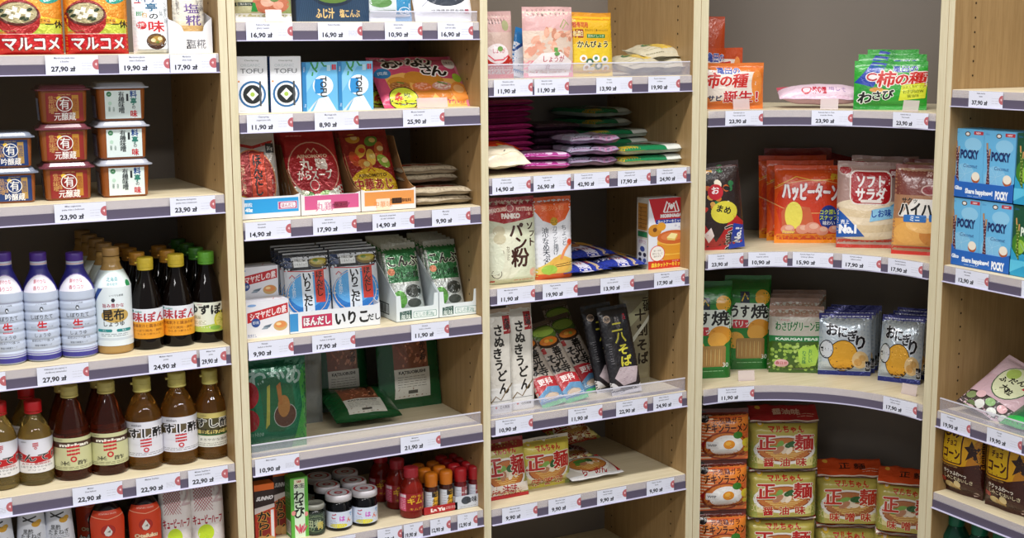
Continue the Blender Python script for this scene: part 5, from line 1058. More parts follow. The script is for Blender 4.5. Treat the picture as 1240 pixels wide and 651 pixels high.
P = bag('radish_pouch', .13, .11, .03, pale_lying(), 'b8b4a0', 'film', 'pillow', 85, wav=.004, crink=.003)
for px, Y, k, lab, rr in ((772, .07, 0, 'clear pouch of yellow radish lying behind the guard, nearest the gourd pouch', 6), (812, .08, 0, 'clear pouch lying behind the guard by the upright with drilled holes', -8), (793, .10, 1, 'yellow labelled pouch lying across the two others behind the guard', -3)):
    put(P, solveX(px, Y, z+.01), Y-.05, z+.018+.024*k, lab, 'pouch', 'pouches lying on the top seaweed bay shelf', rx=-82, rz=rr, sc=(.95, 1.3, 1))

# flat pack piles -------------------------------------------------------------------------
z = Z3[1]
def pile(P, px, Y, n, pitch, labfn, cat, group, w0, wpx, rz0=0, jit=3, z0=.004, lean=-90, seed=0, sz=1, dx=0):
    rnd = random.Random(seed); x = solveX(px, Y, z+.04); w = (solveX(px+wpx/2, Y, z+.04)-solveX(px-wpx/2, Y, z+.04))
    for i in range(n): put(P, x+rnd.uniform(-1, 1)*.003+dx*i, Y+rnd.uniform(-1, 1)*.004, z+z0+pitch*(i+.5), labfn(i, n), cat, group, rx=lean+rnd.uniform(-1, 1), rz=rz0+rnd.uniform(-jit, jit), sc=(w/w0, .8, sz))
ORD = ['lowest', 'second', 'third', 'fourth', 'fifth', 'sixth', 'seventh', 'eighth', 'ninth', 'tenth', 'eleventh']
def nth(txt): return lambda i, n: txt + (', topmost of its pile' if i == n-1 else ', lowest of its pile' if i == 0 else f', {ORD[i]} from the bottom of its pile')
def flatart(c1, c2, c3, seed, w=.11, h=.13):
    a = Art(w, h); a.R(0, 0, 1, 1, c1); rnd = random.Random(seed); a.P([(0, 0), (1, 0), (1, .12), (0, .2)], c2)
    for i in range(5): x, y = rnd.uniform(.1, .9), rnd.uniform(.1, .9); a.E(x, y, rnd.uniform(.05, .16), rnd.uniform(.03, .1), c3, rot=rnd.uniform(0, 180))
    return a
P = bag('magenta_flour_pack', .11, .13, .016, flatart('8a2058', '9a2a60', 'a02c66', 1), '86205a', 'film', 'slab', 91, wav=.003)
pile(P, 616, .13, 11, .0138, nth('dark magenta flat pack'), 'pack', 'magenta packs piled by the narrow upright', .11, 62, z0=.010, seed=3)
P = bag('orange_flour_pack', .11, .10, .02, flatart('d8401c', 'e0601c', 'e8a020', 2, .11, .10), 'c83a1c', 'film', 'pillow', 92, wav=.003)
put(P, solveX(610, .07, z+.03), .075, z+.052, 'orange red pack lying between the magenta pile and the cream pouch', 'pack', rx=-84, rz=4)
def cream(): a = Art(.11, .10); a.R(0, 0, 1, 1, 'e8ddc4').L([(.38, .62), (.46, .70), (.52, .64)], .03, '1c4a3a').L([(.42, .72), (.5, .6)], .025, '1c4a3a').L([(.1, .3), (.4, .2), (.7, .28), (.95, .2)], .012, 'c8b898').L([(.0, .5), (.3, .4), (.6, .5)], .01, 'd0c4a4').L([(.5, .3), (.56, .35)], .02, '2a3a3a'); return a
put(bag('cream_pouch', .115, .085, .042, cream(), 'e6dcc8', 'film', 'pillow', 93, wav=.006, crink=.004), solveX(616, .035, z+.02), .03, z+.022, 'cream coloured crumpled pouch in front of the magenta pile', 'pouch', rx=-68, rz=3, sc=(.98, 1, 1.05))
P = bag('pink_nori_pack', .10, .12, .02, flatart('c8a0c4', 'a03a84', 'd8b8d4', 5, .10, .12), 'b03a8c', 'film', 'slab', 94, wav=.003)
pile(P, 664, .045, 2, .021, nth('pink and lilac flat pack'), 'pack', 'pink flat packs', .10, 54, rz0=-8, seed=5)
P = bag('dark_nori_pack', .10, .12, .018, flatart('2e1828', '3a2032', '4a3040', 6, .10, .12), '281622', 'film', 'slab', 95, wav=.003)
pile(P, 678, .14, 6, .0165, nth('very dark flat pack'), 'pack', 'dark flat packs behind the pink ones', .10, 56, z0=.004, rz0=5, seed=6)
def pw(): a = Art(.115, .13); a.R(0, 0, 1, 1, 'b8a4c0').P([(0, 0), (.45, 0), (.5, .5), (0, .4)], 'c4cce0').E(.65, .6, .2, .12, 'd8c4d4').T('のり', .66, .6, .08, '8a2a4a', b=.03).L([(.1, .1), (.3, .3), (.2, .5)], .02, '2a2a3c').P([(.55, 0), (1, 0), (1, .25), (.6, .2)], 'cc90b8').L([(.4, .05), (.55, .2)], .03, '302838'); return a
P = bag('sushi_nori_pack', .115, .13, .024, pw(), '7c6480', 'foil', 'slab', 96, wav=.006, crink=.004)
pile(P, 722, .045, 3, .0255, nth('purple and silver crinkled nori pack'), 'pack', 'purple and silver nori packs', .115, 58, rz0=-3, seed=8)
def gn(): a = Art(.15, .17); a.R(0, 0, .62, 1, '1c7a4c').R(.62, 0, 1, 1, 'd8dcd4').E(.52, .5, .17, .17, 'dde0da').E(.52, .5, .155, .155, '2a1c1c').E(.44, .5, .06, .06, 'c8a0a0').E(.58, .5, .05, .07, 'a84a4a').P([(0, 0), (.3, 0), (0, .3)], 'b89a30').fine(.7, .3, .95, .4, 1, '2a2a2a', .02).P([(.62, .75), (1, .7), (1, .8), (.62, .85)], '3aa080'); return a
P = bag('green_nori_pack', .15, .17, .024, gn(), 'c4c8bc', 'film', 'slab', 97, wav=.003)
pile(P, 760, .17, 3, .0235, nth('green and white nori pack in the back pile'), 'pack', 'green nori packs piled behind', .15, 78, rz0=10, seed=9, z0=.010, jit=5)
pile(P, 745, .21, 2, .026, nth('green nori pack at the rear'), 'pack', 'green nori packs at the rear', .15, 56, rz0=18, seed=10, z0=.080, jit=5)
pile(P, 800, .030, 2, .0245, nth('green and white nori pack, front pile'), 'pack', 'green nori packs piled in front', .15, 88, rz0=4, seed=11, z0=.003, jit=2)

z = Z3[2]
a = Art(.12, .20); a.R(0, 0, 1, 1, 'd0d4b8').E(.3, .35, .4, .3, 'dcdcc4').P([(0, .76), (.35, .70), (1, .76), (1, 1), (0, 1)], '9c1c24').T('MARUKAJI', .5, .95, .045, 'e0b0a8', b=.03, fit=.5).T('BREADCRUMBS', .25, .86, .045, 'e8c8b8', b=.05, fit=.36, rot=6).T('NOTTUSHI', .78, .86, .045, 'e8c8b8', b=.05, fit=.32, rot=-4).ring(.5, .88, .07, .045, .01, 'e8c8b8').T('PANKO', .5, .79, .055, 'f0e4dc', b=.08, fit=.38).O(.87, .80, .03, 'e0a090')
for ch, x, y, s in (('ソ', .86, .66, .07), ('フ', .90, .57, .06), ('ト', .90, .47, .08), ('パ', .58, .62, .13), ('ン', .66, .47, .13), ('粉', .62, .30, .17)): a.T(ch, x, y, s, '3c1c14', b=.09, rot=0, sh=.05)
a.T('カラッと', .38, .42, .035, '5a4a3a', vert=True, b=.02).T('焼きたて', .27, .38, .03, '5a4a3a', vert=True).ring(.15, .13, .09, .055, .012, '3a3028').T('A2', .15, .13, .03, '3a3028').E(.24, .62, .12, .06, 'c8c0a0').E(.24, .53, .12, .06, 'c4bc9c').E(.9, .12, .08, .05, 'e0a890').R(.0, .03, .12, .05, 'b02020').fine(.5, .03, .9, .05, 1, 'c04030', .012).E(.1, .3, .2, .18, 'dce0c8')
stand(bag('panko_bag', .12, .20, .045, a, 'c8c8ac', 'film', 'stand', 101, wav=.004), 587, 648, 239, z, .05, .12, .20, 'cream panko breadcrumb bag with dark red top', 'bag', rx=-2)
a = Art(.09, .20); a.R(0, 0, 1, 1, 'dcdde2').P([(0, .86), (.2, .72), (.5, .66), (.8, .72), (1, .86), (1, 1), (0, 1)], 'd8581c').E(.5, .70, .10, .05, 'b8901c').T('こく', .5, .70, .035, '5a3a10', b=.03).T('天ぷら粉', .50, .86, .05, 'e8a070', fit=.6)
a.T('ちょっと', .74, .62, .055, '3a4450', vert=True, b=.01).T('カラッと揚げ', .50, .62, .052, '3a4450', vert=True, b=.01).T('油少なめ天ぷら粉', .24, .60, .060, '2a3440', vert=True, b=.02).P([(.0, .0), (1, .0), (1, .22), (.6, .3), (0, .14)], 'dcc060').E(.6, .18, .3, .1, 'e0b050').L([(.62, .24), (.72, .34), (.86, .42)], .07, 'e08a5a').E(.88, .44, .07, .04, 'd8502c').L([(.45, .17), (1, .20)], .015, '2a2018').L([(.45, .15), (1, .17)], .015, '2a2018').E(.3, .12, .2, .06, '9cc04a').R(0, 0, 1, .07, 'd8581c')
stand(bag('tempura_flour_bag', .09, .20, .042, a, 'd4d4d8', 'film', 'stand', 103, wav=.003), 646, 692, 238, z, .055, .09, .20, 'white tempura flour bag with orange top', 'bag', rx=-2)
def blue_snack(): a = Art(.135, .17); a.R(0, 0, 1, 1, '25317c').P([(.0, .0), (1, 0), (1, .20), (0, .18)], '2a3a98').R(.38, 0, .62, 1, 'd8d4e4').R(.72, 0, .8, 1, 'c8b08a').E(.2, .6, .2, .2, '4a3a2a').E(.5, .6, .14, .16, 'b87a4a').E(.8, .6, .15, .16, 'c8943a').T('お好み', .25, .3, .14, 'd8dcec', b=.05).T('天かす', .52, .28, .1, 'a83a3a', b=.05).L([(.0, .9), (.3, .8), (.6, .92), (1, .84)], .03, '6a4a3a').E(.15, .85, .15, .1, '8a9a3a'); return a
P = bag('tempura_bits_pack', .135, .17, .02, blue_snack(), '222c70', 'film', 'flat', 105, wav=.003)
for px, Y, zz, lab, rr in ((713, .03, .012, 'flat blue snack pack lying next to the tempura flour', 3), (758, .045, .013, 'flat blue snack pack lying next to the pancake box', -4), (722, .085, .036, 'flat blue snack pack lying on top of another, further back', 6)):
    put(P, solveX(px, Y, z+.01), Y, z+zz, lab, 'pack', 'blue snack packs lying flat', rx=-88, rz=rr, sc=(.88 if px > 730 else 1, 1, 1))
a = Art(.115, .165); a.R(0, 0, 1, 1, '3c5cb0').P([(.0, 1), (1, 1), (.85, .66), (.15, .66)], 'b81c28').R(0, .0, 1, .64, 'dfe2ea').P([(0, 1), (0, .64), (.15, .66)], 'dfe2ea').P([(1, 1), (1, .64), (.85, .66)], 'dfe2ea').R(0, .55, 1, .66, 'dfe2ea')
for q in (-1, 1): a.L([(.5+.17*q, .80), (.5+.10*q, .95), (.5, .84)], .035, 'f2eef0').L([(.5+.10*q, .80), (.5+.04*q, .93)], .025, 'f2eef0')
a.O(.5, .89, .035, 'f2eef0').L([(.33, .80), (.67, .80)], .02, 'f2eef0').T('MORINAGA', .5, .75, .045, 'f2eef0', b=.09, fit=.48).R(.16, .64, .84, .70, '1e3c94').T('ホットケーキミックス', .5, .67, .038, 'e8ecf4', b=.04, fit=.6)
a.E(.14, .55, .15, .09, 'c8882c').O(.14, .56, .045, '6a3c18').E(.28, .60, .1, .06, 'd8982c').E(.92, .6, .12, .07, 'd89c38').E(.94, .53, .12, .05, 'c8842c').E(.94, .70, .1, .04, 'd8a83c').T('の', .6, .6, .03, '5a4aa0').T('ん', .68, .58, .025, '5a4aa0')
for y, c in ((.20, 'e8b848'), (.30, 'ecc050'), (.37, 'e8b440')): a.E(.56, y, .37, .10, c); a.E(.56, y-.015, .37, .085, 'd8942c', a0=180, a1=360)
a.E(.56, .42, .37, .10, 'e8b048').E(.55, .44, .36, .10, 'c8642c').E(.53, .45, .26, .06, 'd87c44').P([(.40, .44), (.50, .50), (.64, .48), (.58, .41)], 'f2e4a0').P([(.40, .44), (.58, .41), (.58, .385), (.42, .405)], 'e0c468').P([(.58, .41), (.64, .48), (.64, .45), (.58, .385)], 'd8b850')
a.O(.20, .22, .165, 'd84a3c').O(.20, .22, .15, 'ece8e0').T('卵・牛乳', .2, .26, .02, '5a4030', fit=.16).T('おいしく', .2, .22, .026, '5a4030', fit=.22).T('焼けます', .2, .18, .02, '5a4030', fit=.16).E(.84, .20, .14, .055, 'd0609c').T('4枚入', .84, .20, .03, 'f4e4ee').R(0, 0, 1, .115, 'c8341c').T('森永ホットケーキミックス', .45, .055, .05, 'f0d040', b=.07, fit=.76).T('ふっくら', .6, .10, .018, 'f0e8d8', b=.03)
b = Art(.05, .165); b.R(0, 0, 1, 1, 'c8c2b4').R(.1, .55, .9, .93, 'b8803c').R(.1, .45, .9, .53, '2c7a4c').R(.1, .05, .9, .42, 'd8dadc').T('ホットケーキ', .35, .85, .045, '5a3010', vert=True).fine(.15, .5, .85, .9, 7, '7a5428', .03).T('の作り方', .5, .38, .05, 'a83c6c', vert=False, fit=.6).E(.5, .28, .2, .04, '3a4a8c').E(.3, .2, .14, .03, '2a2a3c').E(.7, .2, .14, .03, '2a2a3c').E(.3, .12, .14, .03, '2a2a3c').E(.7, .12, .14, .03, '4a5a8c')
stand(box_pack('pancake_mix_box', .115, .165, .05, 'dfe2ea', {'front': a, 'left': b}), 778, 832, 238, z, .065, .115, .165, 'red and white pancake mix box with a stack of pancakes, shelf end', 'box', rz=0)

z = Z3[3]
def udon():
    a = Art(.065, .24); a.R(0, 0, 1, 1, 'd8d4ca').R(0, .0, 1, .25, 'e0dfda').P([(.05, 1), (.2, .95), (.6, .97), (.95, .93), (1, 1)], 'b09880').R(.62, .76, .92, .93, '9c2024').T('本場', .77, .88, .045, '1a1010', vert=True, b=.05)
    for ch, x, y in (('さ', .40, .80), ('ぬ', .44, .69), ('き', .36, .58), ('う', .40, .47), ('ど', .55, .36), ('ん', .60, .24)): a.T(ch, x, y, .085, '16120e', b=.09, sx=1.0)
    a.L([(.88, .9), (.88, .12)], .012, '3a3a3a').L([(.06, .9), (.06, .12)], .012, '3a3a3a').L([(.06, .12), (.88, .12)], .012, '3a3a3a').L([(.0, .09), (.25, .17), (.45, .13), (.7, .22), (1, .30)], .04, '7a6440').O(.26, .06, .04, 'c84030').T('石丸製麺', .60, .06, .025, '3a2a20', b=.03, fit=.4); return a
P = bag('udon_pack', .065, .24, .025, udon(), 'd0ccc2', 'film', 'block', 111, wav=.0015)
stand(P, 590, 620, 374, z, .05, .065, .24, 'white udon noodle pack against the narrow upright', 'pack', 'white udon packs', rx=-2); stand(P, 616, 646, 369, z, .06, .065, .24, 'white udon noodle pack fully in view', 'pack', 'white udon packs', rx=-3)
def soba():
    a = Art(.068, .25); a.R(0, 0, 1, 1, 'a89c90').R(0, .68, 1, 1, '5a4a3c').E(.5, .84, .5, .10, '4a6a24').E(.5, .86, .44, .06, '8aa840').E(.5, .72, .42, .07, '2c1c14').E(.5, .735, .37, .052, 'c87020').E(.42, .74, .1, .02, 'e0a040').E(.6, .73, .08, .02, '8a9a3a').R(.0, .60, .2, .67, '9a2a28')
    for ch, x, y in (('善', .62, .60), ('光', .60, .49), ('寺', .64, .38)): a.T(ch, x, y, .085, '161210', b=.08, sx=.95)
    for ch, x, y in (('そ', .26, .52), ('ば', .28, .41)): a.T(ch, x, y, .085, '161210', b=.08, sx=.95)
    a.P([(0, .10), (.4, .08), (1, .2), (1, .30), (.5, .34), (0, .34)], 'a8242c').T('更科', .5, .27, .06, 'e8dcd8', b=.04).P([(.0, .04), (1, .04), (1, .18), (.5, .21), (0, .13)], "5a8ab0").E(.5, .10, .30, .035, "c8b4a0").L([(.2, .1), (.5, .15), (.8, .1)], .02, '8a7a6a').R(0, 0, 1, .05, '4ab06a').fine(.1, .06, .9, .09, 2, 'd8e4ec', .02); return a
P = bag('soba_pack', .068, .25, .02, soba(), '8a8078', 'film', 'flat', 113, wav=.002)
for pxb, pyb, Y, lab, ry_ in ((672, 492, .035, 'green tailed soba pack leaning, foremost and lowest', 0), (699, 482, .045, 'green tailed soba pack leaning, middle of the fan', 0), (722, 470, .10, 'soba pack leaning in shade beside the black packs', 0)):
    put(P, solveX(pxb, Y, z+.02), Y, z+.002, lab, 'pack', 'leaning soba packs', rx=-40, rz=2, ry=-9, sc=(.98, 1, .88))
put(P, solveX(692, .20, z+.02), .17, z+.02, 'soba pack lying far back behind the leaning ones', 'pack', 'leaning soba packs', rx=-30, rz=-8, ry=-8, sc=(1, 1, .8))
def bsoba():
    a = Art(.085, .22); a.R(0, 0, 1, 1, '1c1a1e').O(.20, .86, .11, 'c0a890').O(.20, .86, .09, '8a7460').T('信州', .2, .86, .028, '1c1a1e', b=.04).T('職人が打つ', .48, .86, .022, 'a8a0a0', vert=True).T('十割の香り', .56, .86, .022, 'a8a0a0', vert=True).T('そば', .78, .88, .03, 'b02a3a', vert=True, b=.04)
    for ch, x, y in (('二', .46, .76), ('八', .52, .64), ('そ', .54, .50), ('ば', .58, .37)): a.T(ch, x, y, .095, 'c8c040', b=.07, sx=1.15, sh=.1)
    a.P([(.08, .12), (.34, .30), (.98, .28), (.86, .08), (.4, .04)], '2c2628').P([(.12, .20), (.34, .31), (.95, .29), (.80, .12), (.38, .10)], 'b8a8ac')
    rnd = random.Random(4)
    for i in range(30): x, y = rnd.uniform(.25, .8), rnd.uniform(.14, .28); a.L([(x, y), (x+.06, y+.008*rnd.uniform(-1, 1))], .008, rnd.choice(['8a767c', 'd4c8cc', '9a888c']))
    a.P([(0, 0), (1, 0), (1, .1), (.88, .08), (.4, .03), (.1, .14), (0, .16)], 'cfcccc').fine(.08, .02, .4, .06, 2, '3a3a3a', .012).fine(.1, .35, .2, .6, 9, '8a8488', .01); return a
P = bag('black_soba_pack', .085, .22, .025, bsoba(), '1a181c', 'film', 'flat', 115, wav=.002)
put(P, solveX(758, .05, z+.03), .045, z+.001, 'black soba pack with yellow brush lettering, in front', 'pack', 'black soba packs', rx=-14, ry=-4, sc=(1.0, 1, .98)); put(P, solveX(741, .085, z+.03), .085, z+.001, 'black soba pack half hidden behind the front one', 'pack', 'black soba packs', rx=-14, ry=-5, sc=(1.0, 1, .98))
a = Art(.08, .24); a.R(0, 0, 1, 1, '7a745c').P([(0, .7), (1, .95), (1, .84), (0, .55)], '9a9a7a').T('元祖', .84, .88, .06, '161410', vert=True, b=.06)
for ch, x, y in (('十', .62, .74), ('割', .68, .58), ('そ', .66, .42), ('ば', .70, .28)): a.T(ch, x, y, .10, '16120e', b=.08)
a.P([(.3, .5), (1, .75), (1, .7), (.3, .44)], 'b8b8a8')
stand(bag('grey_soba_pack', .08, .24, .025, a, '787260', 'film', 'flat', 117, wav=.002), 752, 787, 352, z, .12, .08, .24, 'grey-green soba pack standing behind the black ones', 'pack', rx=-3)

z = Z3[4]
def bowl(a, cx, cy, rx, ry, broth='b86c30', seed=0, rim='e0dcd4'):
    a.E(cx, cy, rx, ry, rim).E(cx, cy+.01, rx*.90, ry*.84, '8a3c1c').E(cx, cy+.012, rx*.86, ry*.78, broth); rnd = random.Random(seed)
    for i in range(5):
        y = cy-ry*.15-ry*.1*i; a.L([(cx-rx*(.62-.08*i), y), (cx-rx*.2, y-ry*.05), (cx+rx*.2, y+ry*.04), (cx+rx*(.62-.08*i), y)], .014, ['e0c070', 'd8b060'][i % 2])
    for k, (dx, dy, c, s) in enumerate(((-.42, .12, '5a8a34', .20), (-.15, .30, '7aa048', .22), (.02, .12, 'd8c8b0', .24), (.22, .38, '2c5a2c', .24), (.46, .05, 'ece0c8', .17), (-.2, .0, 'b07a58', .22), (.15, -.05, 'e8d8c0', .16))): a.E(cx+dx*rx, cy+dy*ry, rx*s, ry*s*.9, c, n=12, rot=rnd.uniform(0, 90))
    a.E(cx+.46*rx, cy+.05*ry, rx*.09, ry*.11, 'd87c28')
def maru(top='a81c1c', body='b0a24c', last='醤油味', red='b0201c', seed=0, bc='b86c30', w=.125, h=.115):
    a = Art(w, h); a.R(0, 0, 1, 1, body).P([(0, 0), (.12, 0), (.08, .5), (0, .6)], '9aa04c').P([(1, 0), (.9, 0), (.94, .5), (1, .6)], '8a9448').E(.2, .2, .18, .1, 'dcd094').E(.8, .15, .2, .1, 'dcd48c')
    a.R(0, .90, 1, 1, 'd4cdc0').fine(.3, .93, .8, .97, 1, '6a6048', .014).T('マルちゃん', .52, .80, .10, red, b=.09, fit=.50).O(.16, .90, .055, 'd8b43c').O(.16, .90, .03, 'e8dcc0')
    bowl(a, .5, .38, .44, .30, bc, seed); a.T('正', .24, .54, .26, red, b=.08, out='e8e0cc', ob=.03, sx=.95).T('麺', .77, .54, .26, red, b=.06, out='e8e0cc', ob=.03, sx=.95)
    for ch, x in zip(last, (.27, .50, .74)): a.T(ch, x, .13, .14, red, b=.05, out='e4dca8', ob=.03)
    return a
a = maru(red='a81c1c', seed=2, w=.12, h=.13); a.R(0, .82, 1, 1, '8a1a1a').R(0, 0, 1, .06, 'a01c1c').P([(0, .06), (1, .08), (1, .24), (0, .22)], 'e0d8d0').T('油味', .55, .15, .12, 'a82030', b=.05)
stand(bag('noodle_bag', .12, .13, .04, a, '8a4a2c', 'film', 'pillow', 121, wav=.003), 585, 640, 533, z, .055, .12, .13, 'dark red and white noodle bag tilted against the narrow upright', 'bag', 'instant noodle bags', rz=0, rx=-14)
stand(bag('noodle_bag', .12, .13, .045, maru(last='味噌味', seed=3, w=.12, h=.13, body='c8b848'), 'b8a848', 'film', 'pillow', 122, wav=.003), 630, 690, 529, z, .085, .12, .13, 'upright yellow and red noodle bag beside the lying packs', 'bag', 'instant noodle bags', rx=-5)
a = maru(red='8a1c14', seed=5, w=.125, h=.12, body='a03020', bc='8a5020')
P = bag('noodle_pack', .125, .12, .035, a, '8a2418', 'film', 'pillow', 123, wav=.003)
put(P, solveX(697, .19, z+.05), .16, z+.070, 'red noodle pack lying at the back on a second one', 'pack', 'red noodle packs lying at the back', rx=-76, rz=8); put(P, solveX(690, .19, z+.02), .16, z+.018, 'red noodle pack lying at the back, underneath', 'pack', 'red noodle packs lying at the back', rx=-88, rz=-6)
a = Art(.13, .12); a.R(0, 0, 1, 1, 'c8c2b8').R(0, .8, 1, 1, '4a4a44').R(.93, 0, 1, 1, 'a81c28').T('出前一丁', .28, .82, .12, '1c1c18', b=.06, fit=.4); bowl(a, .5, .42, .40, .34, 'b87838', 9); a.E(.42, .55, .14, .08, '4a7a34').P([(0, 0), (1, 0), (1, .1), (0, .12)], 'dcdcdc').T('らーめん', .5, .15, .1, 'a02028', b=.05)
put(bag('noodle_pack', .13, .12, .03, a, 'd4d2d0', 'film', 'pillow', 124, wav=.003), solveX(722, .06, z+.01), .05, z+.014, 'single flat noodle pack with a white edge lying in front', 'pack', rx=-84, rz=2, sc=(1.15, 1, 1))
# ================================================================== corner bay: rice crackers and stacked noodles
def corner(P, l, r, pb, tp, z, rz, w0, h0, label, cat, group=None, rx=0, back=0.0, sy=1, P0=None):
    """stand P with its foot at pixel column (l+r)/2, row pb on the shelf at z, then push it back by `back`"""
    p = onZ((l+r)/2, pb, z) if P0 is None else Vector((P0[0], P0[1], z)); dv = (p-CAM); dv.z = 0; dv.normalize(); p = p+dv*back
    dep = (p+Vector((0, 0, .06))-CAM).dot(fw); vang = math.atan2(dv.x, dv.y)   # heading of the view
    w = (r-l)*dep/F/max(.5, abs(math.cos(math.radians(rz)+vang))); h = (solveZ(tp, p.x, p.y)-z)/math.cos(math.radians(rx))
    return put(P, p.x, p.y, z, label, cat, group, rz=rz, rx=rx, sc=(w/w0, sy, h/h0))
z = Z4[0]
def kaki(base, c2, blue, wasabi):
    a = Art(.155, .125); a.R(0, 0, 1, 1, base)
    if wasabi: a.P([(0, .3), (.3, 1), (.55, 1), (.35, 0), (0, 0)], '1f8a2c').P([(.0, .55), (.25, .98), (.45, .95), (.25, .45)], '1c3c9c').E(.24, .66, .10, .10, 'e0d8d8').E(.24, .66, .085, .085, 'b0222c').E(.24, .66, .06, .05, 'e0d8d8').E(.3, .4, .10, .05, 'c88a3c').E(.42, .36, .08, .05, 'd8a84c')
    else: a.P([(.0, .12), (.9, .30), (.92, .80), (0, .86)], 'e2d8cc').E(.12, .2, .1, .07, 'c87a3c').E(.9, .55, .08, .3, 'e0883c')
    x0 = .68 if wasabi else .45
    a.T('亀田の', x0+.02, .84, .12, '20409c', b=.06, fit=.34, out='e4e8f0', ob=.03, rot=-2).T('新潟', x0-.28, .86, .04, '2a6a3c')
    for ch, dx, s in (('柿', -.26, .26), ('の', -.03, .20), ('種', .18, .24)): a.T(ch, x0+dx, .62, s, 'c0241c', b=.09, out='ecdcd4', ob=.05, sh=.15, sx=.95)
    if wasabi:
        for ch, x, y, s in (('わ', .14, .24, .19), ('さ', .30, .28, .15), ('び', .46, .30, .16)): a.T(ch, x, y, s, '14140f', b=.08, out='e8ece0', ob=.05, sh=.1)
        a.P([(.62, .18), (.98, .24), (1, .55), (.66, .50)], 'd4dc3c').T('ひとくちピリッ', .82, .47, .05, '3a4a14', fit=.3, rot=5).T('わさび3のW', .82, .37, .06, '3a4a14', fit=.28, rot=5, b=.03).T('醤油味', .82, .28, .05, '3a4a14', rot=5)
    else:
        a.T('ワサビ', .22, .24, .10, '1c2450', b=.07, fit=.3).P([(.0, .28), (.08, .3), (.1, .2), (0, .18)], '2a3c8c').T('誕生！', .66, .27, .20, 'c0242c', b=.08, fit=.52, out='f0e8e4', ob=.03)
    return a
P = bag('rice_cracker_bag', .155, .125, .035, kaki('d8742c', 0, 0, False), 'cf6a24', 'film', 'pillow', 131, wav=.003)
p0 = (2.068, .035)
corner(P, 846, 928, 0, 76, z, -24, .155, .125, 'orange and white rice cracker bag standing in front', 'bag', 'orange rice cracker bags', P0=p0)
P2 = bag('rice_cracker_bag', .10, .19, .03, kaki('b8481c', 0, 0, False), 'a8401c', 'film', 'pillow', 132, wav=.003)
corner(P2, 842, 882, 0, 20, z, -24, .10, .19, 'tall dark orange cracker bag rising behind the front one', 'bag', 'orange rice cracker bags', P0=(2.072, .13))
a = Art(.19, .12); a.R(0, 0, 1, 1, 'dfc4d2').P([(0, .6), (.3, .7), (.3, 1), (0, 1)], 'c04a5c').T('亀田の', .22, .8, .12, '2a4a9c', b=.05).T('柿の種', .5, .75, .22, 'b8283c', b=.06, fit=.36).E(.3, .22, .06, .1, 'c03a48').E(.3, .22, .045, .07, 'e4ccd4').T('柿の種', .45, .22, .15, 'b8283c', b=.06, fit=.16).T('梅しそ', .66, .24, .13, '8a6aa0', fit=.2)
put(bag('rice_cracker_bag', .19, .10, .045, a, 'd8b4c4', 'film', 'pillow', 133, wav=.003), solveX(998, -.075, z+.02), -.075, z+.022, 'pink rice cracker bag lying flat in the middle of the curved shelf', 'bag', rz=-34, rx=-76, sc=(1.12, 1, .85))
P = bag('rice_cracker_bag', .155, .125, .035, kaki('2c9c30', 0, 0, True), '1f8c28', 'film', 'pillow', 134, wav=.003)
corner(P, 1056, 1142, 0, 74, z, -42, .155, .125, 'green wasabi cracker bag with a yellow sticker, in front', 'bag', 'green rice cracker bags', P0=(2.36, -.205), rx=-8, sy=.7)
corner(P, 1066, 1146, 0, 66, z, -42, .155, .125, 'green wasabi cracker bag, second in the file', 'bag', 'green rice cracker bags', P0=(2.387, -.180), rx=-8, sy=.7); corner(P, 1090, 1150, 0, 60, z, -42, .155, .125, 'green wasabi cracker bag, rearmost by the seamed upright', 'bag', 'green rice cracker bags', P0=(2.414, -.153), rx=-8, sy=.7)

z = Z4[1]
a = Art(.095, .175); a.R(0, 0, 1, 1, '2a1c1a')
rnd = random.Random(8)
for i in range(34): a.E(rnd.uniform(.05, .95), rnd.uniform(.42, .98), rnd.uniform(.04, .10), rnd.uniform(.02, .045), rnd.choice(['d8a050', 'c87a2c', 'e8dcc8', '2a6a3c', '1a1a1a', 'b85a28', 'c03020']), n=9, rot=rnd.uniform(0, 180))
a.P([(0, .5), (.4, .1), (.8, .42), (1, .3), (1, 0), (0, 0)], 'b01c20').E(.45, .68, .16, .09, 'b8202c').T('お', .45, .70, .07, 'f0e8e8', b=.05).E(.60, .44, .28, .13, 'd8cc40').T('まめ', .60, .47, .07, '1a1a1a', b=.06, rot=-20).T('つまみ', .70, .24, .10, '141414', b=.09, vert=True, out='e8e0d8', ob=.03).P([(.66, .0), (1, .0), (1, .26), (.78, .30)], '243c9c').T('No.1', .86, .15, .07, 'e8ecf4', b=.06, rot=80).P([(.15, .2), (.3, .28), (.36, .18), (.25, .1)], 'ecdcd8')
P = bag('cracker_mix_bag', .095, .175, .04, a, '3a1814', 'film', 'pillow', 141, wav=.004)
corner(P, 847, 906, 0, 196, z, -20, .095, .175, 'black and red cracker mix bag leaning by the seamed upright', 'bag', P0=(2.052, .035)).rotation_euler[1] = math.radians(-6)
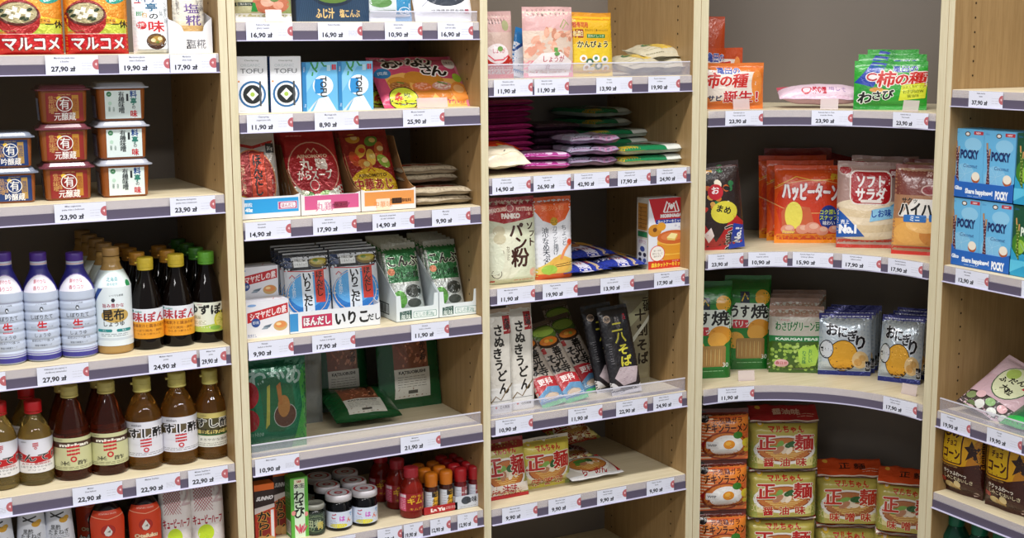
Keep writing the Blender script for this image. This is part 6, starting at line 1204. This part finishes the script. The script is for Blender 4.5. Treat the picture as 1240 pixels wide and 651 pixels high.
def happy():
    a = Art(.165, .175); a.R(0, 0, 1, 1, 'd8501c').R(0, .0, 1, .12, 'e88a1c').P([(.05, .66), (.35, .80), (.9, .74), (1, .7), (1, .3), (.9, .12), (.1, .12), (.0, .5)], 'cc3c20').ring(.55, .60, .62, .22, .012, 'e0a060').P([(.08, .40), (.16, .5), (.5, .46), (.62, .12), (.1, .12)], 'c8603c')
    a.T('ハッピーターン', .52, .66, .18, 'f0eaea', b=.10, fit=.84, out='b01c24', ob=.04, rot=-2).T('かめだ', .8, .93, .03, 'e8b080').E(.26, .36, .13, .18, 'e8dc5c')
    a.E(.80, .33, .15, .16, '243c8c').T('コク深い', .8, .40, .05, 'c8dc3c', b=.05).T('スナップ', .8, .33, .05, 'c8dc3c', b=.05).T('味わい', .8, .26, .045, 'e4e8f0', b=.04)
    for x, y, r in ((.4, .18, .1), (.55, .2, .12), (.7, .16, .1), (.18, .18, .1), (.88, .18, .08)): a.E(x, y, r, r*.6, 'dc9480').E(x+.02, y+.02, r*.6, r*.3, 'e8b8a4')
    a.L([(.0, .72), (.3, .86), (.6, .80), (1, .84)], .01, 'e8c040').P([(.82, .85), (.86, .80), (.90, .86), (.93, .80), (.95, .88), (.84, .9)], 'e0b030').T('Powder', .20, .15, .04, 'e8d060', b=.04); return a
P = bag('snack_bag', .165, .175, .045, happy(), 'c4441a', 'film', 'pillow', 143, wav=.004)
corner(P, 938, 1018, 294, 201, z, -30, .165, .175, 'orange snack bag with white lettering, foremost', 'bag', 'orange snack bags', rx=-6)
corner(P, 929, 1008, 294, 195, z, -26, .165, .175, 'orange snack bag, second in its file', 'bag', 'orange snack bags', back=.05, rx=-6); corner(P, 920, 1000, 294, 189, z, -22, .165, .175, 'orange snack bag, rearmost of its file', 'bag', 'orange snack bags', back=.10, rx=-6)
def salad():
    a = Art(.15, .19); a.R(0, 0, 1, 1, 'a88880').R(0, .0, 1, .10, 'b8382c').R(0, .12, 1, .50, 'dcc8a8')
    for i in range(5): a.E(.5, .16+.085*i, .50, .07, ['e4d4b8', 'd8c4a0'][i % 2])
    a.E(.12, .90, .11, .07, 'c8b0a8').E(.12, .90, .09, .05, 'a83038').RR(.83, .82, .99, .92, .03, '8a3038').T('50.', .91, .87, .05, 'e8d0d0', b=.05)
    a.RR(.18, .50, .88, .90, .12, 'e8dcd4').RR(.20, .515, .86, .885, .11, 'a8181f').T('ソフト', .53, .77, .12, 'f2ecea', b=.09, fit=.46).T('サラダ', .53, .62, .12, 'f2ecea', b=.09, fit=.5).RR(.36, .525, .72, .56, .02, 'e8dcd4')
    a.P([(.0, .12), (.45, .13), (.0, .46)], '1f56a8').T('No.1', .17, .22, .09, 'eef2f8', b=.09, fit=.28).T('売上', .12, .30, .04, 'eef2f8', b=.04).P([(.55, .34), (1, .42), (1, .58), (.80, .44), (.56, .44)], '5aa8d8').P([(.52, .30), (1, .36), (1, .50), (.56, .44)], '8ac4e4').T('しお味', .72, .40, .07, '1f4a9c', b=.05, rot=4); return a
P = bag('salad_cracker_bag', .15, .19, .05, salad(), 'b09890', 'film', 'pillow', 145, wav=.005)
corner(P, 1013, 1086, 300, 197, z, -38, .15, .19, 'clear cracker bag with a dark red square panel, in front', 'bag', 'clear rice cracker bags', rx=-8)
corner(P, 1030, 1108, 300, 190, z, -38, .15, .19, 'clear cracker bag behind the one with the dark red panel', 'bag', 'clear rice cracker bags', back=.07, rx=-8)
def soy_c():
    a = Art(.15, .19); a.R(0, 0, 1, 1, 'a87a5a').R(0, .0, 1, .09, 'c02c20').R(0, .1, 1, .40, 'd89c50').E(.3, .24, .28, .13, 'e0a858').E(.7, .22, .28, .13, 'c8843c').E(.5, .34, .3, .1, 'e8b870').R(0, .66, 1, 1, '7a4038').T('50', .52, .90, .05, 'd8b8b0', b=.05).E(.55, .72, .14, .06, 'c8a8a0').E(.55, .72, .12, .045, '8a2a30')
    a.O(1.0, .55, .36, 'e8e0d8').O(1.0, .55, .30, 'a8202c').P([(.10, .42), (.9, .40), (1, .62), (.3, .62)], 'e8e4dc').T('サクッ', .24, .60, .05, '2a2a2a', b=.05).T('ハイハイン', .52, .50, .13, '141414', b=.09, fit=.86, out='ece8e0', ob=.04).RR(.16, .36, .52, .44, .02, '2a6cb4').T('ミニ', .34, .40, .05, 'e8f0f8', b=.05).RR(.56, .37, .92, .45, .02, '2a6cb4').T('塩味', .74, .41, .05, 'e8f0f8', b=.05); return a
P = bag('soy_cracker_bag', .15, .19, .05, soy_c(), 'a88468', 'film', 'pillow', 147, wav=.005)
corner(P, 1080, 1158, 309, 201, z, -52, .15, .19, 'clear cracker bag with black brushed lettering by the seamed upright', 'bag', 'clear rice cracker bags', rx=-8)
corner(P, 1088, 1160, 306, 194, z, -52, .15, .19, 'clear cracker bag with black lettering, second in its file', 'bag', 'clear rice cracker bags', back=.07, rx=-8)
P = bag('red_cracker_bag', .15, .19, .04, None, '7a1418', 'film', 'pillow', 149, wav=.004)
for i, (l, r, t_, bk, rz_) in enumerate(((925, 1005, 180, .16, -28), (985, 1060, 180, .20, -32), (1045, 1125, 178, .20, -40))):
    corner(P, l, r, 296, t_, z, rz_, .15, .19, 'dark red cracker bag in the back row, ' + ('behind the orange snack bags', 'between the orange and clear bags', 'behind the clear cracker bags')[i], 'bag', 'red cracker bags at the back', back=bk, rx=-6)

z = Z4[2]
def usu():
    a = Art(.10, .20); a.R(0, 0, 1, 1, '156620').RR(.10, .10, .92, .86, .10, '1f7a2a').R(.3, .70, .5, .84, '1c2a3c').L([(.33, .74), (.40, .82), (.47, .76)], .03, 'd8b83c').E(.78, .78, .16, .08, 'd8a030').P([(.08, .62), (.2, .72), (.8, .72), (.95, .64), (.95, .52), (.08, .50)], 'dce4dc').T('うす', .30, .63, .11, '161616', b=.07, fit=.38).T('焼', .72, .63, .12, '161616', b=.06, sx=1.2).RR(.14, .45, .48, .54, .02, 'c0303c').T('パリッ', .31, .495, .055, 'f0e0e0', b=.06).E(.72, .45, .24, .10, 'd8942c').E(.66, .40, .2, .08, 'e0a440').E(.2, .32, .2, .09, 'd8a03c')
    a.RR(.22, .12, .84, .34, .04, 'a07c44')
    for i in range(12): a.E(.26+.045*i, .22, .012, .09, ['c8a868', 'b88a4c'][i % 2])
    a.T('30', .84, .14, .05, 'e8f0e8').fine(.25, .06, .8, .09, 1, '8ac08a', .012); return a
P = bag('usuyaki_cracker_bag', .10, .20, .05, usu(), '125a1c', 'film', 'block', 151, wav=.003)
corner(P, 876, 931, 444, 333, z, -26, .10, .20, 'green rice cracker bag fully in view', 'bag', 'green usuyaki cracker bags'); corner(P, 826, 884, 455, 340, z, -20, .10, .20, 'green rice cracker bag cut off by the seamed upright', 'bag', 'green usuyaki cracker bags')
def peas():
    a = Art(.125, .17); a.R(0, 0, 1, 1, 'b8b4a8').R(0, .84, 1, 1, '9a7a68').R(0, .46, 1, .56, '2c7a44').R(0, .0, 1, .48, '3c5c1c')
    rnd = random.Random(2)
    for i in range(110): x, y = rnd.uniform(.03, .97), rnd.uniform(.04, .44); a.O(x, y, .032, rnd.choice(['8aac44', 'a0c058', '6c9234', '98b84c', 'b0cc6c']), n=9)
    a.T('わさびグリーン豆', .52, .70, .11, '2a6a3c', b=.08, fit=.84, out='d0d4c0', ob=.03).T('KASUGAI PEAS', .5, .515, .035, 'dce8dc', b=.04, fit=.8).T('Kasugai', .28, .80, .03, 'b03a3c').E(.22, .15, .13, .06, 'e0b0b4').T('春日井', .22, .15, .04, 'b02a3a', b=.03).P([(.52, .34), (.62, .42), (.72, .40), (.84, .44), (.92, .30), (.86, .12), (.62, .08), (.54, .2)], 'a8d050').T('おいしい', .76, .34, .045, '2a7a4c', vert=True, b=.03).T('わさび味', .64, .32, .045, '2a7a4c', vert=True, b=.03); return a
P = bag('wasabi_pea_bag', .125, .17, .035, peas(), 'a89c8c', 'film', 'pillow', 153, wav=.003)
corner(P, 931, 996, 451, 372, z, -34, .125, .17, 'wasabi green pea bag, foremost', 'bag', 'wasabi pea bags', rx=-6)
for i in range(3): corner(P, 931-2+i*3, 996-6+i*4, 451, 362-i*5, z, -32+i*2, .125, .17, 'wasabi pea bag, ' + ('second in its file', 'third in its file', 'rearmost of its file')[i], 'bag', 'wasabi pea bags', back=.035*(i+1), rx=-4, sy=.75)
def oni():
    a = Art(.105, .125); a.R(0, 0, 1, 1, 'b4c2d0').P([(.1, .95), (.95, .9), (1, .4), (.8, .1), (.0, .15), (0, .6)], 'c8d4dc').R(0, .90, 1, 1, '2c2c74').fine(.05, .93, .95, .97, 1, 'd8d8ec', .02).R(0, 0, 1, .07, '242c74')
    for ch, x, y, s in (('お', .24, .74, .16), ('に', .45, .70, .14), ('ぎ', .64, .64, .14), ('り', .80, .54, .18)): a.T(ch, x, y, s, '14141a', b=.08, out='e0e4ea', ob=.04)
    a.E(.46, .32, .30, .26, '3a2410').E(.46, .32, .285, .245, 'e4a82c').E(.14, .42, .13, .15, '24242a').E(.14, .42, .115, .135, 'dfe4ea').E(.80, .26, .16, .14, 'e8c890').E(.76, .22, .08, .06, 'd8a860').E(.84, .29, .07, .05, 'd8ac68').RR(.90, .08, .99, .24, .02, '24242a').T('塩', .945, .16, .08, 'e8e8ec'); return a
P = bag('rice_snack_pack', .105, .125, .035, oni(), '9aa4b0', 'foil', 'pillow', 155, wav=.004)
corner(P, 991, 1053, 454, 381, z, -38, .105, .125, 'silver rice snack pack with yellow rounded print, nearest the peas', 'pack', 'silver rice snack packs', rx=-8)
corner(P, 1063, 1113, 463, 385, z, -56, .105, .125, 'silver rice snack pack turned sideways by the seamed upright', 'pack', 'silver rice snack packs', rx=-12)
for i in range(3): corner(P, 996+4*i, 1058+3*i, 454, 377-3*i, z, -38-2*i, .105, .125, 'silver rice snack pack in the first file, ' + ('second', 'third', 'rearmost')[i], 'pack', 'silver rice snack packs', back=.033*(i+1), rx=-8, sy=.75); corner(P, 1072+5*i, 1122+5*i, 461-i, 383-4*i, z, -56, .105, .125, 'silver rice snack pack in the file by the upright, ' + ('second', 'third', 'rearmost')[i], 'pack', 'silver rice snack packs', back=.033*(i+1), rx=-8, sy=.75)
# stacked noodle five-packs, on the lowest board
z = Z4[3]
def chick():
    a = Art(.13, .12); a.R(0, 0, 1, 1, 'd0602c')
    for i in range(16): a.P([(0, .03+.06*i), (.28, .03+.06*i), (.28, .055+.06*i), (0, .055+.06*i)], 'e8d4b4'); a.P([(.28, .03+.06*i), (1, .03+.06*i), (1, .05+.06*i), (.28, .05+.06*i)], 'd8803c')
    a.R(0, .88, 1, 1, '5a1c14').O(.10, .86, .10, '1c1a1e').T('NISSIN', .10, .86, .035, 'e0dcdc', b=.04, fit=.15).P([(.16, .78), (1, .86), (1, .70), (.1, .66)], 'dc8030').T('元祖鶏ガラ', .56, .80, .08, '5a1a14', b=.06, fit=.6)
    a.T('チキンラーメン', .54, .66, .14, '4a1410', b=.12, fit=.88, out='e89040', ob=.03).E(.52, .30, .46, .30, '8a3418').E(.52, .30, .42, .27, 'c8722c').E(.55, .33, .33, .20, 'e8e4e0').E(.50, .29, .30, .18, 'ecebe8').E(.58, .34, .12, .09, 'dc8c1c').E(.56, .36, .06, .04, 'e8ac3c').E(.76, .52, .10, .07, '3a7a2c').E(.94, .36, .09, .08, 'dcc838').E(.96, .22, .07, .06, 'dcc838')
    a.P([(.04, .34), (.11, .40), (.11, .26)], '9a1c24').RR(.13, .26, .36, .40, .02, 'e4e2e0').T('WFP', .24, .33, .05, '3a3a40', b=.02, fit=.17)
    rnd = random.Random(3)
    for i in range(14): x = rnd.uniform(.15, .9); a.L([(x, .06), (x+.08, .10), (x+.02, .13)], .016, 'd89048')
    return a
PC = bag('noodle_five_pack', .13, .12, .075, chick(), '7a2818', 'film', 'pillow', 161, wav=.003)
PMs = bag('noodle_five_pack', .14, .12, .085, maru(seed=1, w=.14, h=.12), 'b0a44c', 'film', 'block', 163, wav=.003, seal=.008)
PMo = bag('noodle_five_pack', .14, .12, .085, maru(seed=7, w=.14, h=.12, red='b8301c', last='味噌味', bc='a86838'), 'b8a850', 'film', 'block', 165, wav=.003, seal=.008)
def topper(P, col, txt):
    """folded top of the pack, a flap slanting back in the flavour's colour"""
    a = Art(.135, .075); a.R(0, 0, 1, 1, col).R(0, .0, 1, .06, 'd8ccbc').T(txt, .55, .5, .22, 'd8b8a0' if col != 'c8481c' else '3a1410', b=.05, fit=.4).O(.14, .7, .04, 'd8a43c').fine(.7, .2, .95, .4, 2, 'e0c0a8', .01)
    g = G(); S = lambda u, v, o=0: (u-.0675, -.034+v*.95, .113+.030*min(1, v/.06)+.004*noise.noise(Vector((u*40, v*40, 3)))+o)
    g.grid(lambda p, q: S(p*.135, q*.075), 14, 8, M(col, 'film')); a.bake(g, lambda u, v, o: S(u, v, .0005+o), 'film', L=.008, smooth=True)
    return child(g.obj('folded_top'), P)
topper(PMs, 'a01820', '醤油味'); topper(PMo, 'c8481c', '正 麺')
a = None
def stack(P, l, r, tops, X0, rz, w0, names, group):
    """tops: pixel rows of the upper edge of each pack from the top down; the column stands on the lowest board"""
    y = X0[1]; x = solveX(X0[0], y, .45); zs = [solveZ(t, x, y) for t in tops]; pitch = (zs[0]-zs[-1])/(len(zs)-1)
    dep = (Vector((x, y, zs[0]))-CAM).dot(fw); w = (r-l)*dep/F/math.cos(math.radians(rz)+math.atan2(x-CAM.x, y-CAM.y))
    top = zs[0]; out = []; k = 0; n = round((top-Z4[3])/pitch)
    while k < n:
        if k == n-1: pitch = top-Z4[3]-.0005      # the hidden lowest pack fills what is left above the board
        out.append(put(P, x, y, top-pitch, names[min(k, len(names)-1)], 'noodles', group, rz=rz+(1.5 if k % 2 else -1), rx=-3, sc=(w/w0*.985, .8, pitch/.122))); top -= pitch; k += 1
    return out
stack(PC, 843, 905, (494, 556, 617), (874, .06), -22, .13, ['orange chicken noodle pack, topmost of its stack', 'orange chicken noodle pack, second from the top', 'orange chicken noodle pack, third from the top, cut by the picture edge', 'orange chicken noodle pack low in its stack'], 'stacked chicken noodle packs')
stack(PMs, 904, 989, (504, 563, 621), (946, .045), -26, .14, ['yellow noodle pack with dark red top, topmost of its stack', 'yellow noodle pack with dark red top, second from the top', 'yellow noodle pack with dark red top, third, cut by the picture edge', 'yellow noodle pack with dark red top, low in its stack'], 'stacked yellow noodle packs')
stack(PMo, 988, 1068, (570, 629), (1028, .00), -30, .14, ['yellow noodle pack with orange top, topmost of the middle stack', 'yellow noodle pack with orange top, second in the middle stack', 'yellow noodle pack with orange top, low in the middle stack'], 'stacked orange topped noodle packs')
stack(PMo, 1063, 1138, (581, 640), (1100, -.135), -46, .14, ['yellow noodle pack with orange top, topmost by the seamed upright', 'yellow noodle pack with orange top, second by the seamed upright', 'yellow noodle pack with orange top, low in the stack by the upright'], 'stacked orange topped noodle packs')
# small clear clips above some tickets
def clip(x, y, z, rz, label, w=.042, h=.026, lean=-12):
    g = G(); m = clear('clip_plastic', 'e8d8d4', .5, .15); g.box(-w/2, w/2, -.0006, .0006, 0, h, m); g.box(-w/2, w/2, 0, .03, 0, .001, m)
    o = g.obj('shelf_clip'); o.location = (x, y, z+.0004); o.rotation_euler = (math.radians(lean), 0, math.radians(rz)); return tag(o, label, 'clip', 'clear clips on the shelf edges')
for px, py, zz, lab in ((898, 133, Z4[0], 'small clear clip in front of the orange cracker bag'), (1004, 130, Z4[0], 'small clear clip in front of the lying pink bag'), (1102, 134, Z4[0], 'small clear clip in front of the green cracker bags'), (904, 461, Z4[2], 'small clear clip on bare shelf under the green usuyaki bags'), (1100, 478, Z4[2], 'small clear clip on bare shelf under the silver snack packs')):
    if zz == Z4[0]:
        d = ray(px, py); a_ = d.x**2+d.y**2; ox, oy = CAM.x-CX, CAM.y-CY; b_ = ox*d.x+oy*d.y; c_ = ox*ox+oy*oy-(CR+.004)**2; t_ = (-b_+math.sqrt(b_*b_-a_*c_))/a_; x, y = CAM.x+t_*d.x, CAM.y+t_*d.y
    else: p = onZ(px, py, zz); x, y = p.x, p.y
    clip(x, y, zz, math.degrees(math.atan2(y-CY, x-CX))-90, lab)
clip(solveX(524, .012, Z2[1]+.01), .012, Z2[1], 0, 'clear clip in front of the pink tofu pouch', .072, .022); clip(solveX(332, .012, Z2[0]+.01), .012, Z2[0], 0, 'small clear clip in front of the salmon rice pack', .034, .024)

# ================================================================== end bay
def endput(P, px, d, z, label, cat, group=None, zm=.05, rz=-90, rx=0, ry=0, sc=None, zo=0):
    X = 2.345+d; return put(P, X, solveY(px, X, z+zm), z+zo, label, cat, group, rz=rz, rx=rx, ry=ry, sc=sc)
z = Z5[1]
def pocky(base, green=False):
    a = Art(.085, .165); a.R(0, 0, 1, 1, base)
    if green: a.P([(0, 0), (1, 0), (1, .28), (0, .34)], '2a9ac4').E(.2, .45, .2, .16, '3a7a24').E(.25, .42, .14, .1, '8ab83c')
    else: a.E(.65, .78, .28, .10, '8cc8e8').E(.4, .30, .35, .2, '80c0e4')
    for q in range(6 if not green else 3): a.L([(.42, .34), (.42+.3*math.cos(q*.9+.4), .34+.16*math.sin(q*.9+.4))], .006, 'b4dcf0')
    for k, (x0, x1) in enumerate(((.10, .24), (.20, .13))):
        a.L([(x0, .82-.08*k), (x1, .04)], .055, '5a2c34' if not green else '4a6a1c').L([(x0, .82-.08*k), (x0+(x1-x0)*.12, .73-.08*k)], .04, 'c8945c')
        for i in range(16): q = .12+i*.055; a.E(x0+(x1-x0)*q+.012*(-1)**i, .82-.08*k-q*.78, .012, .006, 'e0c8c8' if not green else 'c8d880')
    a.T('POCKY', .55, .64, .125, '142c64' if not green else 'dce8d8', b=.05, fit=.60).T('Coconut' if not green else 'Matcha', .58, .47, .055, '2a4c8c' if not green else 'b8d880', fit=.46, sh=.2).E(.46, .93, .09, .035, '4a3428').E(.46, .93, .06, .022, 'e8e4dc').RR(.66, .925, .97, .975, .015, 'b8303c').T('NEW', .81, .95, .025, 'f0e0e4', b=.04).T('Glico', .10, .95, .03, '2a6cb4', fit=.13)
    if not green: a.E(.78, .30, .14, .08, 'b05a2c').E(.78, .32, .13, .065, 'eee6d4').RR(.44, .10, .76, .18, .04, 'c05030').fine(.48, .12, .72, .16, 1, 'f0c8b0', .02)
    else: a.O(.8, .36, .10, 'dce4ea').O(.8, .14, .10, 'dce4ea')
    return a
b = Art(.03, .165); b.R(0, 0, 1, 1, '3a7ab8').T('Pocky', .5, .5, .03, 'e0ecf4', rot=90)
PB_ = box_pack('stick_biscuit_box', .085, .165, .035, '66b4e0', {'front': pocky('66b4e0'), 'left': b}); PG_ = box_pack('stick_biscuit_box', .085, .165, .035, '0e4c34', {'front': pocky('0e4c34', True)})
def ptray(w, h, col, txt):
    t = empty('display_tray'); g = G(); m = M(col, 'card'); d = .12
    g.prism([(-w/2, 0), (w/2, 0), (w/2, h*.85), (w/2-.02, h*.72), (-w/2+.02, h*.72), (-w/2, h*1.25)], 0, .001, m); g.box(-w/2, -w/2+.001, 0, d, 0, h*1.2, m); g.box(w/2-.001, w/2, 0, d, 0, h*.85, m); g.box(-w/2, w/2, 0, d, 0, .001, m); g.box(-w/2, w/2, d-.001, d, 0, h*1.2, m)
    a = Art(w, h*.7)
    if txt: a.T('Glico', .13, .62, .24, 'dce8f8', b=.06, fit=.12).T('Share happiness!', .46, .48, .30, 'e8f0f8', b=.06, fit=.44).T('POCKY', .82, .42, .5, 'f0f4f8', b=.06, fit=.2).fine(.28, .1, .5, .2, 1, 'b4ccec', .006)
    else: a.P([(0, .2), (.2, .7), (.4, .5), (.7, .9), (1, .6), (1, 1), (0, 1)], '5ac0e0').E(.75, .4, .18, .3, 'c4e0ec')
    a.bake(g, lambda u, v, o: (u-w/2, -o, v), 'card'); child(g.obj('tray_body'), t); return t
X = 2.345+.022; y0 = solveY(1147, X, z+.01); y1 = solveY(1222, X, z+.01); w = abs(y1-y0)
PT = ptray(w, .05, '1f62b8', True); PT2 = ptray(w, .05, '2a9ac4', False); bw = w/2-.002; zt = solveZ(242, X, (y0+y1)/2)
tall = (solveZ(154, X, y0)-z)/2
for lv in range(2):
    zz = z+lv*tall*1.0
    put(PT, X, (y0+y1)/2, zz, ('blue cardboard tray of stick biscuits, lower level', 'blue cardboard tray of stick biscuits, upper level')[lv], 'tray', 'stacked stick biscuit trays', rz=-90)
    for k in range(2):
        for r_ in range(2): put(PB_, X+.02+.037*r_, y0-(bw/2+.001)-k*(bw+.001), zz+.0012, ('lower', 'upper')[lv] + ' tray, ' + ('blue stick biscuit box nearest the upright', 'blue stick biscuit box beside the green ones')[k] + (', front row', ', second row')[r_], 'box', 'blue stick biscuit boxes', rz=-90, sc=(bw/.085, 1, (tall-.003)/.165))
    put(PT2, X, (y0+y1)/2-w-.001, zz, ('turquoise cardboard tray beside the blue one, lower level', 'turquoise cardboard tray beside the blue one, upper level')[lv], 'tray', 'stacked stick biscuit trays', rz=-90)
    for k in range(1): put(PG_, X+.02, y1-(bw/2+.002)-k*(bw+.001), zz+.0012, ('dark green stick biscuit box, lower level', 'dark green stick biscuit box, upper level')[lv], 'box', 'dark green stick biscuit boxes', rz=-90, sc=(bw/.085, 1, (tall-.003)/.165))
z = Z5[2]
a = Art(.14, .19); a.R(0, 0, 1, 1, 'c8a8b0').R(0, .6, 1, 1, 'd0b4bc').E(.52, .60, .32, .30, '3a5a3c').E(.52, .60, .30, .285, 'd8dcb4').E(.4, .72, .12, .1, 'a8c060')
for ch, x, y in (('ふ', .34, .58), ('だ', .50, .62), ('ん', .64, .66), ('大', .48, .48), ('粒', .60, .45)): a.T(ch, x, y, .075, '1c1c18', b=.07)
a.P([(.72, .58), (1, .62), (1, .72), (.74, .68)], 'b8303c').R(0, .0, 1, .26, '3a302c')
for i, (x, y, c) in enumerate(((.12, .18, '7a8a5a'), (.26, .24, 'd8b0b4'), (.36, .12, 'dfe0d8'), (.50, .20, '8ab070'), (.62, .10, 'e0e4dc'), (.22, .06, '6a7a50'), (.74, .20, 'd8a8ac'), (.86, .10, 'c8d0c0'))): a.E(x, y, .09, .055, c)
P = bag('bean_candy_bag', .14, .19, .035, a, 'c4a8ac', 'film', 'pillow', 171, wav=.004)
endput(P, 1188, .035, z, 'pink bean candy bag lying tilted behind the guard', 'bag', rx=-58, ry=16, rz=-84, sc=(1, 1, .95), zo=.006)
a = Art(.14, .17); a.R(0, 0, 1, 1, '2c6a44').P([(0, .0), (1, 0), (1, .12), (0, .2)], '2ca84a').E(.6, .5, .3, .25, 'a8c4c0').E(.3, .6, .2, .2, '3a8a3c').E(.7, .3, .15, .1, '1c3a24')
endput(bag('green_candy_bag', .14, .17, .03, a, '2a5a40', 'film', 'pillow', 173, wav=.004), 1244, .030, z, 'dark green candy bag lying behind the guard at the picture edge', 'bag', rx=-72, rz=-84, zo=.006)
z = Z5[3]
def corn():
    a = Art(.12, .19); a.R(0, 0, 1, 1, '3c140c').R(0, .42, 1, 1, 'd8a018').P([(.70, .42), (1, .42), (1, .9), (.8, .7)], 'b87818').P([(0, .42), (.5, .40), (1, .50), (1, .36), (0, .34)], '3c140c').RR(.08, .44, .62, .98, .06, '4a1c0c').RR(.11, .455, .59, .965, .05, 'd8b01c')
    a.T('しみ', .34, .86, .12, '4a1c0c', b=.12, fit=.40).T('チョコ', .34, .72, .07, '4a1c0c', b=.1, fit=.26).T('コーン', .36, .57, .12, '4a1c0c', b=.12, fit=.42).P([(.80, .80), (.88, .70), (.98, .72), (.90, .62), (.94, .50), (.82, .58), (.70, .52), (.76, .64), (.66, .70), (.76, .72)], '2c0e08')
    a.T('SATAKE CHOCO CORN', .3, .40, .022, 'd8b060', fit=.44).T('サクッふわ〜っ', .45, .31, .05, 'e4dccc', b=.06, fit=.56, rot=-4).T('しみこむおいしさ', .52, .235, .045, 'e0d4b0', b=.05, fit=.66, rot=-4).R(0, .16, .22, .22, 'a02c24').E(.30, .12, .13, .06, 'd8c48c').E(.42, .10, .12, .055, 'c8a868').E(.5, .16, .08, .05, 'e0cc98').P([(.75, .06), (.9, .10), (.95, .05), (.8, .02)], 'c0a8a0'); return a
P = bag('corn_snack_bag', .12, .19, .05, corn(), '40180c', 'foil', 'pillow', 175, wav=.004)
endput(P, 1166, .045, z, 'brown and yellow corn snack bag nearest the upright', 'bag', 'brown and yellow corn snack bags', rz=-84, sc=(.98, 1, .92)); endput(P, 1222, .045, z, 'brown and yellow corn snack bag cut by the picture edge', 'bag', 'brown and yellow corn snack bags', rz=-86, sc=(1.05, 1, .96))
z = Z5[4]
def greenb():
    t = empty('green_bottle'); body('bottle_body', [(.026, 0), (.029, .003), (.030, .01), (.030, .13), (.027, .15), (.016, .168), (.0145, .175), (0, .176)], liquid('green_drink', '1c5a44', .5), t, 32)
    curved_label('body_label', .0302, .03, .08, 200, '1c6a4c', lambda a: a.T('お茶', .5, .5, .3, 'e0ecd8', b=.05).R(0, 0, 1, .1, 'c8d8b0'), t); cap_ribbed('cap', .0165, .17, .024, '0e6a4c', t); return t
P = greenb()
for i, px in enumerate((1158, 1186, 1212)): endput(P, px, .07, z, 'green capped bottle under the lowest end shelf, ' + ('nearest the upright', 'middle of three', 'outermost')[i], 'bottle', 'green capped bottles', zm=.18, sc=1.15)
